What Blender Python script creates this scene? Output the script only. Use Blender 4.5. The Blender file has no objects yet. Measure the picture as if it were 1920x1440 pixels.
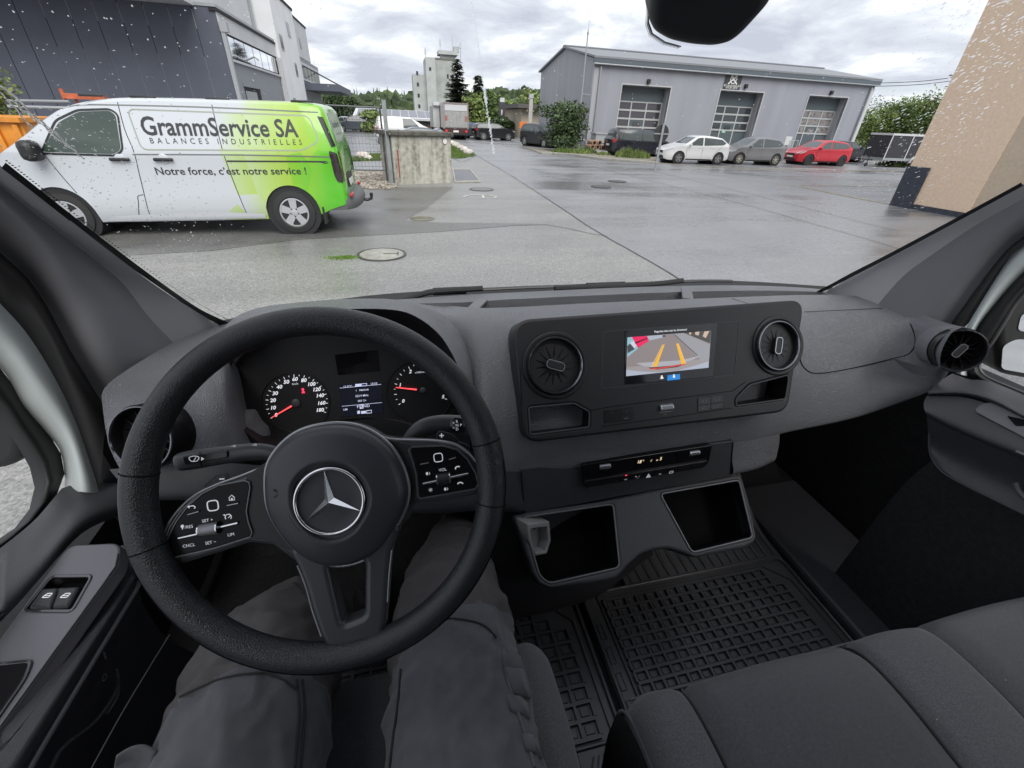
import bpy, bmesh, math, random
from mathutils import Vector, Matrix
from mathutils.bvhtree import BVHTree
random.seed(7)
scene = bpy.context.scene
col = scene.collection
R = math.radians

# ------------------------------------------------------------------ camera, sky, sun, exposure
CAM_H = 1.8
FPX, PITCH, ROLL, YAW = 800.0, R(31.7), R(2.5), R(14)
_fh = Vector((math.sin(YAW), math.cos(YAW), 0)); _r0 = Vector((math.cos(YAW), -math.sin(YAW), 0)); _z = Vector((0, 0, 1))
CF = _fh*math.cos(PITCH) - _z*math.sin(PITCH)
_u0 = _fh*math.sin(PITCH) + _z*math.cos(PITCH)
CR = _r0*math.cos(ROLL) + _u0*math.sin(ROLL)
CU = _u0*math.cos(ROLL) - _r0*math.sin(ROLL)
CO = Vector((0, 0, CAM_H))
cam_data = bpy.data.cameras.new('camera'); cam = bpy.data.objects.new('camera', cam_data); col.objects.link(cam)
cam.matrix_world = Matrix(((CR.x, CU.x, -CF.x, 0), (CR.y, CU.y, -CF.y, 0), (CR.z, CU.z, -CF.z, CAM_H), (0, 0, 0, 1)))
cam_data.sensor_width = 36.0; cam_data.lens = 36.0*FPX/1920.0
cam_data.clip_start = 0.01; cam_data.clip_end = 3000
scene.camera = cam

SUN_EL, SUN_ROT = R(50), R(172)
world = bpy.data.worlds.new('World'); scene.world = world; world.use_nodes = True
wn, wl = world.node_tree.nodes, world.node_tree.links
wn.clear()
def wnode(t, **k):
    n = wn.new(t)
    for a, b in k.items(): setattr(n, a, b)
    return n
w_out = wnode('ShaderNodeOutputWorld'); w_bg = wnode('ShaderNodeBackground'); w_bg.inputs['Strength'].default_value = 0.080
w_sky = wnode('ShaderNodeTexSky', sky_type='NISHITA', sun_disc=False, sun_elevation=SUN_EL, sun_rotation=SUN_ROT)
w_tc = wnode('ShaderNodeTexCoord'); w_sep = wnode('ShaderNodeSeparateXYZ')
wl.new(w_tc.outputs['Generated'], w_sep.inputs[0])
def wmath(op, a, b=None, clamp=False):
    n = wnode('ShaderNodeMath', operation=op, use_clamp=clamp)
    for i, v in enumerate((a, b)):
        if v is None: continue
        if isinstance(v, (int, float)): n.inputs[i].default_value = v
        else: wl.new(v, n.inputs[i])
    return n.outputs[0]
_zc = wmath('ADD', wmath('MAXIMUM', w_sep.outputs[2], 0.0), 0.16)     # project the cloud deck onto a high flat layer
w_cmb = wnode('ShaderNodeCombineXYZ')
wl.new(wmath('DIVIDE', w_sep.outputs[0], _zc), w_cmb.inputs[0]); wl.new(wmath('DIVIDE', w_sep.outputs[1], _zc), w_cmb.inputs[1])
w_n1 = wnode('ShaderNodeTexNoise'); w_n1.inputs['Scale'].default_value = 1.25; w_n1.inputs['Detail'].default_value = 9; w_n1.inputs['Roughness'].default_value = .58
w_n1.inputs['Distortion'].default_value = .35
w_n2 = wnode('ShaderNodeTexNoise'); w_n2.inputs['Scale'].default_value = .55; w_n2.inputs['Detail'].default_value = 4
wl.new(w_cmb.outputs[0], w_n1.inputs['Vector']); wl.new(w_cmb.outputs[0], w_n2.inputs['Vector'])
w_r1 = wnode('ShaderNodeValToRGB')
_e = w_r1.color_ramp.elements
_e[0].position = .36; _e[0].color = (2.9, 3.05, 3.55, 1)
_e[1].position = .74; _e[1].color = (6.9, 6.95, 7.0, 1)
_m = w_r1.color_ramp.elements.new(.50); _m.color = (4.0, 4.15, 4.55, 1)
_m = w_r1.color_ramp.elements.new(.60); _m.color = (5.5, 5.6, 5.8, 1)
wl.new(w_n1.outputs['Fac'], w_r1.inputs[0])
w_hole = wnode('ShaderNodeMapRange'); w_hole.inputs['From Min'].default_value = .60; w_hole.inputs['From Max'].default_value = .72
wl.new(w_n2.outputs['Fac'], w_hole.inputs['Value'])
w_mix = wnode('ShaderNodeMix', data_type='RGBA')
wl.new(wmath('MULTIPLY', w_hole.outputs[0], .45), w_mix.inputs[0]); wl.new(w_r1.outputs[0], w_mix.inputs[6]); wl.new(w_sky.outputs[0], w_mix.inputs[7])
wl.new(w_mix.outputs[2], w_bg.inputs['Color']); wl.new(w_bg.outputs[0], w_out.inputs[0])

sun_data = bpy.data.lights.new('sun', 'SUN'); sun_data.energy = 1.3; sun_data.angle = R(50); sun_data.color = (1, .96, .9)
sun = bpy.data.objects.new('sun', sun_data); col.objects.link(sun)
_sd = Vector((math.sin(SUN_ROT)*math.cos(SUN_EL), math.cos(SUN_ROT)*math.cos(SUN_EL), math.sin(SUN_EL)))
sun.rotation_euler = _sd.to_track_quat('Z', 'Y').to_euler()
vs = scene.view_settings
vs.view_transform = 'Standard'; vs.look = 'None'; vs.gamma = 1; vs.use_curve_mapping = False; vs.exposure = 1.45
scene.cycles.max_bounces = 8; scene.cycles.transparent_max_bounces = 16; scene.cycles.caustics_reflective = False; scene.cycles.caustics_refractive = False
scene.cycles.use_denoising = True

# ------------------------------------------------------------------ measured points: a pixel of the photograph turned into a place in the world
def ray(px, py): return CF + CR*((px-960)/FPX) + CU*((720-py)/FPX)
def P(px, py, X=None, Y=None, Z=None):
    d = ray(px, py)
    t = X/d.x if X is not None else (Y/d.y if Y is not None else (Z-CAM_H)/d.z)
    return CO + d*t

class Frame:
    """A flat working plane in the world: origin, right, up, normal."""
    def __init__(s, o, ex, ey):
        s.o = Vector(o); s.ex = Vector(ex).normalized(); s.n = s.ex.cross(Vector(ey)).normalized(); s.ey = s.n.cross(s.ex)
    def w(s, u, v, h=0.0): return s.o + s.ex*u + s.ey*v + s.n*h
    def pix(s, px, py, h=0.0):
        d = ray(px, py); o = s.o + s.n*h
        t = (o-CO).dot(s.n)/d.dot(s.n); q = CO + d*t - s.o
        return (q.dot(s.ex), q.dot(s.ey))
    def pts(s, pp, h=0.0): return [s.pix(a, b, h) for a, b in pp]
    def m(s):
        return Matrix(((s.ex.x, s.ey.x, s.n.x, s.o.x), (s.ex.y, s.ey.y, s.n.y, s.o.y), (s.ex.z, s.ey.z, s.n.z, s.o.z), (0, 0, 0, 1)))

# ------------------------------------------------------------------ materials
MATS = {}
def mat(name, color=(.5, .5, .5), rough=.5, metal=0.0, spec=.5, noise=None, bump=None, emit=None, coat=0.0, sheen=0.0):
    """noise=(scale, amount, detail) mottles the colour; bump=(scale, strength, kind)."""
    if name in MATS: return MATS[name]
    m = bpy.data.materials.new(name); m.use_nodes = True; nt = m.node_tree; b = nt.nodes['Principled BSDF']
    b.inputs['Base Color'].default_value = (*color, 1); b.inputs['Roughness'].default_value = rough; b.inputs['Metallic'].default_value = metal
    b.inputs['Specular IOR Level'].default_value = spec
    if coat: b.inputs['Coat Weight'].default_value = coat; b.inputs['Coat Roughness'].default_value = .05
    if sheen: b.inputs['Sheen Weight'].default_value = sheen; b.inputs['Sheen Roughness'].default_value = .5
    if emit: b.inputs['Emission Color'].default_value = (*emit[0], 1); b.inputs['Emission Strength'].default_value = emit[1]
    tc = nt.nodes.new('ShaderNodeTexCoord')
    if noise:
        n = nt.nodes.new('ShaderNodeTexNoise'); n.inputs['Scale'].default_value = noise[0]; n.inputs['Detail'].default_value = noise[2] if len(noise) > 2 else 4
        nt.links.new(tc.outputs['Object'], n.inputs['Vector'])
        mr = nt.nodes.new('ShaderNodeMapRange'); mr.inputs['From Min'].default_value = .3; mr.inputs['From Max'].default_value = .7
        mr.inputs['To Min'].default_value = 1-noise[1]; mr.inputs['To Max'].default_value = 1+noise[1]
        nt.links.new(n.outputs['Fac'], mr.inputs['Value'])
        mx = nt.nodes.new('ShaderNodeMix'); mx.data_type = 'RGBA'; mx.blend_type = 'MULTIPLY'; mx.inputs[0].default_value = 1
        mx.inputs[6].default_value = (*color, 1); nt.links.new(mr.outputs[0], mx.inputs[7]); nt.links.new(mx.outputs[2], b.inputs['Base Color'])
    if bump:
        kind = bump[2] if len(bump) > 2 else 'noise'
        if kind == 'leather':
            n = nt.nodes.new('ShaderNodeTexVoronoi'); n.feature = 'DISTANCE_TO_EDGE'; out = n.outputs['Distance']
            mp = nt.nodes.new('ShaderNodeMapRange'); mp.inputs['From Max'].default_value = .25; nt.links.new(out, mp.inputs['Value']); out = mp.outputs[0]
        elif kind == 'weave':
            n = nt.nodes.new('ShaderNodeTexWave'); n.bands_direction = 'DIAGONAL'; n.inputs['Distortion'].default_value = .6; n.inputs['Detail'].default_value = 1; out = n.outputs['Fac']
        else:
            n = nt.nodes.new('ShaderNodeTexNoise'); n.inputs['Detail'].default_value = 3; out = n.outputs['Fac']
        n.inputs['Scale'].default_value = bump[0]; nt.links.new(tc.outputs['Object'], n.inputs['Vector'])
        bp = nt.nodes.new('ShaderNodeBump'); bp.inputs['Strength'].default_value = bump[1]; bp.inputs['Distance'].default_value = bump[3] if len(bump) > 3 else .001
        nt.links.new(out, bp.inputs['Height']); nt.links.new(bp.outputs[0], b.inputs['Normal'])
    MATS[name] = m
    return m

# ------------------------------------------------------------------ objects
ROOT = {}
def tag(o, label=None, cat=None, group=None, kind=None):
    if label: o['label'] = label
    if cat: o['category'] = cat
    if group: o['group'] = group
    if kind: o['kind'] = kind
    return o
def thing(name, label, cat, loc=(0, 0, 0), rz=0.0, group=None):
    o = bpy.data.objects.new(name, None); col.objects.link(o); o.empty_display_size = .2
    o.location = loc; o.rotation_euler = (0, 0, rz)
    ROOT[o] = Matrix.Translation(Vector(loc)) @ Matrix.Rotation(rz, 4, 'Z')
    return tag(o, label, cat, group)
def link_mesh(name, me, m, parent=None, smooth=True, local=False):
    """Mesh data in world coordinates (or in the thing's own when local) becomes one object."""
    o = bpy.data.objects.new(name, me); col.objects.link(o)
    if parent is not None:
        M = ROOT[parent]
        if not local: me.transform(M.inverted())
        o.parent = parent; ROOT[o] = M
    else: ROOT[o] = Matrix()
    if m is not None:
        me.materials.clear()
        for k in (m if isinstance(m, (list, tuple)) else [m]): me.materials.append(k)
    if smooth:
        me.shade_smooth() if smooth is True else None
        if smooth is not True:
            for p in me.polygons: p.use_smooth = True
            me.set_sharp_from_angle(angle=R(smooth))
    me.update()
    return o
def copy_tree(o, parent=None):
    c = o.copy(); col.objects.link(c); c.parent = parent
    for ch in [k for k in bpy.data.objects if k.parent == o]: copy_tree(ch, c)
    return c

class MB:
    def __init__(s): s.v = []; s.f = []; s.mi = []
    def add(s, vs, fs, mi=0):
        k = len(s.v); s.v += [tuple(q) for q in vs]; s.f += [tuple(i+k for i in f) for f in fs]; s.mi += [mi]*len(fs)
        return s
    def box(s, c, d, M=None, mi=0, taper=1.0):
        x, y, z = (k/2 for k in d); c = Vector(c)
        vs = [Vector((a*x*(taper if e > 0 else 1), b*y*(taper if e > 0 else 1), e*z)) for e in (-1, 1) for b in (-1, 1) for a in (-1, 1)]
        vs = [c + (M @ q if M else q) for q in vs]
        return s.add(vs, [(0, 2, 3, 1), (4, 5, 7, 6), (0, 1, 5, 4), (1, 3, 7, 5), (3, 2, 6, 7), (2, 0, 4, 6)], mi)
    def boxw(s, lo, hi, fr=None, mi=0):
        c = [(a+b)/2 for a, b in zip(lo, hi)]; d = [b-a for a, b in zip(lo, hi)]
        k = len(s.v); s.box(c, d, None, mi)
        if fr: s.v[k:] = [tuple(fr.w(*q)) for q in s.v[k:]]
        return s
    def tube(s, path, r, n=10, caps=True, mi=0, closed=False, flat=1.0, up=None):
        path = [Vector(p) for p in path]; N = len(path)
        rs = r if isinstance(r, (list, tuple)) else [r]*N
        vs = []; prev = None
        for i, p in enumerate(path):
            if closed: t = path[(i+1) % N]-path[i-1]
            else: t = path[min(i+1, N-1)]-path[max(i-1, 0)]
            t.normalize()
            if prev is None:
                a = Vector(up) if up else (Vector((0, 0, 1)) if abs(t.z) < .9 else Vector((1, 0, 0)))
                x = t.cross(a).normalized()
            else: x = (prev - t*prev.dot(t)).normalized()
            prev = x; y = t.cross(x)
            for k in range(n):
                an = 2*math.pi*k/n; vs.append(p + x*(rs[i]*math.cos(an)) + y*(rs[i]*flat*math.sin(an)))
        fs = []
        for i in range(N if closed else N-1):
            a, b = i*n, ((i+1) % N)*n
            for k in range(n): fs.append((a+k, a+(k+1) % n, b+(k+1) % n, b+k))
        if caps and not closed: fs += [tuple(range(n-1, -1, -1)), tuple((N-1)*n+k for k in range(n))]
        return s.add(vs, fs, mi)
    def lathe(s, prof, fr, n=32, mi=0, closed=False, caps=True):
        """prof: list of (radius, height along the frame's normal)."""
        vs = []
        for r, h in prof:
            for k in range(n):
                a = 2*math.pi*k/n; vs.append(fr.w(r*math.cos(a), r*math.sin(a), h))
        fs = []
        L = len(prof)
        for i in range(L if closed else L-1):
            a, b = i*n, ((i+1) % L)*n
            for k in range(n): fs.append((a+k, a+(k+1) % n, b+(k+1) % n, b+k))
        if not closed and caps:
            if prof[0][0] > 1e-6: fs.append(tuple(range(n-1, -1, -1)))
            if prof[-1][0] > 1e-6: fs.append(tuple((L-1)*n+k for k in range(n)))
        return s.add(vs, fs, mi)
    def grid(s, rows, mi=0, closed_u=False, closed_v=False):
        nr, nc = len(rows), len(rows[0]); vs = [q for r in rows for q in r]; fs = []
        for i in range(nr if closed_v else nr-1):
            for j in range(nc if closed_u else nc-1):
                fs.append((i*nc+j, i*nc+(j+1) % nc, ((i+1) % nr)*nc+(j+1) % nc, ((i+1) % nr)*nc+j))
        return s.add(vs, fs, mi)
    def poly(s, pts, mi=0): return s.add(pts, [tuple(range(len(pts)))], mi)
    def prism(s, pts, fr, h0, h1, mi=0):
        n = len(pts); vs = [fr.w(a, b, h0) for a, b in pts] + [fr.w(a, b, h1) for a, b in pts]
        fs = [tuple(range(n-1, -1, -1)), tuple(range(n, 2*n))] + [(i, (i+1) % n, n+(i+1) % n, n+i) for i in range(n)]
        return s.add(vs, fs, mi)
    def mesh(s, name='m'):
        me = bpy.data.meshes.new(name); me.from_pydata(s.v, [], s.f); me.update()
        if any(s.mi): me.polygons.foreach_set('material_index', s.mi)
        return me
    def build(s, name, m, parent=None, smooth=40, fix=True, local=False, solid=0.0, bevel=0.0, sub=0):
        me = s.mesh(name)
        if fix:
            bm = bmesh.new(); bm.from_mesh(me); bmesh.ops.remove_doubles(bm, verts=bm.verts, dist=1e-6); bmesh.ops.recalc_face_normals(bm, faces=bm.faces); bm.to_mesh(me); bm.free()
        o = link_mesh(name, me, m, parent, smooth, local)
        if bevel:
            b = o.modifiers.new('bevel', 'BEVEL'); b.width = bevel; b.segments = 2; b.limit_method = 'ANGLE'; b.angle_limit = R(40)
        if sub:
            b = o.modifiers.new('sub', 'SUBSURF'); b.levels = b.render_levels = sub
        if solid:
            b = o.modifiers.new('solid', 'SOLIDIFY'); b.thickness = solid; b.offset = -1
        return o

def cr(pts, n, closed=False):
    """Catmull-Rom through the points, n steps per span."""
    pts = [Vector(p) for p in pts]; N = len(pts); out = []
    for i in range(N if closed else N-1):
        if closed: a, b, c, d = pts[i-1], pts[i], pts[(i+1) % N], pts[(i+2) % N]
        else: a, b, c, d = pts[max(i-1, 0)], pts[i], pts[i+1], pts[min(i+2, N-1)]
        for k in range(n):
            t = k/n
            out.append(.5*((2*b)+(c-a)*t+(2*a-5*b+4*c-d)*t*t+(3*b-a-3*c+d)*t**3))
    if not closed: out.append(pts[-1])
    return out
def surf(rows, nu=4, nv=4):
    """Smooth surface through a net of control points."""
    rr = [cr(r, nu) for r in rows]
    cols = [cr([r[j] for r in rr], nv) for j in range(len(rr[0]))]
    return [[c[i] for c in cols] for i in range(len(cols[0]))]
def rpoly(pts, r, n=5):
    """Polygon with rounded corners; r one radius or one per corner."""
    N = len(pts); out = []
    rs = r if isinstance(r, (list, tuple)) else [r]*N
    for i in range(N):
        p = Vector(pts[i]).to_2d(); a = Vector(pts[i-1]).to_2d()-p; b = Vector(pts[(i+1) % N]).to_2d()-p
        d = min(rs[i], a.length*.49, b.length*.49)
        if d < 1e-6: out.append(tuple(p)); continue
        A = p+a.normalized()*d; B = p+b.normalized()*d
        for k in range(n+1):
            t = k/n; out.append(tuple(A*(1-t)**2+p*2*t*(1-t)+B*t*t))
    return out
def ell(cx, cy, rx, ry=None, n=32, a0=0, a1=360):
    ry = rx if ry is None else ry
    full = abs(a1-a0) >= 360
    return [(cx+rx*math.cos(R(a0+(a1-a0)*k/(n if full else n-1))), cy+ry*math.sin(R(a0+(a1-a0)*k/(n if full else n-1)))) for k in range(n)]
def curve_mesh(loops, h0, h1, bevel=0.0, seg=2):
    """Filled 2D outline with holes, from height h0 to h1 with rounded edges, as a mesh in plane coordinates."""
    cu = bpy.data.curves.new('c', 'CURVE'); cu.dimensions = '2D'; cu.fill_mode = 'BOTH'
    half = abs(h1-h0)/2; bevel = min(bevel, half*.98)
    cu.extrude = max(half-bevel, 0); cu.bevel_depth = bevel; cu.bevel_resolution = seg; cu.offset = -bevel
    for lp in loops:
        sp = cu.splines.new('POLY'); sp.points.add(len(lp)-1); sp.use_cyclic_u = True
        for i, q in enumerate(lp): sp.points[i].co = (q[0], q[1], 0, 1)
    ob = bpy.data.objects.new('c', cu); me = bpy.data.meshes.new_from_object(ob)
    bpy.data.objects.remove(ob); bpy.data.curves.remove(cu)
    me.transform(Matrix.Translation((0, 0, (h0+h1)/2)))
    return me
def plate(name, loops, fr, h0, h1, m, parent=None, bevel=0.0, smooth=35, seg=2, local=False):
    if loops and not isinstance(loops[0][0], (tuple, list, Vector)): loops = [loops]
    me = curve_mesh(loops, h0, h1, bevel, seg); me.transform(fr.m())
    o = link_mesh(name, me, m, parent, smooth, local)
    if bevel and smooth: k = o.modifiers.new('wn', 'WEIGHTED_NORMAL'); k.keep_sharp = True
    return o
def text_mesh(s, size, bold=0.0, align='CENTER', shear=0.0, spacing=1.0, depth=0.0, res=3, sx=1.0):
    cu = bpy.data.curves.new('t', 'FONT'); cu.body = s; cu.size = size; cu.align_x = align; cu.align_y = 'CENTER'; cu.offset = bold*size; cu.shear = shear
    cu.space_character = spacing; cu.extrude = depth; cu.resolution_u = res
    ob = bpy.data.objects.new('t', cu); me = bpy.data.meshes.new_from_object(ob); bpy.data.objects.remove(ob); bpy.data.curves.remove(cu)
    if sx != 1: me.transform(Matrix.Diagonal((sx, 1, 1, 1)))
    return me
def write(name, s, fr, u, v, size, m, parent, h=.0004, bold=0.0, align='CENTER', rot=0.0, shear=0.0, spacing=1.0, sx=1.0, depth=0.0):
    me = text_mesh(s, size, bold, align, shear, spacing, depth, sx=sx)
    me.transform(Matrix.Translation((u, v, h)) @ Matrix.Rotation(rot, 4, 'Z')); me.transform(fr.m())
    return link_mesh(name, me, m, parent, False)
def subdiv_long(me, s, it=4):
    bm = bmesh.new(); bm.from_mesh(me)
    bmesh.ops.triangulate(bm, faces=bm.faces)
    for _ in range(it):
        ed = [e for e in bm.edges if e.calc_length() > s]
        if not ed: break
        bmesh.ops.subdivide_edges(bm, edges=ed, cuts=1); bmesh.ops.triangulate(bm, faces=bm.faces)
    bm.to_mesh(me); bm.free(); return me
def decal_mesh(me, fr, bvh, off, s=.12, thick=0.0):
    """Lay a flat outline (plane coordinates) onto a body by casting along the frame's normal."""
    subdiv_long(me, s)
    bad = []
    for i, v in enumerate(me.vertices):
        o = fr.w(v.co.x, v.co.y, 0); hit = bvh.ray_cast(o, -fr.n)
        if hit[0] is None: bad.append(i); v.co = o
        else: v.co = hit[0] + (hit[1] if hit[1].dot(fr.n) > 0 else -hit[1])*(off+v.co.z)
    if bad:
        bm = bmesh.new(); bm.from_mesh(me); bm.verts.ensure_lookup_table()
        bmesh.ops.delete(bm, geom=[bm.verts[i] for i in bad], context='VERTS'); bm.to_mesh(me); bm.free()
    return me
def decal(name, loops, fr, bvh, m, parent, off=.004, s=.12, smooth=True, local=False):
    if not isinstance(loops[0][0], (tuple, list, Vector)): loops = [loops]
    me = decal_mesh(curve_mesh(loops, 0, 0), fr, bvh, off, s)
    return link_mesh(name, me, m, parent, smooth, local)
def band(path, w, closed=False):
    """Outline of a thin strip of width w along a 2D path."""
    pts = [Vector(p).to_2d() for p in path]; N = len(pts); L = []; Rr = []
    for i, p in enumerate(pts):
        t = (pts[(i+1) % N]-pts[i-1]) if closed else (pts[min(i+1, N-1)]-pts[max(i-1, 0)])
        t.normalize(); nn = Vector((-t.y, t.x))*(w/2); L.append(tuple(p+nn)); Rr.append(tuple(p-nn))
    return [L, Rr] if closed else [L+Rr[::-1]]
def bvh_of(o):
    me = o.data; M = ROOT[o]
    return BVHTree.FromPolygons([M @ v.co for v in me.vertices], [tuple(p.vertices) for p in me.polygons])
def interp(tab, x):
    if x <= tab[0][0]: return tab[0][1]
    for (a, p), (b, q) in zip(tab, tab[1:]):
        if x <= b: return p+(q-p)*(x-a)/(b-a)
    return tab[-1][1]
def smoothtab(tab, x):
    """Catmull-Rom through a table."""
    if x <= tab[0][0]: return tab[0][1]
    for i in range(len(tab)-1):
        if x <= tab[i+1][0]:
            (x0, p0), (x1, p1) = tab[i], tab[i+1]
            m0 = (p1-tab[i-1][1])/(x1-tab[i-1][0]) if i > 0 else (p1-p0)/(x1-x0)
            m1 = (tab[i+2][1]-p0)/(tab[i+2][0]-x0) if i+2 < len(tab) else (p1-p0)/(x1-x0)
            h = x1-x0; t = (x-x0)/h
            return (2*t**3-3*t*t+1)*p0+(t**3-2*t*t+t)*h*m0+(-2*t**3+3*t*t)*p1+(t**3-t*t)*h*m1
    return tab[-1][1]
GROUND = Frame((0, 0, 0), (1, 0, 0), (0, 1, 0))

# ================================================================== GROUND
def node_mat(name):
    m = bpy.data.materials.new(name); m.use_nodes = True; MATS[name] = m
    return m, m.node_tree.nodes, m.node_tree.links, m.node_tree.nodes['Principled BSDF']
def asphalt(name, c0, c1, wet, scale=1.0):
    """Wet coarse asphalt: stone grain, damp and dry patches that change colour and gloss together."""
    m, N, L, b = node_mat(name)
    tc = N.new('ShaderNodeTexCoord')
    g = N.new('ShaderNodeTexNoise'); g.inputs['Scale'].default_value = 55*scale; g.inputs['Detail'].default_value = 3; L.new(tc.outputs['Object'], g.inputs['Vector'])
    sp = N.new('ShaderNodeTexVoronoi'); sp.inputs['Scale'].default_value = 70*scale; L.new(tc.outputs['Object'], sp.inputs['Vector'])
    w = N.new('ShaderNodeTexNoise'); w.inputs['Scale'].default_value = .22; w.inputs['Detail'].default_value = 7; w.inputs['Roughness'].default_value = .62; w.inputs['Distortion'].default_value = .8
    L.new(tc.outputs['Object'], w.inputs['Vector'])
    mp = N.new('ShaderNodeMapping'); mp.inputs['Scale'].default_value = (.11, .9, 1); L.new(tc.outputs['Object'], mp.inputs['Vector'])
    w2 = N.new('ShaderNodeTexNoise'); w2.inputs['Scale'].default_value = 1.0; w2.inputs['Detail'].default_value = 6; w2.inputs['Roughness'].default_value = .6; L.new(mp.outputs[0], w2.inputs['Vector'])
    ad = N.new('ShaderNodeMath'); ad.operation = 'ADD'; L.new(w.outputs['Fac'], ad.inputs[0]); L.new(w2.outputs['Fac'], ad.inputs[1])
    wr = N.new('ShaderNodeMapRange'); wr.inputs['From Min'].default_value = .82; wr.inputs['From Max'].default_value = 1.2; L.new(ad.outputs[0], wr.inputs['Value'])
    gm = N.new('ShaderNodeMapRange'); gm.inputs['From Min'].default_value = .3; gm.inputs['From Max'].default_value = .7; L.new(g.outputs['Fac'], gm.inputs['Value'])
    cx = N.new('ShaderNodeMix'); cx.data_type = 'RGBA'; cx.inputs[6].default_value = (*c0, 1); cx.inputs[7].default_value = (*c1, 1); L.new(gm.outputs[0], cx.inputs[0])
    st = N.new('ShaderNodeMapRange'); st.inputs['From Min'].default_value = 0; st.inputs['From Max'].default_value = 1; st.inputs['To Min'].default_value = .7; st.inputs['To Max'].default_value = 1.35
    L.new(sp.outputs['Color'], st.inputs['Value'])
    m1 = N.new('ShaderNodeMix'); m1.data_type = 'RGBA'; m1.blend_type = 'MULTIPLY'; m1.inputs[0].default_value = 1; L.new(cx.outputs[2], m1.inputs[6]); L.new(st.outputs[0], m1.inputs[7])
    dr = N.new('ShaderNodeMapRange'); dr.inputs['To Min'].default_value = 1.15; dr.inputs['To Max'].default_value = .72; L.new(wr.outputs[0], dr.inputs['Value'])
    m2 = N.new('ShaderNodeMix'); m2.data_type = 'RGBA'; m2.blend_type = 'MULTIPLY'; m2.inputs[0].default_value = 1; L.new(m1.outputs[2], m2.inputs[6]); L.new(dr.outputs[0], m2.inputs[7])
    L.new(m2.outputs[2], b.inputs['Base Color'])
    rr = N.new('ShaderNodeMapRange'); rr.inputs['To Min'].default_value = .62-.2*wet; rr.inputs['To Max'].default_value = .42-.3*wet; L.new(wr.outputs[0], rr.inputs['Value']); L.new(rr.outputs[0], b.inputs['Roughness'])
    b.inputs['Specular IOR Level'].default_value = .7
    bp = N.new('ShaderNodeBump'); bp.inputs['Distance'].default_value = .01; L.new(sp.outputs['Distance'], bp.inputs['Height'])
    bs = N.new('ShaderNodeMapRange'); bs.inputs['To Min'].default_value = .35; bs.inputs['To Max'].default_value = .1; L.new(wr.outputs[0], bs.inputs['Value']); L.new(bs.outputs[0], bp.inputs['Strength'])
    L.new(bp.outputs[0], b.inputs['Normal'])
    return m
M_ROAD = asphalt('wet road asphalt', (.15, .152, .16), (.27, .272, .285), .85)
M_YARD = asphalt('coarse yard asphalt', (.145, .144, .14), (.30, .297, .288), .5)
M_DARKP = asphalt('dark asphalt patch', (.085, .084, .081), (.18, .177, .171), .5)

def sheet(name, pix, m, z, kind='structure', s=None):
    pts = [P(a, b, Z=z) for a, b in pix]
    me = curve_mesh([[(p.x, p.y) for p in pts]], 0, 0); me.transform(Matrix.Translation((0, 0, z)))
    o = link_mesh(name, me, m, None, False); o['kind'] = kind
    return o
MB().poly([(-900, -60, 0), (900, -60, 0), (900, 1500, 0), (-900, 1500, 0)]).build('ground', mat('field grass', (.07, .10, .03), .9, noise=(.05, .3)), smooth=False)['kind'] = 'structure'
o = MB().poly([(-60, -30, .004), (75, -30, .004), (75, 70, .004), (-60, 70, .004)]).build('road', M_ROAD, smooth=False); o['kind'] = 'structure'
# the yard in front of the van: lighter, coarser asphalt bounded by the long seam
sheet('yard_pavement', [(895, 293), (985, 345), (1110, 428), (1250, 506), (1500, 660), (1700, 1100), (100, 1300), (-900, 700), (-500, 420), (400, 330), (700, 355), (850, 300)], M_YARD, .008)
sheet('asphalt_patch', [(395, 470), (560, 449), (700, 441), (830, 434), (960, 423), (1030, 421), (980, 419), (820, 417), (760, 413), (800, 390), (850, 350), (700, 352), (400, 352), (-500, 385), (-500, 520)], M_DARKP, .012)
seam = MB()
def ground_line(mb, pix, w, z, jit=0.0):
    pp = [P(a, b, Z=z) for a, b in pix]; pp = cr(pp, 6)
    pp = [(p.x+random.uniform(-jit, jit), p.y+random.uniform(-jit, jit)) for p in pp]
    lp = band(pp, w)[0]; n = len(pp)
    vs = [(a, b, z) for a, b in lp]
    mb.add(vs, [(i, i+1, 2*n-2-i, 2*n-1-i) for i in range(n-1)])
M_TAR = mat('black joint tar', (.02, .02, .022), .35)
for pix, w in (([(893, 291), (940, 318), (985, 346), (1050, 388), (1110, 428), (1180, 468), (1250, 508), (1330, 560)], .024), ([(1025, 421), (1060, 427), (1110, 438), (1140, 442)], .02),
               ([(1110, 312), (1250, 346), (1400, 384), (1500, 412), (1600, 440), (1700, 470)], .022), ([(1230, 322), (1400, 362), (1560, 402), (1680, 432)], .02),
               ([(850, 296), (868, 303), (893, 291)], .03), ([(1300, 322), (1420, 340), (1500, 345)], .02)):
    ground_line(seam, pix, w, .016, .004)
o = seam.build('road_joint', M_TAR, smooth=False); o['kind'] = 'structure'
M_YEL = mat('worn yellow road paint', (.48, .36, .10), .6, noise=(6, .35)); M_WHT = mat('worn white road paint', (.62, .6, .55), .6, noise=(6, .3))
yl = MB()
ground_line(yl, [(1238, 305), (1300, 311), (1400, 316), (1500, 318), (1600, 320), (1690, 321)], .11, .016)
ground_line(yl, [(1450, 345), (1500, 350), (1590, 368), (1676, 384)], .08, .016)
ground_line(yl, [(1500, 347), (1600, 349), (1690, 350)], .07, .016)
o = yl.build('yellow_bay_line', M_YEL, smooth=False); o['kind'] = 'structure'
wl_ = MB(); ground_line(wl_, [(868, 369), (880, 366), (905, 365), (930, 368), (925, 371)], .05, .016); ground_line(wl_, [(905, 366), (907, 371)], .05, .016)
o = wl_.build('white_survey_mark', M_WHT, smooth=False); o['kind'] = 'structure'

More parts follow.
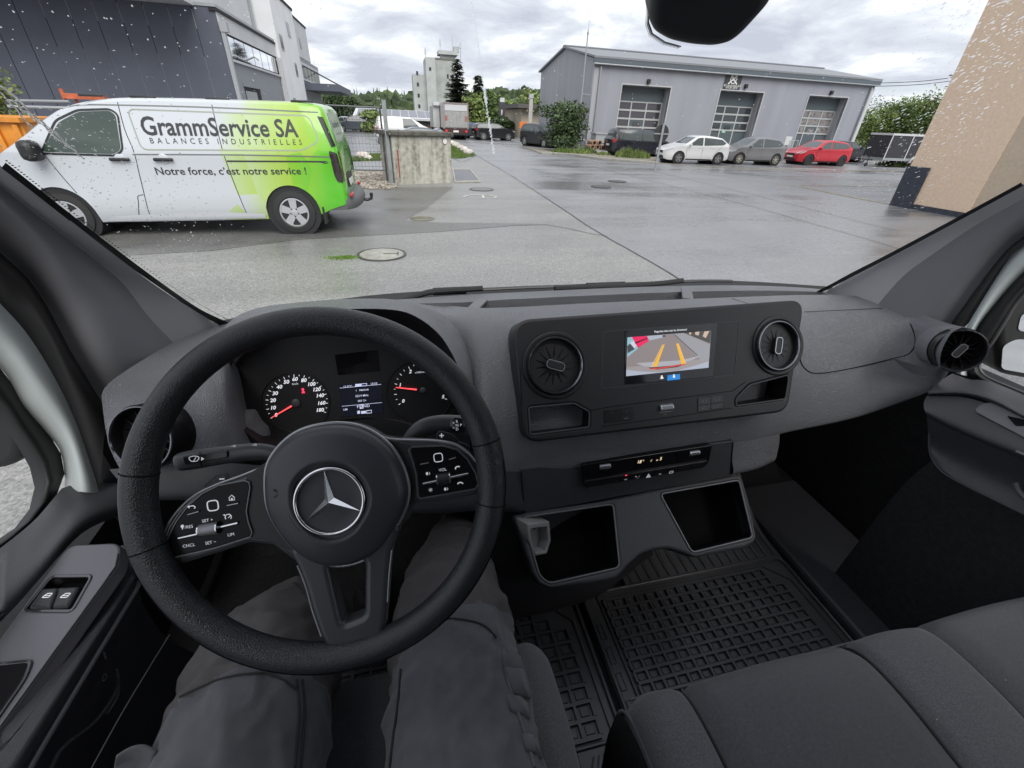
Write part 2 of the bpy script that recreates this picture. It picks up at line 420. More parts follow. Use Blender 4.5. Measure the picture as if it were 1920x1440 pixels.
M_IRON = mat('wet cast iron', (.16, .15, .13), .38, .3, noise=(9, .3)); M_CONC = mat('concrete', (.33, .32, .29), .8, noise=(5, .22), bump=(40, .3)); M_DARKIRON = mat('dark cast iron', (.085, .083, .08), .45, .4, noise=(12, .3))
def manhole(px, py, r, label, m_in, slot=False):
    c = P(px, py, Z=.014); t = thing('manhole_cover', label, 'manhole cover', (c.x, c.y, .012)); fr = Frame((c.x, c.y, .012), (1, 0, 0), (0, 1, 0))
    MB().lathe([(r, 0), (r, .012), (r*.9, .012), (r*.89, .004)], fr, 40).build('frame_ring', M_DARKIRON, t)
    MB().lathe([(r*.885, .002), (r*.885, .009), (0, .010)], fr, 40).build('cover', m_in, t)
    if slot:
        MB().boxw((.02, -.015, .010), (r*.62, .015, .013), fr).boxw((r*.62, -.09, .010), (r*.68, .09, .013), fr).build('lifting_slot', M_DARKIRON, t, smooth=False)
    return t
manhole(716, 477, .36, 'wet concrete filled manhole cover beside the green moss in front of the van', mat('wet concrete fill', (.30, .29, .25), .3, noise=(8, .3)), True)
manhole(903, 355, .36, 'worn manhole cover just in front of the steel hatch by the concrete block', M_DARKP)
manhole(1127, 350, .34, 'nearer of two dark manhole covers on the wet road', M_DARKIRON); manhole(1157, 340, .34, 'farther of two dark manhole covers on the wet road', M_DARKIRON)
c = P(792, 410, Z=.014)
o = MB().lathe([(.0, .004), (.24, .004), (.25, 0)], Frame((c.x, c.y, .013), (1, 0, 0), (0, .5, 0)), 30).build('puddle', mat('muddy water', (.10, .09, .05), .08, noise=(4, .3))); tag(o, 'small muddy oval puddle at the edge of the dark asphalt patch', 'puddle')
def blob(name, px, py, rx, ry, m, z, n=60, rough=.35):
    c = P(px, py, Z=z); pts = []
    for k in range(n):
        a = 2*math.pi*k/n; f = 1+rough*(math.sin(3*a+px)*.4+math.sin(7*a+py)*.35+random.uniform(-.35, .35)); pts.append((c.x+rx*f*math.cos(a), c.y+ry*f*math.sin(a)))
    me = curve_mesh([pts], 0, 0); me.transform(Matrix.Translation((0, 0, z))); return link_mesh(name, me, m, None, False)
mb = MB(); c = P(648, 485, Z=0)
for k in range(900):
    a = random.uniform(0, 6.28); rr = abs(random.gauss(0, .5)); x, y = c.x+.30*rr*math.cos(a)-.05*rr, c.y+.11*rr*math.sin(a); h = random.uniform(.01, .035); w = .006; d = random.uniform(0, 3.1)
    mb.add([(x-w*math.cos(d), y-w*math.sin(d), .012), (x+w*math.cos(d), y+w*math.sin(d), .012), (x+random.uniform(-.01, .01), y+random.uniform(-.01, .01), .012+h)], [(0, 1, 2)])
o = mb.build('moss', mat('bright moss', (.13, .24, .03), .8, noise=(20, .4)), smooth=False, fix=False); o['kind'] = 'stuff'; o['label'] = 'bright green moss and grass growing beside the manhole cover'
# steel hatch beside the concrete block
t = thing('ground_hatch', 'flat steel ground hatch with pale frame beside the concrete block', 'hatch', P(872, 330, Z=.01))
hp = [P(*q, Z=.012) for q in ((848, 317), (882, 318), (902, 342), (852, 343))]; hp2 = [(p.x, p.y) for p in hp]
ctr = sum((Vector(p) for p in hp2), Vector((0, 0)))/4; ins = [tuple(ctr+(Vector(p)-ctr)*.86) for p in hp2]
plate('frame', [hp2, ins], GROUND, .012, .045, M_CONC, t, .004); plate('lid', [tuple(ctr+(Vector(p)-ctr)*.845) for p in hp2], GROUND, .012, .036, mat('wet steel plate', (.13, .13, .14), .3, .5, noise=(5, .25)), t, .003)

# ================================================================== CARS
M_GLASSD = mat('car window glass', (.075, .09, .095), .06, spec=.6); M_TYRE = mat('tyre rubber', (.022, .022, .023), .7); M_ALLOY = mat('alloy rim', (.60, .61, .63), .32, .75)
M_DARKRIM = mat('dark rim', (.04, .04, .043), .4, .4); M_BLKTRIM = mat('black car trim', (.018, .018, .02), .45); M_LAMP = mat('headlamp', (.62, .64, .66), .08, .3, spec=.8); M_RED = mat('tail lamp red', (.42, .015, .02), .12, spec=.7)
M_CHROME = mat('chrome', (.75, .76, .78), .1, 1.0); M_PLATE = mat('number plate white', (.75, .75, .73), .4); M_SEAM = mat('panel gap', (.03, .03, .033), .6)
def paint(name, c, rough=.28, metal=0.0): return mat(name, c, rough, metal, coat=.6)
def wheel(root, x, y, r, w, side, rimm, spokes=5, style=0):
    """One wheel, its axle along Y; side=+1 when it faces +Y."""
    fr = Frame((x, y, r), (1, 0, 0), (0, 0, 1)) if side < 0 else Frame((x, y, r), (-1, 0, 0), (0, 0, 1))
    M = ROOT[root]
    fr = Frame(M @ fr.o, M.to_3x3() @ fr.ex, M.to_3x3() @ fr.ey)
    rr = r*.66
    ty = MB().lathe([(rr*.98, -w), (r*.94, -w), (r, -w*.8), (r, -w*.18), (r*.95, .0), (rr*1.08, .012), (rr, .0), (rr*.97, -.04)], fr, 36).build('wheel', M_TYRE, root)
    rim = MB().lathe([(rr*.985, -.06), (rr*1.0, -.004), (rr*.93, -.002), (rr*.90, -.045), (rr*.2, -.06), (0, -.06)], fr, 36, mi=1)
    for k in range(spokes):
        a = 2*math.pi*k/spokes+.3
        f2 = Frame(fr.o, fr.ex*math.cos(a)+fr.ey*math.sin(a), -fr.ex*math.sin(a)+fr.ey*math.cos(a))
        wd = rr*(.36 if style == 1 else .26)*5/max(spokes, 5); 
        rim.prism([(rr*.12, -wd*.55), (rr*.94, -wd*.5 if style == 0 else -wd*.75), (rr*.94, wd*.5 if style == 0 else wd*.75), (rr*.12, wd*.55)], f2, -.045, -.012)
    rim.lathe([(rr*.24, -.05), (rr*.24, -.008), (rr*.1, -.004), (0, -.004)], fr, 16)
    rim.lathe([(rr*.90, -.03), (rr*.90, -.004), (rr*.99, -.004), (rr*.99, -.03)], fr, 36)
    rim.build('rim', [rimm, M_DARKRIM], ty)
    return ty
class Car:
    """Body lofted along its length: x forward, y left, z up, origin on the ground between the axles."""
    def __init__(s, root, sp): s.root, s.sp = root, sp
    def half(s, x, z):
        sp = s.sp; w = smoothtab(sp['w'], x); b = sp['belt']; zt = smoothtab(sp['top'], x)
        if z > b: w *= 1-(1-sp['tumble'])*min(1, (z-b)/max(sp['roof']-b, .01))**1.15
        elif z < sp['clear']+.25: w *= 1-.05*((sp['clear']+.25-z)/.25)**2
        else: w *= 1-.012*abs(math.sin(math.pi*(z-sp['clear']-.25)/max(b-sp['clear']-.25, .1)))
        return w
    def build(s, m, name='body'):
        sp = s.sp; x0, x1 = sp['w'][0][0], sp['w'][-1][0]; xs = set()
        n = int((x1-x0)/.07)
        for i in range(n+1): xs.add(round(x0+(x1-x0)*i/n, 4))
        for wx in sp['wheels']:
            for k in range(17): xs.add(round(wx-sp['arch']*math.cos(math.pi*k/16), 4))
        for d in (.005, .02, .045): xs.add(x0+d); xs.add(x1-d)
        xs = sorted(xs); rows = []
        for x in xs:
            zt = smoothtab(sp['top'], x); zb = smoothtab(sp['bot'], x) if 'bot' in sp else sp['clear']
            for wx in sp['wheels']:
                d = abs(x-wx)
                if d < sp['arch']: zb = max(zb, sp['r']+math.sqrt(max(sp['arch']**2-d*d, 0)))
            zt = max(zt, zb+.08); be = min(sp['belt'], zt-.05)
            zs = [zb+(be-zb)*t for t in (.0, .06, .2, .4, .6, .8, .93, 1)]+[be+(zt-.055*min(1, (zt-be)/.3)-be)*t for t in (.12, .3, .5, .7, .88, 1)]
            half = [(s.half(x, z), z) for z in zs]; ht = half[-1][0]
            ring = [(0, zb), (half[0][0]*.9, zb)]+half+[(ht*.93, zt-.022*min(1, (zt-be)/.3)), (ht*.75, zt-.008), (ht*.4, zt), (0, zt)]
            pts = []
            for y, z in ring: pts.append((y, z))
            full = [( y, z) for y, z in pts]+[(-y, z) for y, z in pts[-2:0:-1]]
            rows.append([Vector((x+s.shear(x, z), y, z)) for y, z in full])
        mb = MB(); mb.grid(rows, closed_u=True)
        nc = len(rows[0]); mb.f.append(tuple(range(nc))); mb.f.append(tuple((len(rows)-1)*nc+k for k in range(nc-1, -1, -1)))
        s.o = mb.build(name, m, s.root, smooth=38, local=True, fix=True)
        s.bvh = BVHTree.FromPolygons([v.co.copy() for v in s.o.data.vertices], [tuple(p.vertices) for p in s.o.data.polygons])
        for wx in sp['wheels']:
            fr = Frame((wx, 0, sp['r']), (1, 0, 0), (0, 0, 1)); ww = s.half(wx, sp['r']+.3)-.035
            MB().lathe([(0, -ww), (sp['arch']*.985, -ww), (sp['arch']*.985, ww), (0, ww)], fr, 30).build('wheel_arch', M_BLKTRIM, s.root, local=True)
        return s
    def shear(s, x, z):
        sp = s.sp; out = 0
        for key, end, sg in (('rear', sp['w'][0][0], -1), ('front', sp['w'][-1][0], 1)):
            if key in sp:
                d = abs(x-end); L = sp.get('blend', .55)
                if d < L: out += smoothtab(sp[key], z)*(1-d/L)
        return out
    FR = {'left': Frame((0, 3, 0), (-1, 0, 0), (0, 0, 1)), 'right': Frame((0, -3, 0), (1, 0, 0), (0, 0, 1)), 'front': Frame((6, 0, 0), (0, 1, 0), (0, 0, 1)), 'rear': Frame((-6, 0, 0), (0, -1, 0), (0, 0, 1)), 'top': Frame((0, 0, 5), (1, 0, 0), (0, 1, 0))}
    def side(s, name, loops, m, sides=('left', 'right'), off=.004, sgap=.15, parent=None):
        """loops in (x, z) on the flank."""
        if not isinstance(loops[0][0], (tuple, list)): loops = [loops]
        out = []
        for sd in sides:
            k = -1 if sd == 'left' else 1
            out.append(decal(name, [[(a*k, b) for a, b in lp] for lp in loops], s.FR[sd], s.bvh, m, parent or s.root, off, sgap, local=True))
        return out
    def end(s, name, loops, m, where='front', off=.004, mirror=False, sgap=.12, parent=None):
        if not isinstance(loops[0][0], (tuple, list)): loops = [loops]
        out = [decal(name, loops, s.FR[where], s.bvh, m, parent or s.root, off, sgap, local=True)]
        if mirror: out.append(decal(name, [[(-a, b) for a, b in lp] for lp in loops] if where != 'top' else [[(a, -b) for a, b in lp] for lp in loops], s.FR[where], s.bvh, m, parent or s.root, off, sgap, local=True))
        return out
    def wheels(s, rimm, spokes=5, style=0, wd=.2):
        for wx in s.sp['wheels']:
            y = s.half(wx, s.sp['r']+.35)-.012
            wheel(s.root, wx, y, s.sp['r'], wd, 1, rimm, spokes, style); wheel(s.root, wx, -y, s.sp['r'], wd, -1, rimm, spokes, style)
    def mirrors(s, x, z, m, y=None):
        for sg in (1, -1):
            yy = (y or s.half(x, z)+.10)*sg
            MB().box((x, yy, z), (.10, .17, .12)).build('door_mirror', m, s.root, local=True, bevel=.03)
def hatchback(name, label, color, L=4.0, W=1.74, Hh=1.46, wb=2.53, r=.31, rim=M_ALLOY, spokes=5, style=0, group=None, hood=.98, kind='hatch', loc=(0, 0, 0), rz=0.0, doors=4, nose=.86, panel=False):
    t = thing(name, label, 'car', loc, rz, group); w = W/2; f = wb/2; fo = f+(L-wb)*.52; ro = -f-(L-wb)*.48
    if kind == 'hatch': top = [(ro, .86), (ro+.06, .97), (ro+.24, 1.09), (ro+.44, 1.22), (ro+.66, Hh-.11), (ro+1.0, Hh-.05), (-.35, Hh), (.05, Hh-.025), (.32, Hh-.12), (f-.38, hood+.05), (f-.16, hood-.01), (f+.30, nose), (fo-.13, nose-.12), (fo, nose-.2)]
    elif kind == 'mpv': top = [(ro, .98), (ro+.10, 1.08), (ro+.30, Hh-.10), (ro+.6, Hh-.02), (-.35, Hh), (.45, Hh-.04), (.8, Hh-.16), (f+.05, hood+.06), (f+.2, hood), (f+.55, nose), (fo-.1, nose-.12), (fo, nose-.22)]
    elif kind == 'suv': top = [(ro, 1.0), (ro+.10, 1.10), (ro+.38, Hh-.08), (ro+.8, Hh-.01), (-.3, Hh), (.2, Hh-.04), (.45, Hh-.12), (f-.28, hood+.05), (f-.1, hood), (f+.5, nose), (fo-.08, nose-.1), (fo, nose-.25)]
    else: top = [(ro, .80), (ro+.1, .95), (ro+.75, 1.0), (ro+.95, 1.06), (ro+1.45, Hh-.06), (-.35, Hh), (.2, Hh-.03), (.42, Hh-.1), (f-.35, hood+.04), (f-.2, hood), (f+.5, nose), (fo-.05, nose-.06), (fo, nose-.15)]
    sp = dict(top=top, w=[(ro, w*.72), (ro+.05, w*.82), (ro+.22, w*.94), (-f, w*.985), (0, w), (f, w*.985), (fo-.4, w*.9), (fo-.12, w*.76), (fo-.03, w*.62), (fo, w*.52)], belt=.92 if kind != 'suv' else 1.02, roof=Hh, tumble=.77, clear=.2, wheels=(-f, f), r=r, arch=r+.055, blend=.4)
    sp['bot'] = [(ro, .38), (ro+.2, .25), (-f, .22), (f, .2), (fo-.2, .2), (fo, .28)]
    c = Car(t, sp).build(color); b = sp['belt']+.02
    xr, xf = ro+.30, f-.42
    hz = Hh-.10
    if kind == 'mpv': xf = f-.08
    # side glass: door windows and quarter light
    xm = -.12
    wf = rpoly([(xf-.04, b+.01), (xm+.04, b+.015), (xm+.02, hz), (.22 if kind != 'mpv' else .62, hz-.03)], .05)
    wr = rpoly([(xm-.04, b+.015), (xr+.36, b+.05), (xr+.42, hz-.03), (xm-.05, hz)] if kind != 'hatch' else [(xm-.04, b+.015), (xr+.30, b+.07), (xr+.12, b+.17), (xr+.42, hz-.07), (xm-.05, hz)], .05)
    c.side('window', wf, M_GLASSD)
    if not panel: c.side('window', wr, M_GLASSD)
    if not panel and kind in ('mpv', 'suv'): c.side('window', rpoly([(xr+.32, b+.06), (xr+.10, b+.13), (xr+.26, hz-.05), (xr+.38, hz-.03)], .03), M_GLASSD)
    ywid = w*.62
    if kind != 'saloon':
        c.end('rear_window', rpoly([(-w*.60, b+.10), (w*.60, b+.10), (w*.52, Hh-.13), (-w*.52, Hh-.13)], .08), M_GLASSD, 'rear')
        for sg in (1, -1): c.end('tail_lamp', rpoly([(sg*w*.68, .80), (sg*w*.92, .86), (sg*w*.86, 1.05), (sg*w*.68, 1.0)], .04), M_RED, 'rear'); 
        c.side('tail_lamp', rpoly([(ro+.03, .78), (ro+.22, .92), (ro+.2, 1.08), (ro+.1, 1.08)], .04), M_RED)
    else:
        c.end('rear_window', rpoly([(ro+.98, -w*.58), (ro+1.4, -w*.52), (ro+1.4, w*.52), (ro+.98, w*.58)], .05), M_GLASSD, 'top'); c.side('tail_lamp', rpoly([(ro+.02, .7), (ro+.14, .7), (ro+.14, .82), (ro+.02, .82)], .02), M_RED)
    xw0, xw1 = (xf+.0, .36) if kind != 'mpv' else (xf+.05, .75)
    c.end('windscreen', rpoly([(xw1-.08, -w*.60), (xw0+.02, -w*.74), (xw0+.05, 0), (xw0+.02, w*.74), (xw1-.08, w*.60)], .06), M_GLASSD, 'top')
    # front: grille, lamps, plate
    c.end('grille', rpoly([(-w*.42, nose-.34), (w*.42, nose-.34), (w*.36, nose-.20), (-w*.36, nose-.20)], .04), M_BLKTRIM, 'front'); c.end('lower_intake', rpoly([(-w*.6, .26), (w*.6, .26), (w*.5, .40), (-w*.5, .40)], .05), M_BLKTRIM, 'front')
    c.end('number_plate', [(-.26, .43), (.26, .43), (.26, .53), (-.26, .53)], M_PLATE, 'front', .02)
    c.end('headlamp', rpoly([(w*.46, nose-.24), (w*.80, nose-.18), (w*.88, nose-.07), (w*.55, nose-.13)], .05), M_LAMP, 'front', mirror=True)
    c.side('headlamp', rpoly([(fo-.12, nose-.22), (fo-.42, nose-.10), (fo-.46, nose-.04), (fo-.16, nose-.12)], .03), M_LAMP)
    c.end('number_plate', [(-.26, .62), (.26, .62), (.26, .73), (-.26, .73)], M_PLATE, 'rear', .01)
    # door gaps, sill, handles
    gaps = [band([(xm, .30), (xm+.01, b)], .012)[0], band([(f-.42, .30), (f-.40, .6), (f-.36, b)], .012)[0]]
    if doors == 4: gaps.append(band([(-f+.40, .42), (-f+.30, .62), (xr+.38, b)], .012)[0])
    for g in gaps: c.side('door_gap', g, M_SEAM, off=.002)
    c.side('sill_trim', rpoly([(-f+.42, .22), (f-.42, .22), (f-.42, .28), (-f+.42, .28)], .01), M_BLKTRIM, off=.006)
    for xx in ([xm+.10, -f+.42] if doors == 4 else [xm+.1]): c.side('door_handle', rpoly([(xx, b-.11), (xx+.17, b-.10), (xx+.17, b-.075), (xx, b-.085)], .01), color, off=.02)
    c.wheels(rim, spokes, style); c.mirrors(xf-.10, b+.05, color)
    return t, c

# ================================================================== THE SIGN-WRITTEN VAN
def text_fit(s, width, height, bold=0.0, spacing=1.0, shear=0.0):
    """Lettering mesh centred on the origin, its caps and full width brought to the given size."""
    me = text_mesh(s, 1.0, bold, 'CENTER', shear, spacing)
    xs = [v.co.x for v in me.vertices]; ref = text_mesh('E', 1.0); hs = [v.co.y for v in ref.vertices]; bpy.data.meshes.remove(ref)
    sy = height/(max(hs)-min(hs)); sx = width/(max(xs)-min(xs)); cy = (max(hs)+min(hs))/2; cx = (max(xs)+min(xs))/2
    me.transform(Matrix.Diagonal((sx, sy, 1, 1)) @ Matrix.Translation((-cx, -cy, 0)))
    return me
def van_paint():
    """White body wrapped towards the tail in a folded pattern of pale, lime and bright green facets."""
    m, N, L, b = node_mat('white van paint with green wrap')
    tc = N.new('ShaderNodeTexCoord'); sp = N.new('ShaderNodeSeparateXYZ'); L.new(tc.outputs['Object'], sp.inputs[0])
    vo = N.new('ShaderNodeTexVoronoi'); vo.inputs['Scale'].default_value = 2.1; vo.inputs['Randomness'].default_value = .9
    mp = N.new('ShaderNodeMapping'); mp.inputs['Scale'].default_value = (1.25, .35, .75); mp.inputs['Rotation'].default_value = (0, .5, 0); L.new(tc.outputs['Object'], mp.inputs['Vector']); L.new(mp.outputs[0], vo.inputs['Vector'])
    def mt(op, a, bb):
        n = N.new('ShaderNodeMath'); n.operation = op
        for i, v in enumerate((a, bb)):
            if isinstance(v, (int, float)): n.inputs[i].default_value = v
            else: L.new(v, n.inputs[i])
        return n.outputs[0]
    sc = N.new('ShaderNodeSeparateColor'); L.new(vo.outputs['Color'], sc.inputs[0])
    q = mt('ADD', sp.outputs[0], mt('MULTIPLY', mt('SUBTRACT', sc.outputs[0], .5), .55)); q = mt('ADD', q, mt('MULTIPLY', sp.outputs[2], .16))
    mr = N.new('ShaderNodeMapRange'); mr.inputs['From Min'].default_value = 1.05; mr.inputs['From Max'].default_value = -.75; L.new(q, mr.inputs['Value'])
    rp = N.new('ShaderNodeValToRGB'); e = rp.color_ramp.elements
    e[0].position = .02; e[0].color = (.53, .56, .60, 1); e[1].position = 1; e[1].color = (.085, .46, .012, 1)
    for p, cc in ((.16, (.47, .58, .32)), (.34, (.40, .56, .13)), (.52, (.32, .51, .03)), (.70, (.20, .49, .014)), (.86, (.105, .47, .018))):
        k = e.new(p); k.color = (*cc, 1)
    L.new(mr.outputs[0], rp.inputs[0]); L.new(rp.outputs[0], b.inputs['Base Color'])
    b.inputs['Roughness'].default_value = .26; b.inputs['Coat Weight'].default_value = .9; b.inputs['Coat Roughness'].default_value = .06
    return m
M_VAN = van_paint(); M_BUMPER = mat('grey bumper plastic', (.10, .105, .11), .5)
VAN = thing('delivery_van', 'white and bright green panel van with dark company lettering along its flank', 'van')
_vm = Matrix.Translation((-1.82, 9.10, .02)) @ Matrix.Rotation(math.pi, 4, 'Z') @ Matrix.Rotation(R(1.0), 4, 'Y')
VAN.matrix_world = _vm; ROOT[VAN] = _vm
vsp = dict(top=[(-.87, 1.81), (-.81, 1.86), (-.6, 1.89), (0, 1.905), (1.5, 1.905), (2.15, 1.88), (2.62, 1.79), (3.02, 1.60), (3.48, 1.28), (3.64, 1.19), (3.92, 1.08), (4.08, .9), (4.15, .7)],
           w=[(-.87, .86), (-.855, .90), (-.79, .94), (-.4, .98), (1, .99), (2.8, .985), (3.5, .95), (3.85, .86), (4.05, .72), (4.15, .5)], belt=1.20, roof=1.905, tumble=.84, clear=.25, wheels=(0, 3.2), r=.34, arch=.415,
           bot=[(-.87, .46), (-.6, .38), (-.4, .30), (0, .25), (3.2, .25), (3.9, .25), (4.15, .3)], rear=[(.3, 0), (.9, 0), (1.25, .03), (1.9, .17)], blend=.5)
van = Car(VAN, vsp).build(M_VAN)
M_TXT = mat('charcoal vinyl lettering', (.03, .032, .036), .4)
def van_text(s, x, z, wd, ht, bold, spacing=1.0, m=M_TXT, where='left', name='lettering'):
    me = text_fit(s, wd, ht, bold, spacing); me.transform(Matrix.Translation((-x if where == 'left' else x, z, 0)))
    me = decal_mesh(me, Car.FR[where], van.bvh, .004, .09); return link_mesh(name, me, m, VAN, True, True)
van_text('GrammService SA', .735, 1.545, 2.10, .222, .018)
van_text('BALANCES INDUSTRIELLES', .69, 1.362, 2.06, .070, .0, 1.9)
van_text('Notre force, c\u2019est notre service !', .735, .965, 2.11, .098, .012)
van_text('GrammService', 0.0, 1.60, .95, .10, .012, where='rear'); van_text('BALANCES', 0.0, 1.46, .7, .04, 0, 1.6, where='rear')
# flank: window, seams, handles, rail, sill, painted moulding lines
M_VGLASS = mat('green tinted van glass', (.04, .06, .05), .04, spec=.8)
van.side('window', rpoly([(3.10, 1.21), (2.22, 1.19), (2.12, 1.25), (2.06, 1.67), (2.12, 1.72), (2.50, 1.70), (2.78, 1.57)], .06), M_VGLASS, sgap=.08)
van.side('window_seal', band(rpoly([(3.12, 1.19), (2.21, 1.17), (2.10, 1.24), (2.03, 1.68), (2.11, 1.74), (2.51, 1.72), (2.81, 1.59)], .06), .025, True), M_BLKTRIM, sides=('left',), off=.006, sgap=.08)
for g in ([(1.99, 1.90), (2.0, 1.5), (1.97, 1.22), (2.02, .9), (2.10, .34)], [(.80, 1.92), (.80, 1.4), (.78, .9), (.72, .34)], [(3.10, 1.20), (3.0, .86), (2.86, .52)], [(2.25, .34), (2.18, .52), (2.15, .62), (2.07, .64)]):
    van.side('panel_gap', band(cr([(a, b, 0) for a, b in g], 4), .011)[0], M_SEAM, sides=('left',), off=.002)
for g in ([(2.9, 1.70), (2.5, 1.775), (2.1, 1.79), (.8, 1.79), (-.7, 1.76)], [(2.0, 1.185), (.5, 1.185), (-.78, 1.16)], [(.78, 1.10), (-.55, 1.095), (-.62, 1.075)]):
    van.side('body_crease', band(cr([(a, b, 0) for a, b in g], 4), .016 if g[0][0] != .78 else .022)[0], mat('painted crease shade', (.16, .17, .17), .5) if g[0][0] != .78 else M_SEAM, sides=('left',), off=.003)  # creases are flat strips, their shade put into the colour
van.side('pressed_panel', band(rpoly([(1.86, 1.245), (-.33, 1.25), (-.60, 1.38), (-.50, 1.715), (1.90, 1.745)], .09, 6), .018, True), mat('painted pressing shade', (.30, .33, .28), .4), sides=('left',), off=.002)  # flat band paints the shade round the pressed panel
van.side('sill_panel', rpoly([(2.75, .265), (.45, .265), (.45, .33), (1.2, .39), (2.6, .34)], .02), mat('white sill', (.58, .60, .64), .4), sides=('left',), off=.008)
for xx in (2.18, 1.62):
    fr = Frame((xx, van.half(xx, 1.11)+.0, 1.12), (-1, 0, 0), (0, 0, 1))
    MB().boxw((-.13, -.022, .012), (.13, .022, .045), fr).build('door_handle', M_BLKTRIM, VAN, local=True, bevel=.015)
    MB().lathe([(.075, .001), (.06, .012), (0, .013)], Frame((xx, van.half(xx, 1.11), 1.13), (-1, 0, 0), (0, 0, 1)), 20).build('handle_cup', mat('white van cup', (.5, .53, .57), .3), VAN, local=True)
van.wheels(M_ALLOY, 5, 1, .22)
for sg in (1, -1):
    MB().box((3.16, sg*1.10, 1.23), (.20, .24, .26)).build('door_mirror', M_BLKTRIM, VAN, local=True, bevel=.07)
# tail: lamp, glass, plate, bumper, tow hook
for sd in ('left', 'right'):
    van.side('tail_lamp', rpoly([(-.71, 1.25), (-.82, 1.21), (-.85, .90), (-.845, .78), (-.76, .80), (-.73, .9)], .03), mat('smoked tail lamp', (.03, .02, .022), .12, spec=.7), sides=(sd,), off=.012, sgap=.06)
for sg in (1, -1): van.end('tail_lamp', rpoly([(sg*.80, .80), (sg*.885, .80), (sg*.885, 1.24), (sg*.82, 1.24)], .02), mat('smoked red lamp', (.10, .012, .015), .12, spec=.7), 'rear', .012)
van.side('rear_pillar_glass', rpoly([(-.62, 1.71), (-.70, 1.70), (-.82, 1.31), (-.76, 1.29)], .015), M_BLKTRIM, sides=('left',), off=.006, sgap=.06)
van.end('rear_window', rpoly([(-.66, 1.34), (.66, 1.34), (.60, 1.76), (-.60, 1.76)], .06), mat('lettered pale rear glass', (.40, .50, .36), .1, spec=.7), 'rear', .003)
van.end('number_plate', [(-.26, .66), (.26, .66), (.26, .77), (-.26, .77)], M_PLATE, 'rear', .02); van.end('plate_recess', [(-.33, .63), (.33, .63), (.33, .86), (-.33, .86)], M_BLKTRIM, 'rear', .008)
mb = MB(); rows = []
for k in range(13):
    a = -math.pi/2+math.pi*k/12; y = .95*math.sin(a); x = -.60-.48*max(math.cos(a), 0)**.45
    rows.append([Vector((x+.22, y*.97, .37)), Vector((x+.03, y, .36)), Vector((x, y, .43)), Vector((x+.02, y*.995, .52)), Vector((x+.06, y*.98, .56)), Vector((x+.3, y*.95, .56))])
mb.grid(rows, closed_u=True).build('bumper', M_BUMPER, VAN, local=True)
for sg in (1, -1): MB().box((-.94, sg*.78, .585), (.05, .22, .055)).build('reflector', M_RED, VAN, local=True, bevel=.01)
MB().tube([(-.95, 0, .40), (-1.12, 0, .38), (-1.19, 0, .40), (-1.20, 0, .46)], .028, 8).tube([(-1.20, 0, .44), (-1.20, 0, .50)], [.03, .03], 8).build('tow_hook', M_BLKTRIM, VAN, local=True)
for y in (.86, -.86): MB().box((-.46, y, .30), (.03, .22, .30)).build('mud_flap', M_BLKTRIM, VAN, local=True)
for x in (2.35, 1.72, .75, -.42):
    for y in (.70, -.70): MB().box((x, y, 1.90), (.32, .05, .03)).build('roof_rail_mount', M_BLKTRIM, VAN, local=True, bevel=.01)

# ================================================================== VEGETATION
def leaf_mat(name, c, var=.35): return mat(name, c, .6, noise=(1.1, var, 3), spec=.25)
M_L1, M_L2, M_L3 = leaf_mat('leaf mid green', (.10, .15, .045)), leaf_mat('leaf light green', (.17, .225, .07)), leaf_mat('leaf dark green', (.05, .08, .032))
M_BARK = mat('bark', (.09, .07, .05), .9, noise=(8, .4)); M_NEEDLE = mat('spruce needles', (.035, .045, .022), .7, noise=(1.5, .4)); M_NEEDLE2 = mat('spruce needles grey', (.06, .06, .035), .7, noise=(1.5, .4))
def leaves(mb, c, rx, rz, n, size, rng, mis=3, elong=1.6, shell=.55):
    cl = [(rng.gauss(0, .5), rng.gauss(0, .5), rng.uniform(-.8, .85), rng.uniform(.22, .42)) for _ in range(max(6, n//70))]
    for _ in range(n):
        k = rng.choice(cl); d = Vector((rng.gauss(0, 1), rng.gauss(0, 1), rng.gauss(0, 1))).normalized()*k[3]*rng.uniform(shell, 1.05)
        q = Vector((k[0]*.62+d.x, k[1]*.62+d.y, k[2]*.72+d.z))
        p = Vector((c[0]+q.x*rx, c[1]+q.y*rx, c[2]+q.z*rz))
        if p.z < .05: continue
        a = Vector((rng.gauss(0, 1), rng.gauss(0, 1), rng.gauss(0, .7))).normalized(); b = a.cross(Vector((rng.gauss(0, 1), rng.gauss(0, 1), rng.gauss(0, 1)))).normalized()
        s = size*rng.uniform(.6, 1.3)
        mb.add([p-a*s*elong*.5, p+b*s*.35, p+a*s*elong*.5, p-b*s*.35], [(0, 1, 2, 3)], min(mis-1, int(abs(rng.gauss(0, .9)))))
def bush(name, label, cat, loc, rx, h, n, size, seed, mats, group=None, trunk=True, rbase=None):
    rng = random.Random(seed); t = thing(name, label, cat, loc, 0, group)
    mb = MB(); leaves(mb, (loc[0], loc[1], loc[2]+h*.54), rx, h*.56, n, size, rng, len(mats)); mb.build('crown', mats, t, smooth=False, fix=False)
    if trunk:
        tb = MB(); r0 = rbase or h*.018
        tb.tube([(loc[0], loc[1], loc[2]-.1), (loc[0]+.03, loc[1], loc[2]+h*.3), (loc[0]-.02, loc[1], loc[2]+h*.75)], [r0*1.6, r0, r0*.4], 7)
        for k in range(9):
            a = rng.uniform(0, 6.28); z = rng.uniform(.1, .55)*h; tb.tube([(loc[0], loc[1], loc[2]+z), (loc[0]+rx*.3*math.cos(a), loc[1]+rx*.3*math.sin(a), loc[2]+z+.15*h), (loc[0]+rx*.62*math.cos(a), loc[1]+rx*.62*math.sin(a), loc[2]+z+.33*h)], [r0*.7, r0*.45, r0*.15], 5)
        tb.build('trunk', M_BARK, t)
    return t
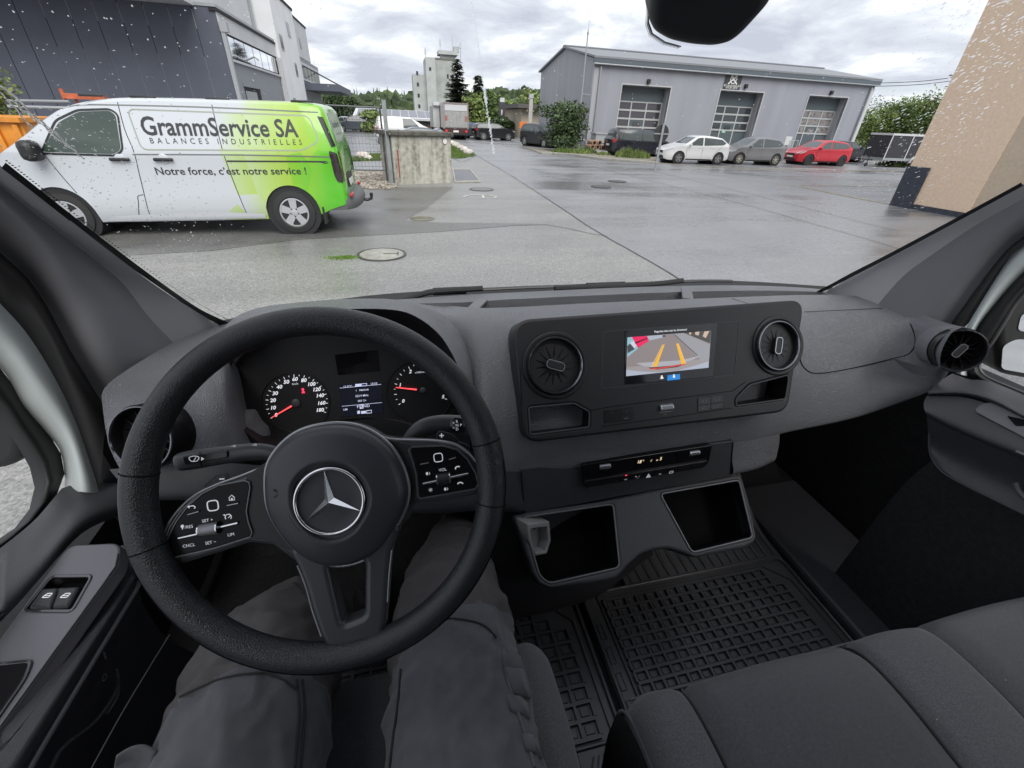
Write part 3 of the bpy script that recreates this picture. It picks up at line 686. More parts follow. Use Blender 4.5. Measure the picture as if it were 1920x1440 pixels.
def spruce(label, loc, h, r, seed, mats=None, group=None, dens=1.0):
    rng = random.Random(seed); t = thing('spruce_tree', label, 'tree', loc, 0, group)
    MB().tube([(loc[0], loc[1], loc[2]-.3), (loc[0], loc[1], loc[2]+h*.6), (loc[0], loc[1], loc[2]+h)], [h*.017, h*.010, .02], 8).build('trunk', M_BARK, t)
    mb = MB(); z = .07*h
    while z < h*.985:
        f = 1-z/h; L = r*(f**.8)*rng.uniform(.72, 1.12)+.08; nb = max(4, int(9*f+4))
        for k in range(nb):
            a = rng.uniform(0, 6.283); l = L*rng.uniform(.55, 1.12); d = Vector((math.cos(a), math.sin(a), 0)); sd = Vector((-d.y, d.x, 0))
            m = int(max(4, l*3.4*dens))
            for j in range(m):
                u = (j+.6)/m; p = Vector((loc[0], loc[1], loc[2]+z))+d*(l*u)+Vector((0, 0, -l*.32*u+l*.20*u*u))
                for sg in (-1, 1):
                    s = (.28+.30*(1-u))*rng.uniform(.7, 1.5); q = p+sd*sg*s*1.8+d*s*1.0+Vector((0, 0, -s*rng.uniform(.25, 1.1)))
                    mb.add([p-d*s*.3, q, p+d*s*.7], [(0, 1, 2)], rng.randint(0, 1))
        z += h*.021*rng.uniform(.8, 1.2)*(1.0+.4*f)
    mb.build('crown', mats or [M_NEEDLE, M_NEEDLE2], t, smooth=False, fix=False)
    return t

# ================================================================== FAR BACKGROUND
M_WOOD = mat('wooded hillside foliage', (.05, .075, .03), .9, noise=(.06, .75, 8)); M_WOOD2 = mat('light wood foliage', (.10, .15, .045), .9, noise=(.07, .6, 8)); M_WOOD3 = mat('dark wood foliage', (.024, .040, .020), .9, noise=(.09, .6, 8))
def hill(name, prof, Y, depth, seed, label, n):
    """prof: (px, py) of the wooded skyline; the slope falls towards the viewer."""
    rng = random.Random(seed); sk = [P(a, b, Y=Y) for a, b in prof]
    rows = [[Vector((p.x, Y-depth, -2)) for p in sk], [Vector((p.x, Y-depth*.5, max(p.z*.55-5, -2))) for p in sk], [Vector((p.x, Y, p.z-9)) for p in sk], [Vector((p.x, Y+depth, -2)) for p in sk]]
    o = MB().grid(surf(rows, 4, 4)).build(name, M_WOOD3); o['kind'] = 'structure'
    ico = bmesh.new(); bmesh.ops.create_icosphere(ico, subdivisions=2, radius=1); iv = [v.co.copy() for v in ico.verts]; fi = [tuple(v.index for v in f.verts) for f in ico.faces]; ico.free()
    mb = MB(); tab = [(p.x, p.z) for p in sk]
    for _ in range(n):
        x = rng.uniform(tab[0][0], tab[-1][0]); u = rng.random()**.75; top = interp(tab, x)
        z0 = -2+(top-7)*u+rng.uniform(-1, 1); y = Y-depth*(1-u); s = rng.uniform(2.6, 5.2); tall = rng.random() < .16
        sq = (s*.55, s*.55, s*1.7) if tall else (s*1.05, s*1.05, s*1.1)
        ph = [rng.uniform(0, 6) for _ in range(3)]; mi = (2 if tall else rng.choice((0, 0, 1, 1, 2)))
        vs = []
        for v in iv:
            f = 1+.22*math.sin(4*v.x+ph[0])*math.sin(4*v.y+ph[1])+.16*math.sin(8*v.z+ph[2])+rng.uniform(-.16, .16)
            k = (1-v.z)*.62 if tall else 1
            vs.append((x+v.x*sq[0]*f*k, y+v.y*sq[1]*f*k, z0+s*.7+v.z*sq[2]*f))
        mb.add(vs, fi, mi)
    o = mb.build('woodland', [M_WOOD, M_WOOD2, M_WOOD3], smooth=False, fix=False); o['kind'] = 'stuff'; o['label'] = label
hill('hill', [(560, 222), (610, 200), (640, 194), (665, 183), (700, 174), (740, 172), (790, 172), (850, 182), (900, 200), (960, 215)], 330, 120, 3, 'dark mixed wood on the hill behind the silo', 800)
hill('hill', [(820, 190), (870, 172), (900, 163), (940, 161), (985, 164), (1020, 167), (1080, 172), (1160, 186), (1300, 212), (1500, 240)], 420, 170, 5, 'pale green wood on the farther hillside', 900)
hill('hill', [(1480, 245), (1600, 225), (1700, 215), (1850, 225), (2100, 250)], 330, 120, 8, 'distant wood beyond the hedge', 350)

# concrete silo tower
M_SILO = mat('weathered silo concrete', (.35, .36, .36), .85, noise=(.35, .22, 8), bump=(6, .3)); M_SILO2 = mat('pale silo render', (.42, .435, .445), .85, noise=(.3, .12, 6)); M_WIN = mat('dark window', (.03, .035, .04), .1, spec=.7)
TY = 200.0
t = thing('silo_tower', 'tall grey concrete silo tower with roof aerials behind the low solar roof', 'tower', (14, TY, 0))
def bx(name, m, parent, x0, x1, y0, y1, z0, z1, bevel=0.0): return MB().boxw((x0, y0, z0), (x1, y1, z1)).build(name, m, parent, smooth=False, bevel=bevel)
a, b_, c, d = P(775, 138, Y=TY), P(800, 107, Y=TY), P(812, 107, Y=TY), P(859, 110, Y=TY)
a.x, b_.x, c.x, d.x = 6.4, 11.4, 15.0, 23.4
bx('stair_block', M_SILO2, t, a.x, b_.x, TY+2, TY+14, -2, a.z); bx('lift_shaft', M_SILO2, t, b_.x, c.x, TY, TY+16, -2, b_.z); bx('silo_shaft', M_SILO, t, c.x, d.x, TY+.6, TY+16, -2, d.z-.2)
for z in (4.5, 8, 11.5, 15): bx('window', M_WIN, t, a.x+1.4, a.x+2.2, TY+1.9, TY+2.05, z, z+1.2)
for z in (16.5,): bx('window', M_WIN, t, b_.x+1.2, b_.x+2, TY-.1, TY+.05, z, z+1)
for x in (c.x+4.2, c.x+6): bx('window', M_WIN, t, x, x+.7, TY+.5, TY+.65, d.z-6.2, d.z-4.9); bx('window', M_WIN, t, x, x+.7, TY+.5, TY+.65, d.z-9, d.z-7.3)
bx('roof_deck', M_SILO2, t, c.x+1.5, d.x+.4, TY+2, TY+10, d.z+1.2, d.z+2.4); bx('plant_room', M_SILO, t, c.x+2.5, d.x-.5, TY+3, TY+9, d.z-.1, d.z+1.3); bx('roof_cabin', M_SILO2, t, c.x+7.5, c.x+9.5, TY+4, TY+7, d.z+2.4, d.z+4)
for x, h in ((b_.x+.4, 3), (c.x+2.4, 6), (c.x+7, 7.5), (c.x+10, 5.5)): MB().tube([(x, TY+4, d.z), (x, TY+4, d.z+h)], .14, 6).boxw((x-.35, TY+3.7, d.z+h-2), (x+.35, TY+4.3, d.z+h-.6)).build('aerial', M_ALLOY, t)
bx('parapet', mat('parapet stain', (.16, .16, .14), .9), t, c.x-.1, d.x+.1, TY+.45, TY+16.1, d.z-.6, d.z-.1)

# low building with solar roof
M_BRICK = mat('brown brick wall', (.12, .07, .055), .85, noise=(2, .3)); M_SOLAR = mat('solar panel', (.16, .17, .20), .35, .0, spec=.4); M_EAVE = mat('pale eave', (.55, .56, .58), .5)
LY = 70.0
A, B = P(661, 218, Y=LY), P(822, 224, Y=LY)
t = thing('low_building', 'long low brown building under a roof of solar panels', 'building', (0, LY, 0))
bx('wall', M_BRICK, t, A.x+.4, B.x-.3, LY+.5, LY+9, -.5, A.z-.05)
zt = A.z+.05; zr = zt+.95; rw = Frame((A.x, LY, zt), (1, 0, 0), (0, 7, zr-zt))
MB().boxw((0, 0, -.25), (B.x-A.x, 7.2, 0), rw).build('roof', M_EAVE, t, smooth=False)
npan = 9
for k in range(npan):
    w = (B.x-A.x-.8)/npan; MB().boxw((.4+k*w+.05, .9, .004), (.4+(k+1)*w-.05, 6.6, .05), rw).build('solar_panel', M_SOLAR, t, smooth=False)
for k in range(14): bx('window', M_WIN, t, A.x+6.2+k*.42, A.x+6.5+k*.42, LY+.42, LY+.52, A.z-.75, A.z-.3)
A = P(690, 204, Y=110)
t = thing('house', 'grey hip roofed house beyond the low solar roof', 'house', (A.x, 110, 0)); bx('wall', M_SILO2, t, A.x-7, A.x+4, 110, 118, -1, 1.69)
MB().add([(A.x-8, 109, 1.7), (A.x+5, 109, 1.7), (A.x+5, 119, 1.7), (A.x-8, 119, 1.7), (A.x-3.5, 114, 3.2), (A.x+.5, 114, 3.2)], [(0, 1, 5, 4), (1, 2, 5), (2, 3, 4, 5), (3, 0, 4), (0, 3, 2, 1)]).build('roof', mat('grey roof', (.22, .23, .24), .7), t, smooth=False)

# spruces and the mid-distance green
spruce('tall spruce standing right of the silo tower', (P(859, 200, Y=118).x, 118, -1), 14.2, 6.2, 11, dens=1.7)
spruce('smaller spruce right of the tall one', (P(897, 200, Y=112).x, 112, -1), 11.0, 4.2, 12, dens=1.7)
spruce('spruce lower crown beside the lorry', (P(876, 200, Y=110).x, 110, -1), 6.5, 3.2, 14, dens=1.6)
for i, (px, Y, h, rx, lab, ms) in enumerate(((893, 75, 5.0, 2.2, 'light green tree right of the lorry', (M_L2, M_L1, M_L3)), (930, 90, 5.6, 3.4, 'broad pale tree behind the parked dark car', (M_L2, M_L1, M_L1)), (962, 88, 5.0, 3.2, 'round tree left of the beige house', (M_L1, M_L2, M_L3)), (915, 84, 6.0, 2.8, 'mid green tree between spruce and pylon', (M_L1, M_L3, M_L2)),
                                             (940, 62, 2.4, 2.2, 'dark clipped bush beside the beige house', (M_L3, M_L3, M_L1)), (695, 60, 2.6, 1.9, 'small pale tree in front of the low building', (M_L2, M_L1, M_L1)), (630, 95, 5.5, 4.5, 'bushy tree beside the grey building end', (M_L3, M_L1, M_L3)), (660, 100, 5, 4, 'dense tree behind the parked cars', (M_L3, M_L1, M_L3)),
                                             (1005, 80, 6.5, 4.0, 'bright green tree above the beige house roof', (M_L2, M_L2, M_L1)))):
    g = P(px, 240, Y=Y); bush('garden_tree', lab, 'tree', (g.x, Y, -.3), rx, h, 1500, .42, 40+i, list(ms))

# beige house, white post, pylon, orange sign
M_BEIGE = mat('beige render', (.42, .36, .28), .85, noise=(.5, .1)); M_ROOFD = mat('dark fascia', (.10, .09, .085), .7)
A, B = P(977, 194, Y=58), P(1040, 196, Y=58)
t = thing('beige_house', 'beige house with flat overhanging dark eaves behind the bush', 'house', (A.x, 58, 0))
bx('wall', M_BEIGE, t, A.x+.2, B.x+4, 58.3, 68, -.3, A.z-.5)
for k in range(7): bx('rafter', M_BEIGE, t, A.x+.6+k*.75, A.x+.75+k*.75, 57.5, 58.3, A.z-.75, A.z-.5)
bx('roof', M_ROOFD, t, A.x-.5, B.x+4.5, 57.3, 68.6, A.z-.45, A.z-.02); bx('window', M_WIN, t, A.x+3.0, A.x+3.8, 58.2, 58.31, A.z-2.2, A.z-1.2)
bx('porch_roof', M_SILO2, t, A.x+4.0, B.x+4, 56.2, 58.28, A.z-1.35, A.z-1.15)
p = P(993, 245, Y=48); q = P(990, 176, Y=48)
t = thing('white_chimney_post', 'slim white post standing in front of the beige house', 'post', (p.x, 48, 0)); MB().boxw((p.x-.16, 47.85, -.2), (p.x+.16, 48.15, q.z-.35)).build('shaft', mat('white stone', (.6, .58, .54), .7, noise=(3, .1)), t, smooth=False); MB().boxw((p.x-.2, 47.8, q.z-.35), (p.x+.2, 48.2, q.z)).build('cap', M_EAVE, t, smooth=False, bevel=.03)
p = P(941, 232, Y=70); q = P(941, 180, Y=70)
t = thing('pylon_sign', 'dark tall pylon sign with a pale head between the trees', 'sign', (p.x, 70, 0)); bx('panel', mat('dark pylon', (.06, .055, .07), .5), t, p.x-.45, p.x+.45, 70, 70.3, -.2, q.z-.7); bx('head', M_EAVE, t, p.x-.3, p.x+.3, 69.95, 70.35, q.z-.7, q.z-.2); bx('stripe', M_EAVE, t, p.x-.15, p.x+.05, 69.97, 69.99, 2.2, q.z-1.6)
p = P(981, 272, Z=0); q = P(981, 228, Y=p.y)
t = thing('orange_road_sign', 'blank orange temporary sign on a post beside the dark off-roader', 'sign', p); MB().tube([(p.x, p.y, 0), (p.x, p.y, q.z)], .035, 8).build('post', M_BLKTRIM, t)
MB().boxw((p.x-.40, p.y-.05, q.z-.52), (p.x+.40, p.y-.02, q.z-.02)).build('board', mat('orange sign', (.72, .20, .03), .5, noise=(3, .25)), t, smooth=False, bevel=.03)

# lorry seen from behind
a = P(833, 262, Z=0); LX, LYY = 5.25, 47.2
t = thing('lorry', 'lorry seen from behind with grey tail lift and reddish light bar', 'lorry', (LX, LYY, 0)); M_LIFT = mat('tail lift aluminium', (.36, .36, .35), .5, .3, noise=(4, .12))
zt = P(855, 193, Y=LYY).z
bx('cargo_box', mat('lorry white', (.6, .6, .6), .5), t, LX-1.2, LX+1.15, LYY+.06, LYY+7, .95, zt); bx('tail_lift', M_LIFT, t, LX-1.05, LX+1.05, LYY-.02, LYY+.05, 1.0, zt-.65)
for k in range(6): bx('slat', M_LIFT, t, LX-1.03+k*.36, LX-.76+k*.36, LYY-.045, LYY-.021, 1.05, zt-.72)
bx('top_rail', mat('red lorry rail', (.24, .20, .19), .5), t, LX-1.2, LX+1.15, LYY-.05, LYY+.05, zt-.12, zt+.02); bx('header', M_EAVE, t, LX-1.05, LX+1.05, LYY-.03, LYY+.05, zt-.62, zt-.13)
for s in (-1, 1): bx('corner_post', mat('lorry post', (.3, .25, .24), .5), t, LX-.03+s*1.12-.06, LX-.03+s*1.12+.06, LYY-.06, LYY+.06, .9, zt-.12); bx('hazard_panel', mat('red white hazard', (.34, .14, .13), .5), t, LX+s*.93-.12, LX+s*.93+.12, LYY-.06, LYY-.047, 1.55, 1.95)
bx('chassis', mat('dark red chassis', (.06, .02, .02), .6), t, LX-1.1, LX+1.1, LYY+.0, LYY+6.5, .5, .94); bx('bumper_bar', M_BLKTRIM, t, LX-1.15, LX+1.12, LYY-.12, LYY-.02, .40, .56); bx('number_plate', M_PLATE, t, LX-.3, LX+.2, LYY-.03, LYY-.005, .62, .78)
for s in (-1, 1): bx('tail_lamp', mat('lit tail lamp', (.5, .02, .02), .3, emit=((1, .05, .04), 1.2 if s > 0 else .2)), t, LX+s*.95-.1, LX+s*.95+.1, LYY-.03, LYY-.003, .66, .80)
for s in (-1, 1):
    MB().lathe([(0, -.14), (.42, -.14), (.45, -.1), (.45, .1), (.42, .14), (0, .14)], Frame((LX+s*.9, LYY+1.2, .45), (0, 1, 0), (0, 0, 1)), 22).build('wheel', M_TYRE, t)
    MB().lathe([(0, -.14), (.42, -.14), (.45, -.1), (.45, .1), (.42, .14), (0, .14)], Frame((LX+s*.58, LYY+1.2, .45), (0, 1, 0), (0, 0, 1)), 22).build('wheel', M_TYRE, t)
t = thing('parked_lorry_cab', 'pale lorry box glimpsed left of the lorry with the tail lift', 'lorry', (3.6, 50, 0)); bx('cargo_box', mat('pale tarpaulin', (.5, .5, .5), .6), t, 3.35, 3.98, 50.5, 56, .9, 2.75); bx('roof_fairing', M_EAVE, t, 3.38, 3.98, 50.2, 51.2, 2.76, 3.05)
for y in (51.5, 55): MB().lathe([(0, -.14), (.45, -.14), (.45, .14), (0, .14)], Frame((3.55, y, .45), (0, 1, 0), (0, 0, 1)), 20).build('wheel', M_TYRE, t)

# ================================================================== DARK HALL AND GREY WING BEHIND THE VAN
HY = 30.0; K = P(402, 13, Y=HY); HX, HZ = K.x, K.z
M_CLAD = mat('anthracite cladding panel', (.088, .098, .13), .5, bump=(30, .15), noise=(.8, .08)); M_CLADJ = mat('cladding joint', (.02, .02, .024), .8); M_FASC = mat('grey roof fascia', (.34, .36, .38), .45)
t = thing('dark_clad_hall', 'large anthracite clad hall behind the white and green van', 'building', (HX, HY, 0))
bx('wall', M_CLADJ, t, HX-45, HX-.02, HY+.05, HY+25, -.2, HZ-.05)
pw = 1.04
for k in range(36): bx('panel', M_CLAD, t, HX-(k+1)*pw+.014, HX-k*pw-.014, HY-.02, HY+.06, -.2, HZ-.02)
bx('roof_fascia', M_FASC, t, HX-45, HX+.05, HY-.06, HY+25, HZ, HZ+.13)
G = Frame((HX+.02, HY, 0), (0, 1, 0), (0, 0, 1))
M_GREY = mat('light grey render', (.58, .59, .60), .8, noise=(.6, .06)); M_GREY2 = mat('mid grey cladding', (.26, .275, .30), .6, bump=(20, .15)); M_WHITER = mat('white render', (.78, .79, .80), .8, noise=(.6, .06)); M_SKYGL = mat('sky reflecting glass', (.86, .89, .92), .04, 1.0)
t = thing('grey_office_wing', 'light grey office building with strip windows and entrance canopy right of the dark hall', 'building', (HX, HY, 0))
def gp(name, pix, m, h0, h1, bevel=0.0, holes=()):
    return plate(name, [G.pts(pix)]+[G.pts(h) for h in holes], G, h0, h1, m, t, bevel, smooth=False)
y_of = lambda px, py: G.pix(px, py)[0]
u0, u1, u2, u3 = 0.0, y_of(530, 130), y_of(548, 190), y_of(575, 190)
zA = G.pix(404, 16)[1]; uA = y_of(513, 78)
# facade bays as solid blocks going back from the face
def blk(name, m, ua, ub, z0, z1, h0, h1): return MB().boxw((ua, z0, h0), (ub, z1, h1), G).build(name, m, t, smooth=False)
zb0, zb1 = G.pix(424, 62)[1], G.pix(436, 107)[1]
uW0, uW1 = .25, y_of(522, 107)
blk('upper_wall', M_GREY, 0, uA, zb0, zA-.1, -8, 0); blk('lower_wall', M_GREY2, 0, uA, -.2, zb1-.12, -8, .0)
blk('parapet_cap', M_CLADJ, -.1, uA+.1, zA-.1, zA+.02, -.3, .08)
npn = 7
for k in range(npn):
    a = uW0+(uW1-uW0)*k/npn; b2 = uW0+(uW1-uW0)*(k+1)/npn; pn = blk('window', M_EAVE, a, b2, zb1-.1, zb0-.02, -.25, -.05)
    pn2 = MB().boxw((a+.05, zb1-.02, -.06), (b2-.05, zb0-.10, -.03), G).build('pane', M_SKYGL, pn, smooth=False)
blk('window_sill', M_EAVE, 0, uW1+.2, zb1-.22, zb1-.11, -.1, .12); blk('window_wall_back', M_CLADJ, 0, uA, zb1-.12, zb0, -8, -.26)
blk('gutter_pipe', M_FASC, -.12, .12, -.2, zA-.6, .02, .2); blk('gutter_box', M_FASC, -.15, .2, zA-.9, zA-.5, .02, .35); blk('gutter_pipe', M_GREY, uA-.35, uA-.1, -.2, zA-.9, .02, .3)
# gate in the lower wall
du0, du1, dz = y_of(457, 162), y_of(487, 168), G.pix(457, 162)[1]
blk('gate_recess', M_CLADJ, du0, du1, -.1, dz, .0, .012); blk('gate_leaf', M_FASC, du0+.1, du0+(du1-du0)*.7, -.1, dz-.2, .013, .03); blk('gate_lintel', M_GREY2, du0-.1, du1+.1, dz, dz+.15, .0, .06)
MB().tube([G.w((du0+du1)/2, dz+1.3, 0), G.w((du0+du1)/2, dz+1.5, .5), G.w((du0+du1)/2, dz+1.35, .7)], .05, 6).build('wall_lamp', M_FASC, t)
# tall set-back volume, stair tower, end block
zT = 17.0
blk('set_back_storey', M_GREY, -3.0, uA, zA+.03, zT, -16, -.9); blk('downpipe', M_FASC, uA-1.2, uA-1.0, zA, zT, -.88, -.75)
uS0, uS1 = uA+.0, y_of(541, 24); zS = G.pix(540, 20)[1]
blk('stair_tower', M_WHITER, uS0+.02, uS1, -.2, zS, -9, .25); blk('stair_tower_cap', M_CLADJ, uS0, uS1+.1, zS, zS+.18, -9, .32)
for pa, pb in (((522, 62), (534, 97)), ((535, 40), (546, 73)), ((551, 117), (560, 145)), ((549, 183), (555, 196))):
    (ua, za), (ub, zb) = G.pix(pa[0], pa[1], .25), G.pix(pb[0], pb[1], .25); w = blk('window', M_FASC, ua, ua+max(ub-ua, 1.0), zb, za, .2, .27); MB().boxw((ua+.12, zb+.12, .27), (ua+max(ub-ua, 1.0)-.12, za-.12, .28), G).build('pane', M_WIN, w, smooth=False)
uE1 = y_of(570, 53); zE = G.pix(569, 53)[1]; zE2 = G.pix(560, 106)[1]
blk('end_block', M_GREY, uS1+.02, uE1, zE2, zE, -9, .1); blk('end_block_cap', M_CLADJ, uS1, uE1+.1, zE, zE+.15, -9, .16); blk('end_slit_window', M_WIN, uS1+2.2, uS1+2.9, zE2+1.5, zE-2.0, .1, .115)
uF1 = y_of(593, 122); zF = zE2; zC = G.pix(570, 158)[1]
blk('low_end_block', M_GREY2, uS1+.03, uF1, zC+.3, zF-.05, -7, .1); blk('ground_floor_wall', M_GREY, uS1+.03, uF1, -.2, zC+.28, -7, 0)
za, zb = G.pix(570, 133)[1], G.pix(572, 152)[1]
n5 = 5; ua = uS1+.8; wd = (uF1-uS1-1.5)/n5
for k in range(n5):
    w = blk('window', M_EAVE, ua+k*wd, ua+(k+1)*wd, zb, za+.6, .08, .14); MB().boxw((ua+k*wd+.25, zb+.2, .14), (ua+(k+1)*wd-.2, za+.4, .155), G).build('pane', M_WIN, w, smooth=False)
blk('canopy', M_CLAD, uS1+.5, uF1+.5, zC-.45, zC+.1, .0, 3.2)
for u in (uS1+2, uF1-2): MB().tube([G.w(u, zF-.6, .1), G.w(u, zC+.1, 3.0)], .05, 6).build('canopy_stay', M_CLADJ, t)
for u in (uS1+2.5, uF1-4.5): blk('entrance_window', M_WIN, u, u+2.6, .3, zC-1.3, .0, .02)

# orange skip and plant at the left edge, with rails in front of the hall
M_ORANGE = mat('orange skip paint', (.62, .24, .03), .5, noise=(2.5, .25)); M_REDOR = mat('faded red plant paint', (.50, .12, .05), .5, noise=(4, .3))
p = P(20, 275, Y=14.5); SX = p.x
t = thing('orange_skip', 'orange ribbed skip container behind the van bonnet', 'skip', (SX-.9, 14.5, 0)); x0, x1 = SX-3.3, P(58, 270, Y=14.5).x; zt = P(20, 229, Y=14.5).z
for z0, z1, nm in ((0.1, zt, 'wall'),): bx(nm, M_ORANGE, t, x0, x1, 14.5, 16.5, z0, z1)
for k in range(9): bx('rib', M_ORANGE, t, x1-.16-k*.42, x1-.06-k*.42, 14.42, 14.5, .1, zt-.05)
bx('rim', M_ORANGE, t, x0-.05, x1+.05, 14.40, 16.6, zt, zt+.1)
p = P(75, 216, Y=17); t = thing('red_machine_part', 'heap of faded red machine arms behind the orange skip', 'machine', (p.x, 17, 0)); mb = MB()
for k in range(7):
    a = Vector((p.x-.7+k*.25, 17+random.uniform(-.3, .3), p.z-.25+random.uniform(-.15, .15))); mb.tube([a, a+Vector((random.uniform(.3, .8), .2, random.uniform(-.1, .3)))], .10, 8)
mb.boxw((p.x-.9, 16.6, 0), (p.x+.9, 17.4, p.z-.3)); mb.build('arm', M_REDOR, t)
p = P(150, 183, Y=22); t = thing('orange_scaffold_beam', 'orange beam lying above the van roof line', 'beam', (p.x, 22, 0)); q = P(200, 187, Y=22); MB().boxw((p.x-.5, 21.9, p.z-.05), (q.x, 22.1, p.z+.12)).tube([(p.x-.5, 22, p.z-.15), (p.x-.5, 22, p.z+.25)], .06, 6).build('beam', M_REDOR, t); MB().tube([(p.x-.2, 22.1, 0), (p.x-.2, 22.1, p.z-.05)], .05, 6).tube([(q.x-.2, 22.1, 0), (q.x-.2, 22.1, p.z-.05)], .05, 6).build('leg', M_REDOR, t)
for k, (py, lab) in enumerate(((189, 'upper grey guard rail before the dark hall'), (199, 'lower pale guard rail before the dark hall'))):
    a, b2 = P(-60, py-1, Y=20), P(130, py+2+2*k, Y=20); t = thing('guard_rail', lab, 'rail', (a.x, 20, 0), group='guard rails before the dark hall'); MB().tube([a, b2], .05, 8).build('rail', M_FASC if k else M_GREY2, t)
    mb = MB()
    for x in (a.x+1, (a.x+b2.x)/2, b2.x-.1): mb.tube([(x, 20.07, 0), (x, 20.07, a.z+.0)], .04, 6)
    mb.build('post', M_FASC, t)
g = P(15, 240, Y=18); bush('shrub', 'thin green shrub at the left end of the rails', 'shrub', (g.x, 18, 0), 1.0, 3.1, 1500, .12, 91, [M_L2, M_L1, M_L3])

# ================================================================== CONCRETE BLOCK, GATE POST, FENCE, GRAVEL, ROCKS, VERGE
a, b2 = P(742, 347, Z=0), P(848, 343, Z=0); CBF = Frame((a.x, a.y, 0), (b2.x-a.x, b2.y-a.y, 0), (0, 0, 1)); CW = (b2-a).length
# CBF.n points at the viewer, so depth runs to negative heights
def stained():
    m, N, L, b = node_mat('stained weathered concrete'); tc = N.new('ShaderNodeTexCoord')
    mp = N.new('ShaderNodeMapping'); mp.inputs['Scale'].default_value = (7, 7, .7); L.new(tc.outputs['Object'], mp.inputs['Vector'])
    n1 = N.new('ShaderNodeTexNoise'); n1.inputs['Scale'].default_value = 1; n1.inputs['Detail'].default_value = 6; L.new(mp.outputs[0], n1.inputs['Vector'])
    n2 = N.new('ShaderNodeTexNoise'); n2.inputs['Scale'].default_value = 9; n2.inputs['Detail'].default_value = 6; L.new(tc.outputs['Object'], n2.inputs['Vector'])
    r = N.new('ShaderNodeValToRGB'); e = r.color_ramp.elements; e[0].position = .34; e[0].color = (.15, .145, .105, 1); e[1].position = .62; e[1].color = (.48, .47, .42, 1); k = e.new(.48); k.color = (.35, .34, .295, 1)
    mx = N.new('ShaderNodeMath'); mx.operation = 'MULTIPLY_ADD'; mx.inputs[1].default_value = .45; L.new(n2.outputs['Fac'], mx.inputs[0]); 
    sc = N.new('ShaderNodeMath'); sc.operation = 'MULTIPLY'; sc.inputs[1].default_value = .58; L.new(n1.outputs['Fac'], sc.inputs[0]); L.new(sc.outputs[0], mx.inputs[2])
    L.new(mx.outputs[0], r.inputs[0]); L.new(r.outputs[0], b.inputs['Base Color']); b.inputs['Roughness'].default_value = .85
    bp = N.new('ShaderNodeBump'); bp.inputs['Strength'].default_value = .5; bp.inputs['Distance'].default_value = .01; L.new(n2.outputs['Fac'], bp.inputs['Height']); L.new(bp.outputs[0], b.inputs['Normal'])
    return m
M_STAIN = stained()
t = thing('concrete_block', 'stained concrete meter block with a dark capping slab and white disc', 'concrete block', (a.x, a.y, 0)); zc = 1.30
MB().boxw((0, -.1, -1.1), (CW, zc, 0), CBF).build('block', M_STAIN, t, smooth=False, bevel=.015)
MB().boxw((-.10, zc, -1.2), (CW+.06, zc+.11, .08), CBF).build('capping_slab', mat('mossy dark slab', (.09, .088, .075), .85, noise=(6, .5)), t, smooth=False, bevel=.015)
u, v = CBF.pix(834, 265); MB().lathe([(.085, .003), (.085, .014), (.075, .015)], Frame(CBF.w(u, v), CBF.ex, CBF.ey), 24).build('disc_rim', M_BLKTRIM, t); MB().lathe([(.074, .004), (.074, .018), (0, .019)], Frame(CBF.w(u, v), CBF.ex, CBF.ey), 24).build('disc', mat('white disc', (.7, .69, .66), .5), t)
(ua, va), (ub, vb) = CBF.pix(744, 281), CBF.pix(749, 333); MB().boxw((ua, vb, .002), (ua+.035, va, .012), CBF).build('rust_stripe', mat('red marker strip', (.30, .05, .04), .6), t, smooth=False)
p = P(735, 346, Z=0); q = P(718, 188, Y=p.y)
t = thing('gate_post', 'galvanised square gate post left of the concrete block', 'post', (p.x, p.y, 0)); MB().boxw((p.x-.055, p.y-.055, 0), (p.x+.055, p.y+.055, q.z)).build('post', mat('galvanised steel', (.30, .32, .33), .5, .5, noise=(4, .15)), t, smooth=False, bevel=.006); MB().boxw((p.x-.06, p.y-.06, q.z), (p.x+.06, p.y+.06, q.z+.012)).build('cap', M_FASC, t, smooth=False)
MB().boxw((p.x-.09, p.y-.09, .0), (p.x+.09, p.y+.09, .02)).build('base_plate', M_FASC, t, smooth=False)
# wire mesh gate leaf
p2 = P(728, 343, Z=0); FY = p2.y; fx1 = p2.x-.02; fx0 = -4.6; zt = P(707, 200, Y=FY).z-.02
t = thing('mesh_gate', 'wire mesh gate leaf with a thin dark frame beside the galvanised post', 'gate', (fx1, FY, 0)); M_WIRE = mat('dark wire', (.10, .11, .115), .5, .5)
MB().tube([(fx1, FY, .06), (fx1, FY, zt)], .025, 8).tube([(fx1, FY, zt), (fx0, FY, zt)], .022, 8).tube([(fx1, FY, .35), (fx0, FY, .35)], .02, 8).tube([(fx0, FY, .06), (fx0, FY, zt)], .025, 8).build('frame', M_WIRE, t)
mb = MB()
for k in range(int((fx1-fx0)/.10)): x = fx0+.10*(k+1); mb.boxw((x-.003, FY-.003, .36), (x+.003, FY+.003, zt-.02))
for k in range(int((zt-.4)/.2)): z = .45+.2*k; mb.boxw((fx0, FY-.004, z-.004), (fx1, FY+.004, z+.004))
mb.build('wire_mesh', M_WIRE, t, smooth=False, fix=False)['kind'] = 'stuff'
ico = bmesh.new(); bmesh.ops.create_icosphere(ico, subdivisions=1, radius=1); IV = [v.co.copy() for v in ico.verts]; IF = [tuple(v.index for v in f.verts) for f in ico.faces]; ico.free()
def rock_verts(c, s, rng, squash=.7): return [(c[0]+v.x*s[0]*rng.uniform(.75, 1.2), c[1]+v.y*s[1]*rng.uniform(.75, 1.2), c[2]+v.z*s[2]*squash*rng.uniform(.75, 1.2)) for v in IV]
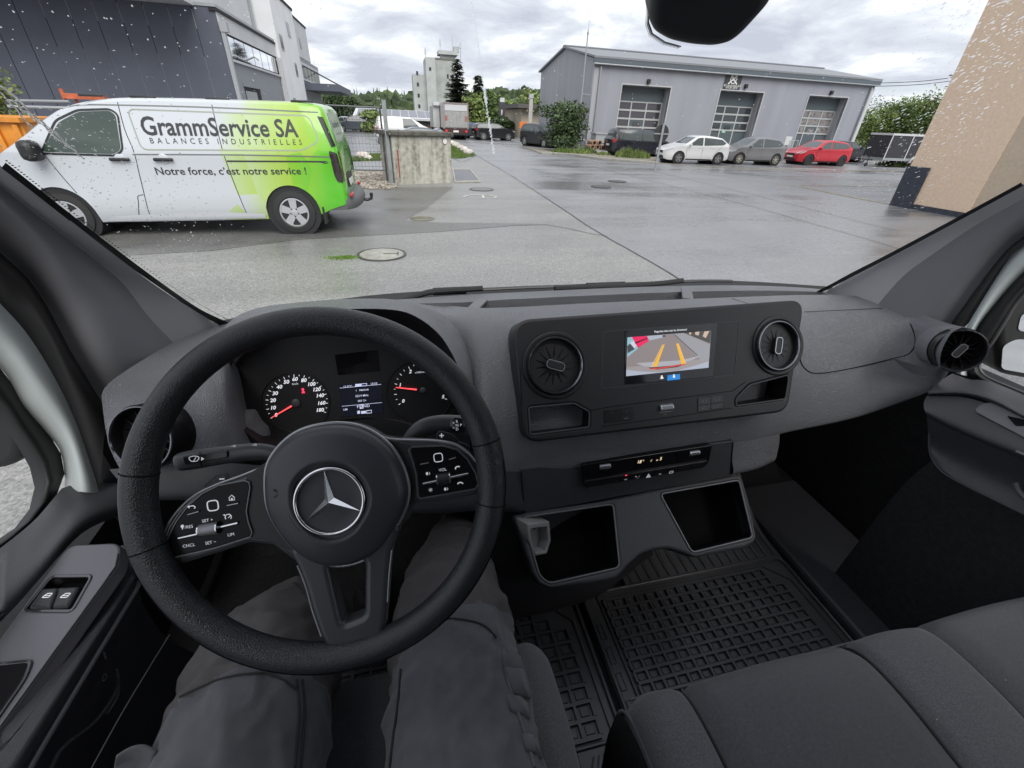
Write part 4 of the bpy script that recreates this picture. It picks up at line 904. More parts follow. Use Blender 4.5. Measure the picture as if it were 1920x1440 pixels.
gs = [P(*q, Z=0) for q in ((640, 312), (735, 312), (742, 350), (700, 354), (640, 358), (560, 350), (560, 318))]
me = curve_mesh([[(-9, 13.6), (-.30, 13.55), (-.28, 14.6), (-.2, 17.6), (-9, 18.6)]], 0, 0); me.transform(Matrix.Translation((0, 0, .014))); o = link_mesh('gravel_bed', me, mat('gravel bed soil', (.16, .14, .11), .95, noise=(20, .4)), None, False); o['kind'] = 'structure'
mb = MB(); rng = random.Random(4)
for _ in range(3600):
    x, y = rng.uniform(-6.5, -.25), rng.uniform(13.55, 18.0); s = rng.uniform(.025, .06); mb.add(rock_verts((x, y, .02+s*.3), (s, s, s), rng), IF, rng.choice((0, 0, 1)))
o = mb.build('gravel', [mat('gravel stone', (.30, .27, .23), .85, noise=(3, .4)), mat('gravel stone dark', (.16, .145, .125), .85, noise=(3, .4))], smooth=False, fix=False); o['kind'] = 'stuff'; o['label'] = 'loose grey and brown gravel beside the concrete block'
M_ROCK = mat('white limestone', (.52, .48, .44), .85, noise=(5, .25), bump=(9, .5, 'noise', .03))
def rock(px, py, s, label, Z=.05):
    p = P(px, py, Z=Z); t = bpy.data.objects
    rng = random.Random(px); mb = MB(); mb.add(rock_verts((p.x, p.y, s*.35), (s, s*.8, s), rng), IF); o = mb.build('rock', M_ROCK, None, smooth=False); tag(o, label, 'rock', 'white rocks along the grass verge'); b = o.modifiers.new('s', 'SUBSURF'); b.levels = b.render_levels = 1; return o
for k, (px, py, s, lab) in enumerate(((680, 296, .42, 'large white rock on the verge behind the mesh gate'), (691, 298, .25, 'small white rock touching the large one behind the gate'), (722, 297, .30, 'white rock on the verge close behind the gate post'), (735, 291, .22, 'small rock just behind the gate post'),
                                      (847, 271, .40, 'white rock at the far end of the row by the lane'), (855, 275, .40, 'second white rock from the far end of the lane row'), (863, 279, .36, 'third white rock in the middle of the lane row'), (871, 284, .38, 'fourth white rock in the lane row'), (879, 289, .40, 'white rock nearest along the lane row'))): rock(px, py, s, lab)
def grass_patch(name, pix, n, h, rng_seed, label, mats, z=.012, jitter=0.5):
    pts = [P(a, b, Z=0) for a, b in pix]; rng = random.Random(rng_seed)
    me = curve_mesh([[(p.x, p.y) for p in pts]], 0, 0); me.transform(Matrix.Translation((0, 0, z))); o = link_mesh('verge', me, mat('verge soil grass', (.085, .11, .035), .95, noise=(3, .5)), None, False); o['kind'] = 'structure'
    tri = [(pts[0], pts[i], pts[i+1]) for i in range(1, len(pts)-1)]; ar = [abs((b-a).cross(c-a).z) for a, b, c in tri]; mb = MB()
    for _ in range(n):
        a, b, c = rng.choices(tri, ar)[0]; r1, r2 = rng.random(), rng.random()
        if r1+r2 > 1: r1, r2 = 1-r1, 1-r2
        q = a+(b-a)*r1+(c-a)*r2; hh = h*rng.uniform(.4, 1.4); d = rng.uniform(0, 6.28); w = hh*.12+.008; lx, ly = rng.gauss(0, .3)*hh, rng.gauss(0, .3)*hh
        mb.add([(q.x-w*math.cos(d), q.y-w*math.sin(d), z), (q.x+w*math.cos(d), q.y+w*math.sin(d), z), (q.x+lx, q.y+ly, z+hh)], [(0, 1, 2)], rng.randrange(len(mats)))
    o = mb.build('grass', mats, smooth=False, fix=False); o['kind'] = 'stuff'; o['label'] = label
M_G1, M_G2, M_G3 = mat('grass green', (.10, .16, .03), .8), mat('grass light', (.17, .22, .06), .8), mat('grass straw', (.28, .24, .11), .8)
grass_patch('verge', [(640, 304), (742, 301), (742, 291), (700, 290), (640, 300)], 2500, .10, 5, 'short grass on the verge behind the gate', [M_G1, M_G2, M_G3])
grass_patch('verge', [(846, 297), (868, 297), (893, 291), (872, 284), (846, 268)], 2500, .10, 6, 'bright grass triangle right of the concrete block', [M_G1, M_G2, M_G2])
o = MB().poly([(-40, 18.6, .012), (.8, 17.8, .012), (1.4, 60, .012), (-60, 66, .012)]).build('car_park', asphalt('wet pale car park', (.13, .13, .14), (.22, .22, .23), 1.0), smooth=False); o['kind'] = 'structure'

# ================================================================== GREY METAL HALL
HC = P(1117, 108, Y=36); ha = R(1.7)
F_H = Frame((HC.x, 36, 0), (math.cos(ha), math.sin(ha), 0), (0, 0, 1))
def corr(name, c, scale, axis=0):
    m, N, L, b = node_mat(name); tc = N.new('ShaderNodeTexCoord'); w = N.new('ShaderNodeTexWave'); w.bands_direction = 'XYZ'[axis]; w.inputs['Scale'].default_value = scale; L.new(tc.outputs['Object'], w.inputs['Vector'])
    n = N.new('ShaderNodeTexNoise'); n.inputs['Scale'].default_value = .5; n.inputs['Detail'].default_value = 6; mp = N.new('ShaderNodeMapping'); mp.inputs['Scale'].default_value = (2.5, 2.5, .3); L.new(tc.outputs['Object'], mp.inputs['Vector']); L.new(mp.outputs[0], n.inputs['Vector'])
    mr = N.new('ShaderNodeMapRange'); mr.inputs['To Min'].default_value = .82; mr.inputs['To Max'].default_value = 1.15; L.new(n.outputs['Fac'], mr.inputs['Value'])
    mx = N.new('ShaderNodeMix'); mx.data_type = 'RGBA'; mx.blend_type = 'MULTIPLY'; mx.inputs[0].default_value = 1; mx.inputs[6].default_value = (*c, 1); L.new(mr.outputs[0], mx.inputs[7]); L.new(mx.outputs[2], b.inputs['Base Color'])
    bp = N.new('ShaderNodeBump'); bp.inputs['Strength'].default_value = .4; bp.inputs['Distance'].default_value = .02; L.new(w.outputs['Fac'], bp.inputs['Height']); L.new(bp.outputs[0], b.inputs['Normal']); b.inputs['Roughness'].default_value = .5
    return m
M_HALL = corr('grey profiled sheet', (.275, .288, .33), 5.0, 0); M_HALLG = corr('grey profiled gable sheet', (.34, .35, .375), 5.0, 1); M_HROOF = mat('ribbed grey roof', (.20, .21, .23), .5, bump=(4, .2)); M_GUT = mat('dark gutter', (.09, .11, .13), .45)
hz = HC.z; HL = F_H.pix(1646, 150)[0]; HD = P(1022, 135, X=HC.x).y-36
t = thing('metal_hall', 'grey sheet metal workshop hall with three glazed sectional doors', 'building', (HC.x, 36, 0))
DOORS = []
for (l, r, lab) in (((1167, 159), (1258, 164), 0), ((1351.6, 169), (1432, 174.5), 1), ((1518, 179), (1590.5, 184), 2)):
    a, b2 = F_H.pix(*l), F_H.pix(*r); DOORS.append((a[0], b2[0], (a[1]+b2[1])/2))
wall = [[(0, -.1), (HL, -.1), (HL, hz), (0, hz)]]+[[(a, .02), (b2, .02), (b2, z), (a, z)] for a, b2, z in DOORS]
plate('front_wall', wall, F_H, -.25, 0, M_HALL, t, smooth=False)
GF = Frame((HC.x, 36, 0), (0, 1, 0), (0, 0, 1)); rz_ = P(1066, 90, X=HC.x)
gpz = lambda u: hz+(rz_.z-hz)*(1-abs(u-HD/2)/(HD/2))
plate('gable_wall', [[(.26, -.1), (HD, -.1), (HD, hz), (HD/2, rz_.z-.05), (.26, hz)]], Frame((HC.x, 36, 0), (0, -1, 0), (0, 0, 1)) if False else Frame((HC.x, 36, 0), (0, 1, 0), (0, 0, 1)), -.25, 0, M_HALLG, t, smooth=False) if False else None
def hb(name, m, u0, u1, v0, v1, h0, h1, bevel=0.0, parent=None): return MB().boxw((u0, v0, h0), (u1, v1, h1), F_H).build(name, m, parent or t, smooth=False, bevel=bevel)
mb = MB(); n = 2
gw = [F_H.w(0.0, -.1, -.251), F_H.w(0, -.1, -HD), F_H.w(0, hz, -HD), F_H.w(0, rz_.z-.05, -HD/2), F_H.w(0, hz, -.251)]
mb.add(gw+[q+F_H.ex*.25 for q in gw], [(0, 1, 2, 3, 4), (9, 8, 7, 6, 5), (0, 5, 6, 1), (1, 6, 7, 2), (2, 7, 8, 3), (3, 8, 9, 4), (4, 9, 5, 0)]); mb.build('gable_wall', M_HALLG, t, smooth=False)
mb = MB(); gw = [F_H.w(HL-.25, -.1, -.251), F_H.w(HL-.25, -.1, -HD), F_H.w(HL-.25, hz, -HD), F_H.w(HL-.25, rz_.z-.05, -HD/2), F_H.w(HL-.25, hz, -.251)]
mb.add(gw+[q+F_H.ex*.25 for q in gw], [(0, 1, 2, 3, 4), (9, 8, 7, 6, 5), (0, 5, 6, 1), (1, 6, 7, 2), (2, 7, 8, 3), (3, 8, 9, 4), (4, 9, 5, 0)]); mb.build('gable_wall', M_HALLG, t, smooth=False)
hb('back_wall', M_HALLG, .26, HL-.26, -.1, hz, -HD, -HD+.2)
rt = .12
for s in (0, 1):
    e = [(-.15, .25) if s == 0 else (-.15, -HD-.25)]
    h0, h1 = (.30, -HD/2) if s == 0 else (-HD-.3, -HD/2)
    zE = hz-.02
    vs = [F_H.w(u, z, h) for u, z, h in ((-.2, zE, h0), (HL+.2, zE, h0), (HL+.2, rz_.z, h1), (-.2, rz_.z, h1))]
    mb = MB(); mb.add(vs+[q+Vector((0, 0, rt)) for q in vs], [(0, 1, 2, 3), (4, 5, 6, 7), (0, 1, 5, 4), (1, 2, 6, 5), (2, 3, 7, 6), (3, 0, 4, 7)]); mb.build('roof', M_HROOF, t, smooth=False)
hb('ridge_cap', M_HROOF, -.2, HL+.2, rz_.z+rt-.02, rz_.z+rt+.06, -HD/2-.25, -HD/2+.25)
hb('eave_fascia', M_GUT, -.2, HL+.2, hz-.30, hz-.03, .06, .28); hb('gutter', mat('zinc gutter', (.34, .36, .38), .4, .4), -.2, HL+.2, hz-.40, hz-.31, .08, .32, .03)
def pipe(u, z1, h=.14, name='downpipe'): return MB().tube([F_H.w(u, .1, h), F_H.w(u, z1, h)], .07, 10).build(name, MATS['zinc gutter'], t)
pipe(F_H.pix(1127, 116)[0], hz-.5); pipe(HL-.45, hz-.5); hb('corner_trim', M_HALLG, -.02, .5, -.1, hz-.56, .002, .06); hb('corner_trim', mat('white corner trim', (.5, .51, .53), .5), HL-.25, HL+.03, -.1, hz-.56, .002, .06)
M_FRAME = mat('pale aluminium door frame', (.46, .47, .48), .45, .3); M_DPANE = [mat('dark plum door pane', (.05, .045, .055), .1, spec=.7), mat('dark teal door pane', (.035, .045, .052), .1, spec=.7), mat('curtained door pane', (.20, .185, .185), .15, spec=.6, noise=(3.5, .55))]; M_DLEAF = mat('teal grey door sheet', (.075, .098, .11), .5, bump=(8, .1))
for k, (a, b2, z) in enumerate(DOORS):
    d = thing_part = MB().boxw((a, .02, -.85), (b2, z, -.80), F_H).build('sectional_door', M_DLEAF, t, smooth=False)
    w = b2-a; a1, b1 = a+.05, a+w*.985; rows = 3; ph = (z-.95)*.46/rows if k else (z-.95)*.47/rows; zt = z-.98
    MB().boxw((a, z-.95, -.8), (b2, z-.02, -.72), F_H).build('top_sheet', M_DLEAF, d, smooth=False)
    for r_ in range(rows):
        for c_ in range(3):
            p0, p1 = a1+(b1-a1)*c_/3, a1+(b1-a1)*(c_+1)/3; z1 = zt-r_*ph*1.06; z0 = z1-ph
            MB().boxw((p0+.07, z0+.06, -.795), (p1-.07, z1-.06, -.775), F_H).build('pane', M_DPANE[k], d, smooth=False)
    fr = MB()
    for r_ in range(rows+1): fr.boxw((a1, zt-r_*ph*1.06-.06, -.797), (b1, zt-r_*ph*1.06+.06, -.74), F_H)
    for c_ in range(4): fr.boxw((a1+(b1-a1)*c_/3-.05, .05 if c_ in (1, 2) else zt-rows*ph*1.06, -.796), (a1+(b1-a1)*c_/3+.05, zt, -.735), F_H)
    fr.build('frame', M_FRAME, d, smooth=False)
    MB().boxw((a1+(b1-a1)/3+.06, .06, -.796), (a1+(b1-a1)*2/3-.06, zt-2.15*ph*1.06, -.755), F_H).build('wicket_door', M_DLEAF, d, smooth=False)
    MB().boxw((a1+(b1-a1)*.42, zt-2.92*ph*1.06, -.75), (a1+(b1-a1)*.58, zt-2.35*ph*1.06, -.735), F_H).build('wicket_pane', M_DPANE[k], d, smooth=False)
    for nm, lo, hi in (('reveal', (b2-.03, .02, -.8), (b2, z, -.251)), ('reveal', (a, .02, -.8), (a+.03, z, -.251)), ('reveal', (a+.03, z-.03, -.8), (b2-.03, z, -.251))): MB().boxw(lo, hi, F_H).build(nm, M_HALLG, t, smooth=False)
    hb('door_trim', M_FRAME, a-.09, a-.003, 0, z+.08, .001, .03); hb('door_trim', M_FRAME, b2+.003, b2+.09, 0, z+.08, .001, .03); hb('door_trim', M_FRAME, a-.003, b2+.003, z+.003, z+.08, .001, .03)
for px, py in ((1215, 154), (1397, 163), (1557, 175)): u, v = F_H.pix(px, py); MB().boxw((u-.12, v-.1, .0), (u+.12, v+.18, .22), F_H).build('wall_lamp', M_BLKTRIM, t, smooth=False, bevel=.03)
u, v = F_H.pix(1367, 247); hb('notice', mat('green notice', (.3, .5, .42), .6), u-.15, u+.2, v-.1, v+.12, -.74, -.73)
for px in (1056, 1068):
    q = P(px, 176, X=HC.x); MB().boxw((HC.x-.03, q.y-.22, q.z-1.9), (HC.x+.02, q.y+.22, q.z+.2)).build('slit_window', M_WIN, t, smooth=False)
# company sign above the middle door
cs = [F_H.pix(*q) for q in ((1364, 133), (1397, 135.5), (1389, 167), (1358, 165))]; su0, su1 = cs[0][0]-.05, cs[1][0]-.15; sv0, sv1 = DOORS[1][2]+.10, hz-.32
s_ = plate('sign_board', [[(su0, sv0), (su1, sv0), (su1, sv1), (su0, sv1)]], F_H, .01, .05, mat('dark sign board', (.035, .042, .046), .5), t, smooth=False)
M_SIGNW = mat('white sign print', (.72, .72, .70), .5); sm = (su0+su1)/2; sh = sv1-sv0
write('lettering', 'AJT Automobile S\u00e0rl', F_H, sm, sv0+sh*.24, .185, M_SIGNW, s_, .056, .008); write('lettering', '079 291 28 93', F_H, sm, sv0+sh*.09, .185, M_SIGNW, s_, .056, .012)
em = MB(); cv = sv0+sh*.66; er = .30
def ring2(mb, cu, cv, r0, r1, h, n=28):
    o = ell(cu, cv, r1, None, n); i = ell(cu, cv, r0, None, n); mb.add([F_H.w(a, b, h) for a, b in o+i], [(k, (k+1) % n, n+(k+1) % n, n+k) for k in range(n)])
ring2(em, sm, cv, er*.80, er, .056); ring2(em, sm, cv, er*.28, er*.36, .056)
for k in range(10):
    a = 2*math.pi*k/10; em.prism([(sm+er*1.0*math.cos(a-.09), cv+er*1.0*math.sin(a-.09)), (sm+er*1.22*math.cos(a), cv+er*1.22*math.sin(a)), (sm+er*1.0*math.cos(a+.09), cv+er*1.0*math.sin(a+.09))], F_H, .054, .057)
for sg in (-1, 1): em.prism([(sm+sg*.36, cv-.34), (sm+sg*.44, cv-.28), (sm-sg*.32, cv+.36), (sm-sg*.40, cv+.30)], F_H, .053, .0555); em.prism([(sm-sg*.30, cv+.26), (sm-sg*.52, cv+.30), (sm-sg*.46, cv+.42), (sm-sg*.32, cv+.40)], F_H, .053, .0557)
em.build('emblem', M_SIGNW, s_, smooth=False); write('lettering', 'AJT', F_H, sm, cv, .22, M_SIGNW, s_, .058, .01)
# mast at the hall corner
p = P(1099, 262, Y=35); q = P(1112, 57, Y=35)
t = thing('flag_mast', 'tall slim grey mast at the left corner of the metal hall', 'mast', (12.95, 35, 0)); MB().tube([(12.95, 35, 0), (12.95, 35, q.z*.55), (12.95, 35, q.z)], [.075, .06, .035], 10).build('pole', MATS['zinc gutter'], t); MB().lathe([(0, q.z-.25), (.07, q.z-.22), (.07, q.z-.12), (0, q.z-.1)], Frame((12.95, 35, 0), (1, 0, 0), (0, 1, 0)), 10).tube([(12.95, 35, q.z-.1), (12.95, 35, q.z+.55)], .012, 6).build('tip', M_FASC, t)
MB().tube([(12.95, 35, 3.6), (13.9, 35.9, 3.6)], .03, 6).build('bracket', M_FASC, t)

# ================================================================== PARKED CARS
def park(fn_kw, front_px, rear_px, Yb, rev=False):
    pass
COLS = dict(navy=paint('very dark navy car paint', (.012, .014, .022)), white=paint('white car paint', (.72, .73, .74)), grey=paint('mid grey metallic car paint', (.22, .22, .23), .3, .3), red=paint('bright red car paint', (.50, .012, .028)), black=paint('black car paint', (.014, .015, .017)), blue=paint('blue car paint', (.03, .06, .22)), slate=paint('slate blue car paint', (.06, .075, .10)), silver=paint('silver car paint', (.38, .40, .42), .3, .4))
def place(px, py, Y): p = P(px, py, Y=Y); return (p.x, Y, 0)
GRP = 'cars parked along the metal hall'
# near flank in plane Y, width 1.74
def car_at(name, label, color, pxl, pxr, yn, dirn, L, **k):
    """Pixel extents (left, right) of the car; yn the distance of its near flank; dirn -1 nose left, +1 nose right."""
    xl, xr = P(pxl, 290, Y=yn+.5).x, P(pxr, 290, Y=yn).x; W = k.get('W', 1.74); cx = (xl+xr)/2+k.pop('dx', 0)
    return hatchback(name, label, color, L=L, loc=(cx, yn+W/2, 0), rz=(math.pi if dirn < 0 else 0)+k.pop('da', 0), **k)
car_at('parked_car', 'white hatchback with dark alloy wheels parked between the sign post and the grey car', COLS['white'], 1238, 1377, 25.0, -1, 4.1, W=1.76, Hh=1.46, rim=mat('two tone rim', (.30, .30, .31), .3, .5), spokes=5, style=1, group=GRP, da=R(-2))
car_at('parked_car', 'grey hatchback parked between the white car and the red car', COLS['grey'], 1357, 1481, 25.5, -1, 3.95, W=1.72, Hh=1.50, spokes=7, rim=mat('cream wheel cover', (.50, .48, .42), .4, .3), group=GRP, da=R(-2), hood=1.0)
car_at('parked_car', 'bright red hatchback with black wheels parked right of the grey car', COLS['red'], 1484, 1610, 26.2, -1, 4.05, W=1.76, Hh=1.46, rim=M_DARKRIM, spokes=5, doors=2, group=GRP, da=R(-2))
car_at('parked_car', 'very dark compact people carrier parked behind the weeds and the back of the round sign', COLS['navy'], 1137, 1262, 29.6, 1, 4.35, W=1.82, Hh=1.62, kind='mpv', hood=1.06, wb=2.70, r=.32, nose=.92, group=GRP)
car_at('parked_car', 'dark blue saloon parked behind the red hatchback', COLS['navy'], 1545, 1640, 30.2, 1, 4.3, W=1.68, Hh=1.40, kind='saloon', hood=.95, nose=.84, wb=2.6, group=GRP, dx=-.2)
hatchback('parked_car', 'black off-roader with bright headlamps facing the lane beside the bush', COLS['black'], L=4.45, W=1.82, Hh=1.66, wb=2.65, kind='suv', hood=1.08, nose=.98, r=.36, rim=M_ALLOY, loc=(11.5, 39.4, 0), rz=R(-68), group='cars parked by the lane')
hatchback('parked_car', 'black sport utility car parked side on left of the orange sign', COLS['black'], L=4.3, W=1.82, Hh=1.5, wb=2.6, kind='suv', hood=1.04, nose=.95, r=.35, rim=M_ALLOY, spokes=6, loc=(9.2, 49.2, 0), rz=R(8), group='cars parked by the lane')
hatchback('parked_car', 'dark car half hidden behind the black sport utility car', COLS['slate'], L=4.2, W=1.75, Hh=1.45, loc=(8.0, 52.0, 0), rz=R(160), group='cars parked by the lane')
hatchback('parked_car', 'blue hatchback between the lorry and the dark cars', COLS['blue'], L=4.1, W=1.75, Hh=1.42, loc=(7.3, 54.0, 0), rz=R(-165), group='cars parked by the lane')
g2 = 'cars in the car park behind the mesh gate'
p = P(665, 247, Z=0); hatchback('parked_car', 'slate coloured estate car in the middle of the far car park', COLS['slate'], L=4.5, W=1.8, Hh=1.6, kind='suv', loc=(p.x, p.y, 0), rz=R(188), group=g2)
p = P(646, 245, Z=0); hatchback('parked_car', 'silver car at the left edge of the far car park beside the van tail', COLS['silver'], L=4.4, loc=(p.x-.3, p.y+2, 0), rz=R(190), group=g2)
p = P(720, 283, Z=0); hatchback('parked_car', 'dark blue car right behind the galvanised gate post', COLS['slate'], L=4.1, W=1.74, Hh=1.24, hood=.9, nose=.8, loc=(p.x+1.75, p.y+1.9, 0), rz=R(186), group=g2)
# small white van behind the concrete block
p = P(752, 268, Z=0); hatchback('small_van', 'small white delivery van behind the concrete block', COLS['white'], L=4.4, W=1.8, Hh=1.72, panel=True, kind='mpv', hood=1.15, nose=1.0, wb=2.8, r=.33, loc=(p.x+.25, p.y+2, 0), rz=R(8))

# ================================================================== TRAILER
tx0, tx1 = P(1634, 300, Y=26.2).x, P(1726, 300, Y=26.2).x+.3; TYY = 26.2
t = thing('box_trailer', 'dark covered box trailer with pale edges parked right of the red car', 'trailer', ((tx0+tx1)/2, TYY+.8, 0)); M_TARP = mat('dark trailer tarpaulin', (.028, .028, .034), .6, bump=(6, .2)); zt = P(1680, 250, Y=TYY).z; L0 = tx0+.95
bx('tarpaulin', M_TARP, t, L0, tx1, TYY+.02, TYY+1.6, .58, zt-.12); bx('side_board', MATS['zinc gutter'], t, L0-.03, tx1+.03, TYY, TYY+1.62, .42, .575); bx('top_rail', M_EAVE, t, L0-.04, tx1+.04, TYY-.01, TYY+1.63, zt-.12, zt)
for x in (L0-.03, (L0+tx1)/2-.04, tx1-.05): bx('corner_post', M_EAVE, t, x, x+.07, TYY-.012, TYY+.012, .5, zt-.12)
MB().boxw((L0-1.0, TYY+.72, .36), (L0, TYY+.88, .44)).boxw((L0-1.05, TYY+.7, .36), (L0-.9, TYY+.9, .5)).build('drawbar', M_DARKIRON, t, smooth=False)
MB().tube([(L0-.55, TYY+.6, .7), (L0-.55, TYY+.6, .12)], .025, 8).lathe([(0, -.04), (.11, -.04), (.11, .04), (0, .04)], Frame((L0-.55, TYY+.6, .11), (1, 0, 0), (0, 0, 1)), 16).build('jockey_wheel', M_BLKTRIM, t)
for yy in (TYY-.16, TYY+1.62):
    w = MB().lathe([(.17, -.18), (.29, -.18), (.31, -.14), (.31, -.02), (.29, .0), (.18, .02), (0, -.01)], Frame((tx1-.95, yy+.16*0+.0, .31), (1, 0, 0), (0, 0, 1)) if yy < TYY else Frame((tx1-.95, yy, .31), (-1, 0, 0), (0, 0, 1)), 26).build('wheel', M_TYRE, t); MB().lathe([(0, .0), (.15, .012), (.18, .02), (.185, .0)], Frame((tx1-.95, yy, .31), (1, 0, 0), (0, 0, 1)) if yy < TYY else Frame((tx1-.95, yy, .31), (-1, 0, 0), (0, 0, 1)), 20).build('rim', mat('cream trailer rim', (.5, .48, .42), .5), w)
    rows = [[Vector((tx1-.95+.40*math.cos(math.pi*k/12), y2, .31+.40*math.sin(math.pi*k/12))) for k in range(13)] for y2 in (yy-.04, yy+.20)]; MB().grid(rows).build('mudguard', mat('pale mudguard', (.5, .51, .52), .4), t, solid=.012)

# ================================================================== SIGN POST, BIKE HOOPS, PIPES, BINS, KERB, WEEDS
p = P(1228, 321, Z=0); q = P(1241, 236, Y=p.y); q2 = P(1238, 242, Y=p.y)
t = thing('sign_post', 'grey sign post carrying round sign seen from behind by the white hatchback', 'sign', (p.x, p.y, 0)); MB().tube([(p.x, p.y, 0), (p.x, p.y, q.z+.1)], .055, 12).build('post', mat('galvanised post', (.42, .44, .45), .45, .5, noise=(5, .12)), t)
fr = Frame((p.x, p.y+.075, q2.z-.18), (1, 0, 0), (0, 0, 1)); MB().lathe([(0, -.012), (.36, -.012), (.37, 0), (.36, .012), (0, .012)], fr, 36).build('sign_disc', mat('dark sign back', (.045, .048, .052), .5), t); MB().boxw((-.36, -.03, .013), (.36, .02, .035), fr).build('bracket', M_FASC, t, smooth=False)
M_HOOP = mat('pale hoop', (.42, .44, .46), .45, .3)
for k, (pxa, pxb, py0, py1, lab) in enumerate(((1082, 1097, 280, 262, 'left bicycle hoop by the bush'), (1099, 1118, 281, 264, 'right bicycle hoop by the stacked pipes'))):
    a, b2 = P(pxa, py0, Y=33.2), P(pxb, py0, Y=33.2); z = P(pxa, py1, Y=33.2).z; t = thing('bicycle_hoop', lab, 'bike rack', (a.x, 33.2, 0), group='bicycle hoops at the hall corner'); MB().tube(rp3 if False else [(a.x, 33.2, 0), (a.x, 33.2, z-.1), (a.x+.1, 33.2, z), (b2.x-.1, 33.2, z), (b2.x, 33.2, z-.1), (b2.x, 33.2, 0)], .04, 8).build('hoop', M_HOOP, t)
for k, (px, py) in enumerate(((1111, 276), (1121, 276), (1131, 277), (1115, 268), (1125, 268))):
    c = P(px, py, Y=31.5); t_ = MB().lathe([(.16, 0), (.16, 1.0), (.12, 1.0), (.12, 0)], Frame((c.x, 31.5+1, max(c.z, .17)), (1, 0, 0), (0, 0, 1)), 18, closed=True).build('clay_pipe', mat('clay pipe', (.40, .26, .19), .7, noise=(4, .2))); tag(t_, ('left', 'middle', 'right', 'upper left', 'upper right')[k]+' clay pipe in the small stack beside the dark people carrier', 'pipe', 'stacked clay pipes')
c = P(1128, 252, Y=34.5); t = thing('storage_box', 'pale grey storage box against the hall corner', 'box', (c.x, 34.5, 0)); bx('box', M_FASC, t, c.x-.55, c.x+.75, 34.2, 35.2, .0, 1.15); bx('lid', M_HALLG, t, c.x-.6, c.x+.8, 34.15, 35.25, 1.155, 1.25); bx('panel_line', M_GUT, t, c.x-.55, c.x+.75, 34.19, 34.199, .55, .6)
for k, (px, Y, lab) in enumerate(((1473, 33.0, 'bicycle hoop between grey and red cars'),)):
    a, b2 = P(px, 290, Y=Y), P(px+15, 290, Y=Y); z = P(px, 273, Y=Y).z; t = thing('bicycle_hoop', lab, 'bike rack', (a.x, Y, 0)); MB().tube([(a.x, Y, 0), (a.x, Y, z+.35), (b2.x, Y, z+.38), (b2.x, Y, 0)], .04, 8).build('hoop', M_HOOP, t)
c = P(1478, 264, Y=33); t = thing('small_notice', 'small white notice on a stake beside the grey car', 'sign', (c.x, 33, 0)); bx('board', M_EAVE, t, c.x-.28, c.x+.28, 33, 33.03, c.z-.3, c.z+.3); bx('stake', M_BLKTRIM, t, c.x-.03, c.x+.03, 33.035, 33.09, 0, c.z)
kb = [P(*q, Z=0) for q in ((1015, 289), (1060, 291), (1120, 299), (1180, 304), (1238, 308))]; kc = cr(kb, 5); lp = band([(p.x, p.y+.1) for p in kc], .16)[0]
me = curve_mesh([lp], .0, .12, .01); o = link_mesh('kerb', me, M_CONC, None, False); o['kind'] = 'structure'
me = curve_mesh([[(p.x, p.y+.18) for p in kb]+[(kb[-1].x+2, 28.8), (30, 30), (30, 36), (13, 36), (9, 36), (9.2, 34)]], 0, .05); o = link_mesh('gravel_apron', me, mat('pale gravel apron', (.24, .22, .18), .95, noise=(9, .4), bump=(30, .4)), None, False); o['kind'] = 'structure'
def weed(px, Y, h, rx, n, seed, label, mats, flowers=None):
    c = P(px, 290, Y=Y); rng = random.Random(seed); mb = MB()
    for _ in range(n):
        a = rng.uniform(0, 6.28); r_ = rx*math.sqrt(rng.random()); x, y = c.x+r_*math.cos(a), Y+r_*.6*math.sin(a); hh = h*rng.uniform(.35, 1.1)*(1.1-.6*r_/rx); d = rng.uniform(0, 6.28); lean = rng.gauss(0, .25)*hh; w = .022
        mb.add([(x-w*math.cos(d), y-w*math.sin(d), 0.04), (x+w*math.cos(d), y+w*math.sin(d), .04), (x+lean*.5+w*1.4*math.cos(d), y+w*1.4*math.sin(d), hh*.6), (x+lean, y+lean*.3, hh), (x+lean*.5-w*1.4*math.cos(d), y-w*1.4*math.sin(d), hh*.6)], [(0, 1, 2, 3, 4)], rng.randrange(len(mats)))
        if flowers and rng.random() < .12: mb.add([(x+lean-.03, y, hh), (x+lean, y, hh-.03), (x+lean+.03, y, hh), (x+lean, y, hh+.03)], [(0, 1, 2, 3)], len(mats)-1)
    o = mb.build('weed_clump', mats, smooth=False, fix=False); tag(o, label, 'weeds', 'weeds along the kerb'); return o
M_YF = mat('yellow wildflower', (.6, .5, .08), .7)
weed(1175, 28.6, .75, .75, 420, 1, 'tall weed clump left half before the people carrier', [M_L2, M_G1, M_L1]); weed(1198, 28.2, .62, .8, 380, 2, 'flowering weed clump right half before the people carrier', [M_L2, M_G2, M_YF], True); weed(1103, 31.6, .55, .6, 240, 3, 'dark weed tuft by the left bicycle hoop', [M_L1, M_L3])
weed(1085, 31.3, .5, .9, 300, 4, 'low weeds at the foot of the big bush', [M_L2, M_G1, M_L1]); weed(1060, 31.6, .45, 1.0, 300, 5, 'grassy fringe under the left side of the big bush', [M_G1, M_G2, M_L1]); weed(1132, 30.2, .35, .5, 160, 6, 'short weed tuft in the pale gravel', [M_L2, M_G2]); weed(1690, 27.4, .5, 1.6, 500, 7, 'weeds under the box trailer', [M_L2, M_L1, M_G1])
g = P(1057, 285, Y=33); bush('bush', 'big rounded green bush at the left end of the metal hall', 'bush', (g.x, 33.2, 0), 1.85, 2.95, 5200, .16, 21, [mat('willow leaf', (.06, .095, .035), .6, noise=(1.2, .35)), M_L1, M_L3]); 
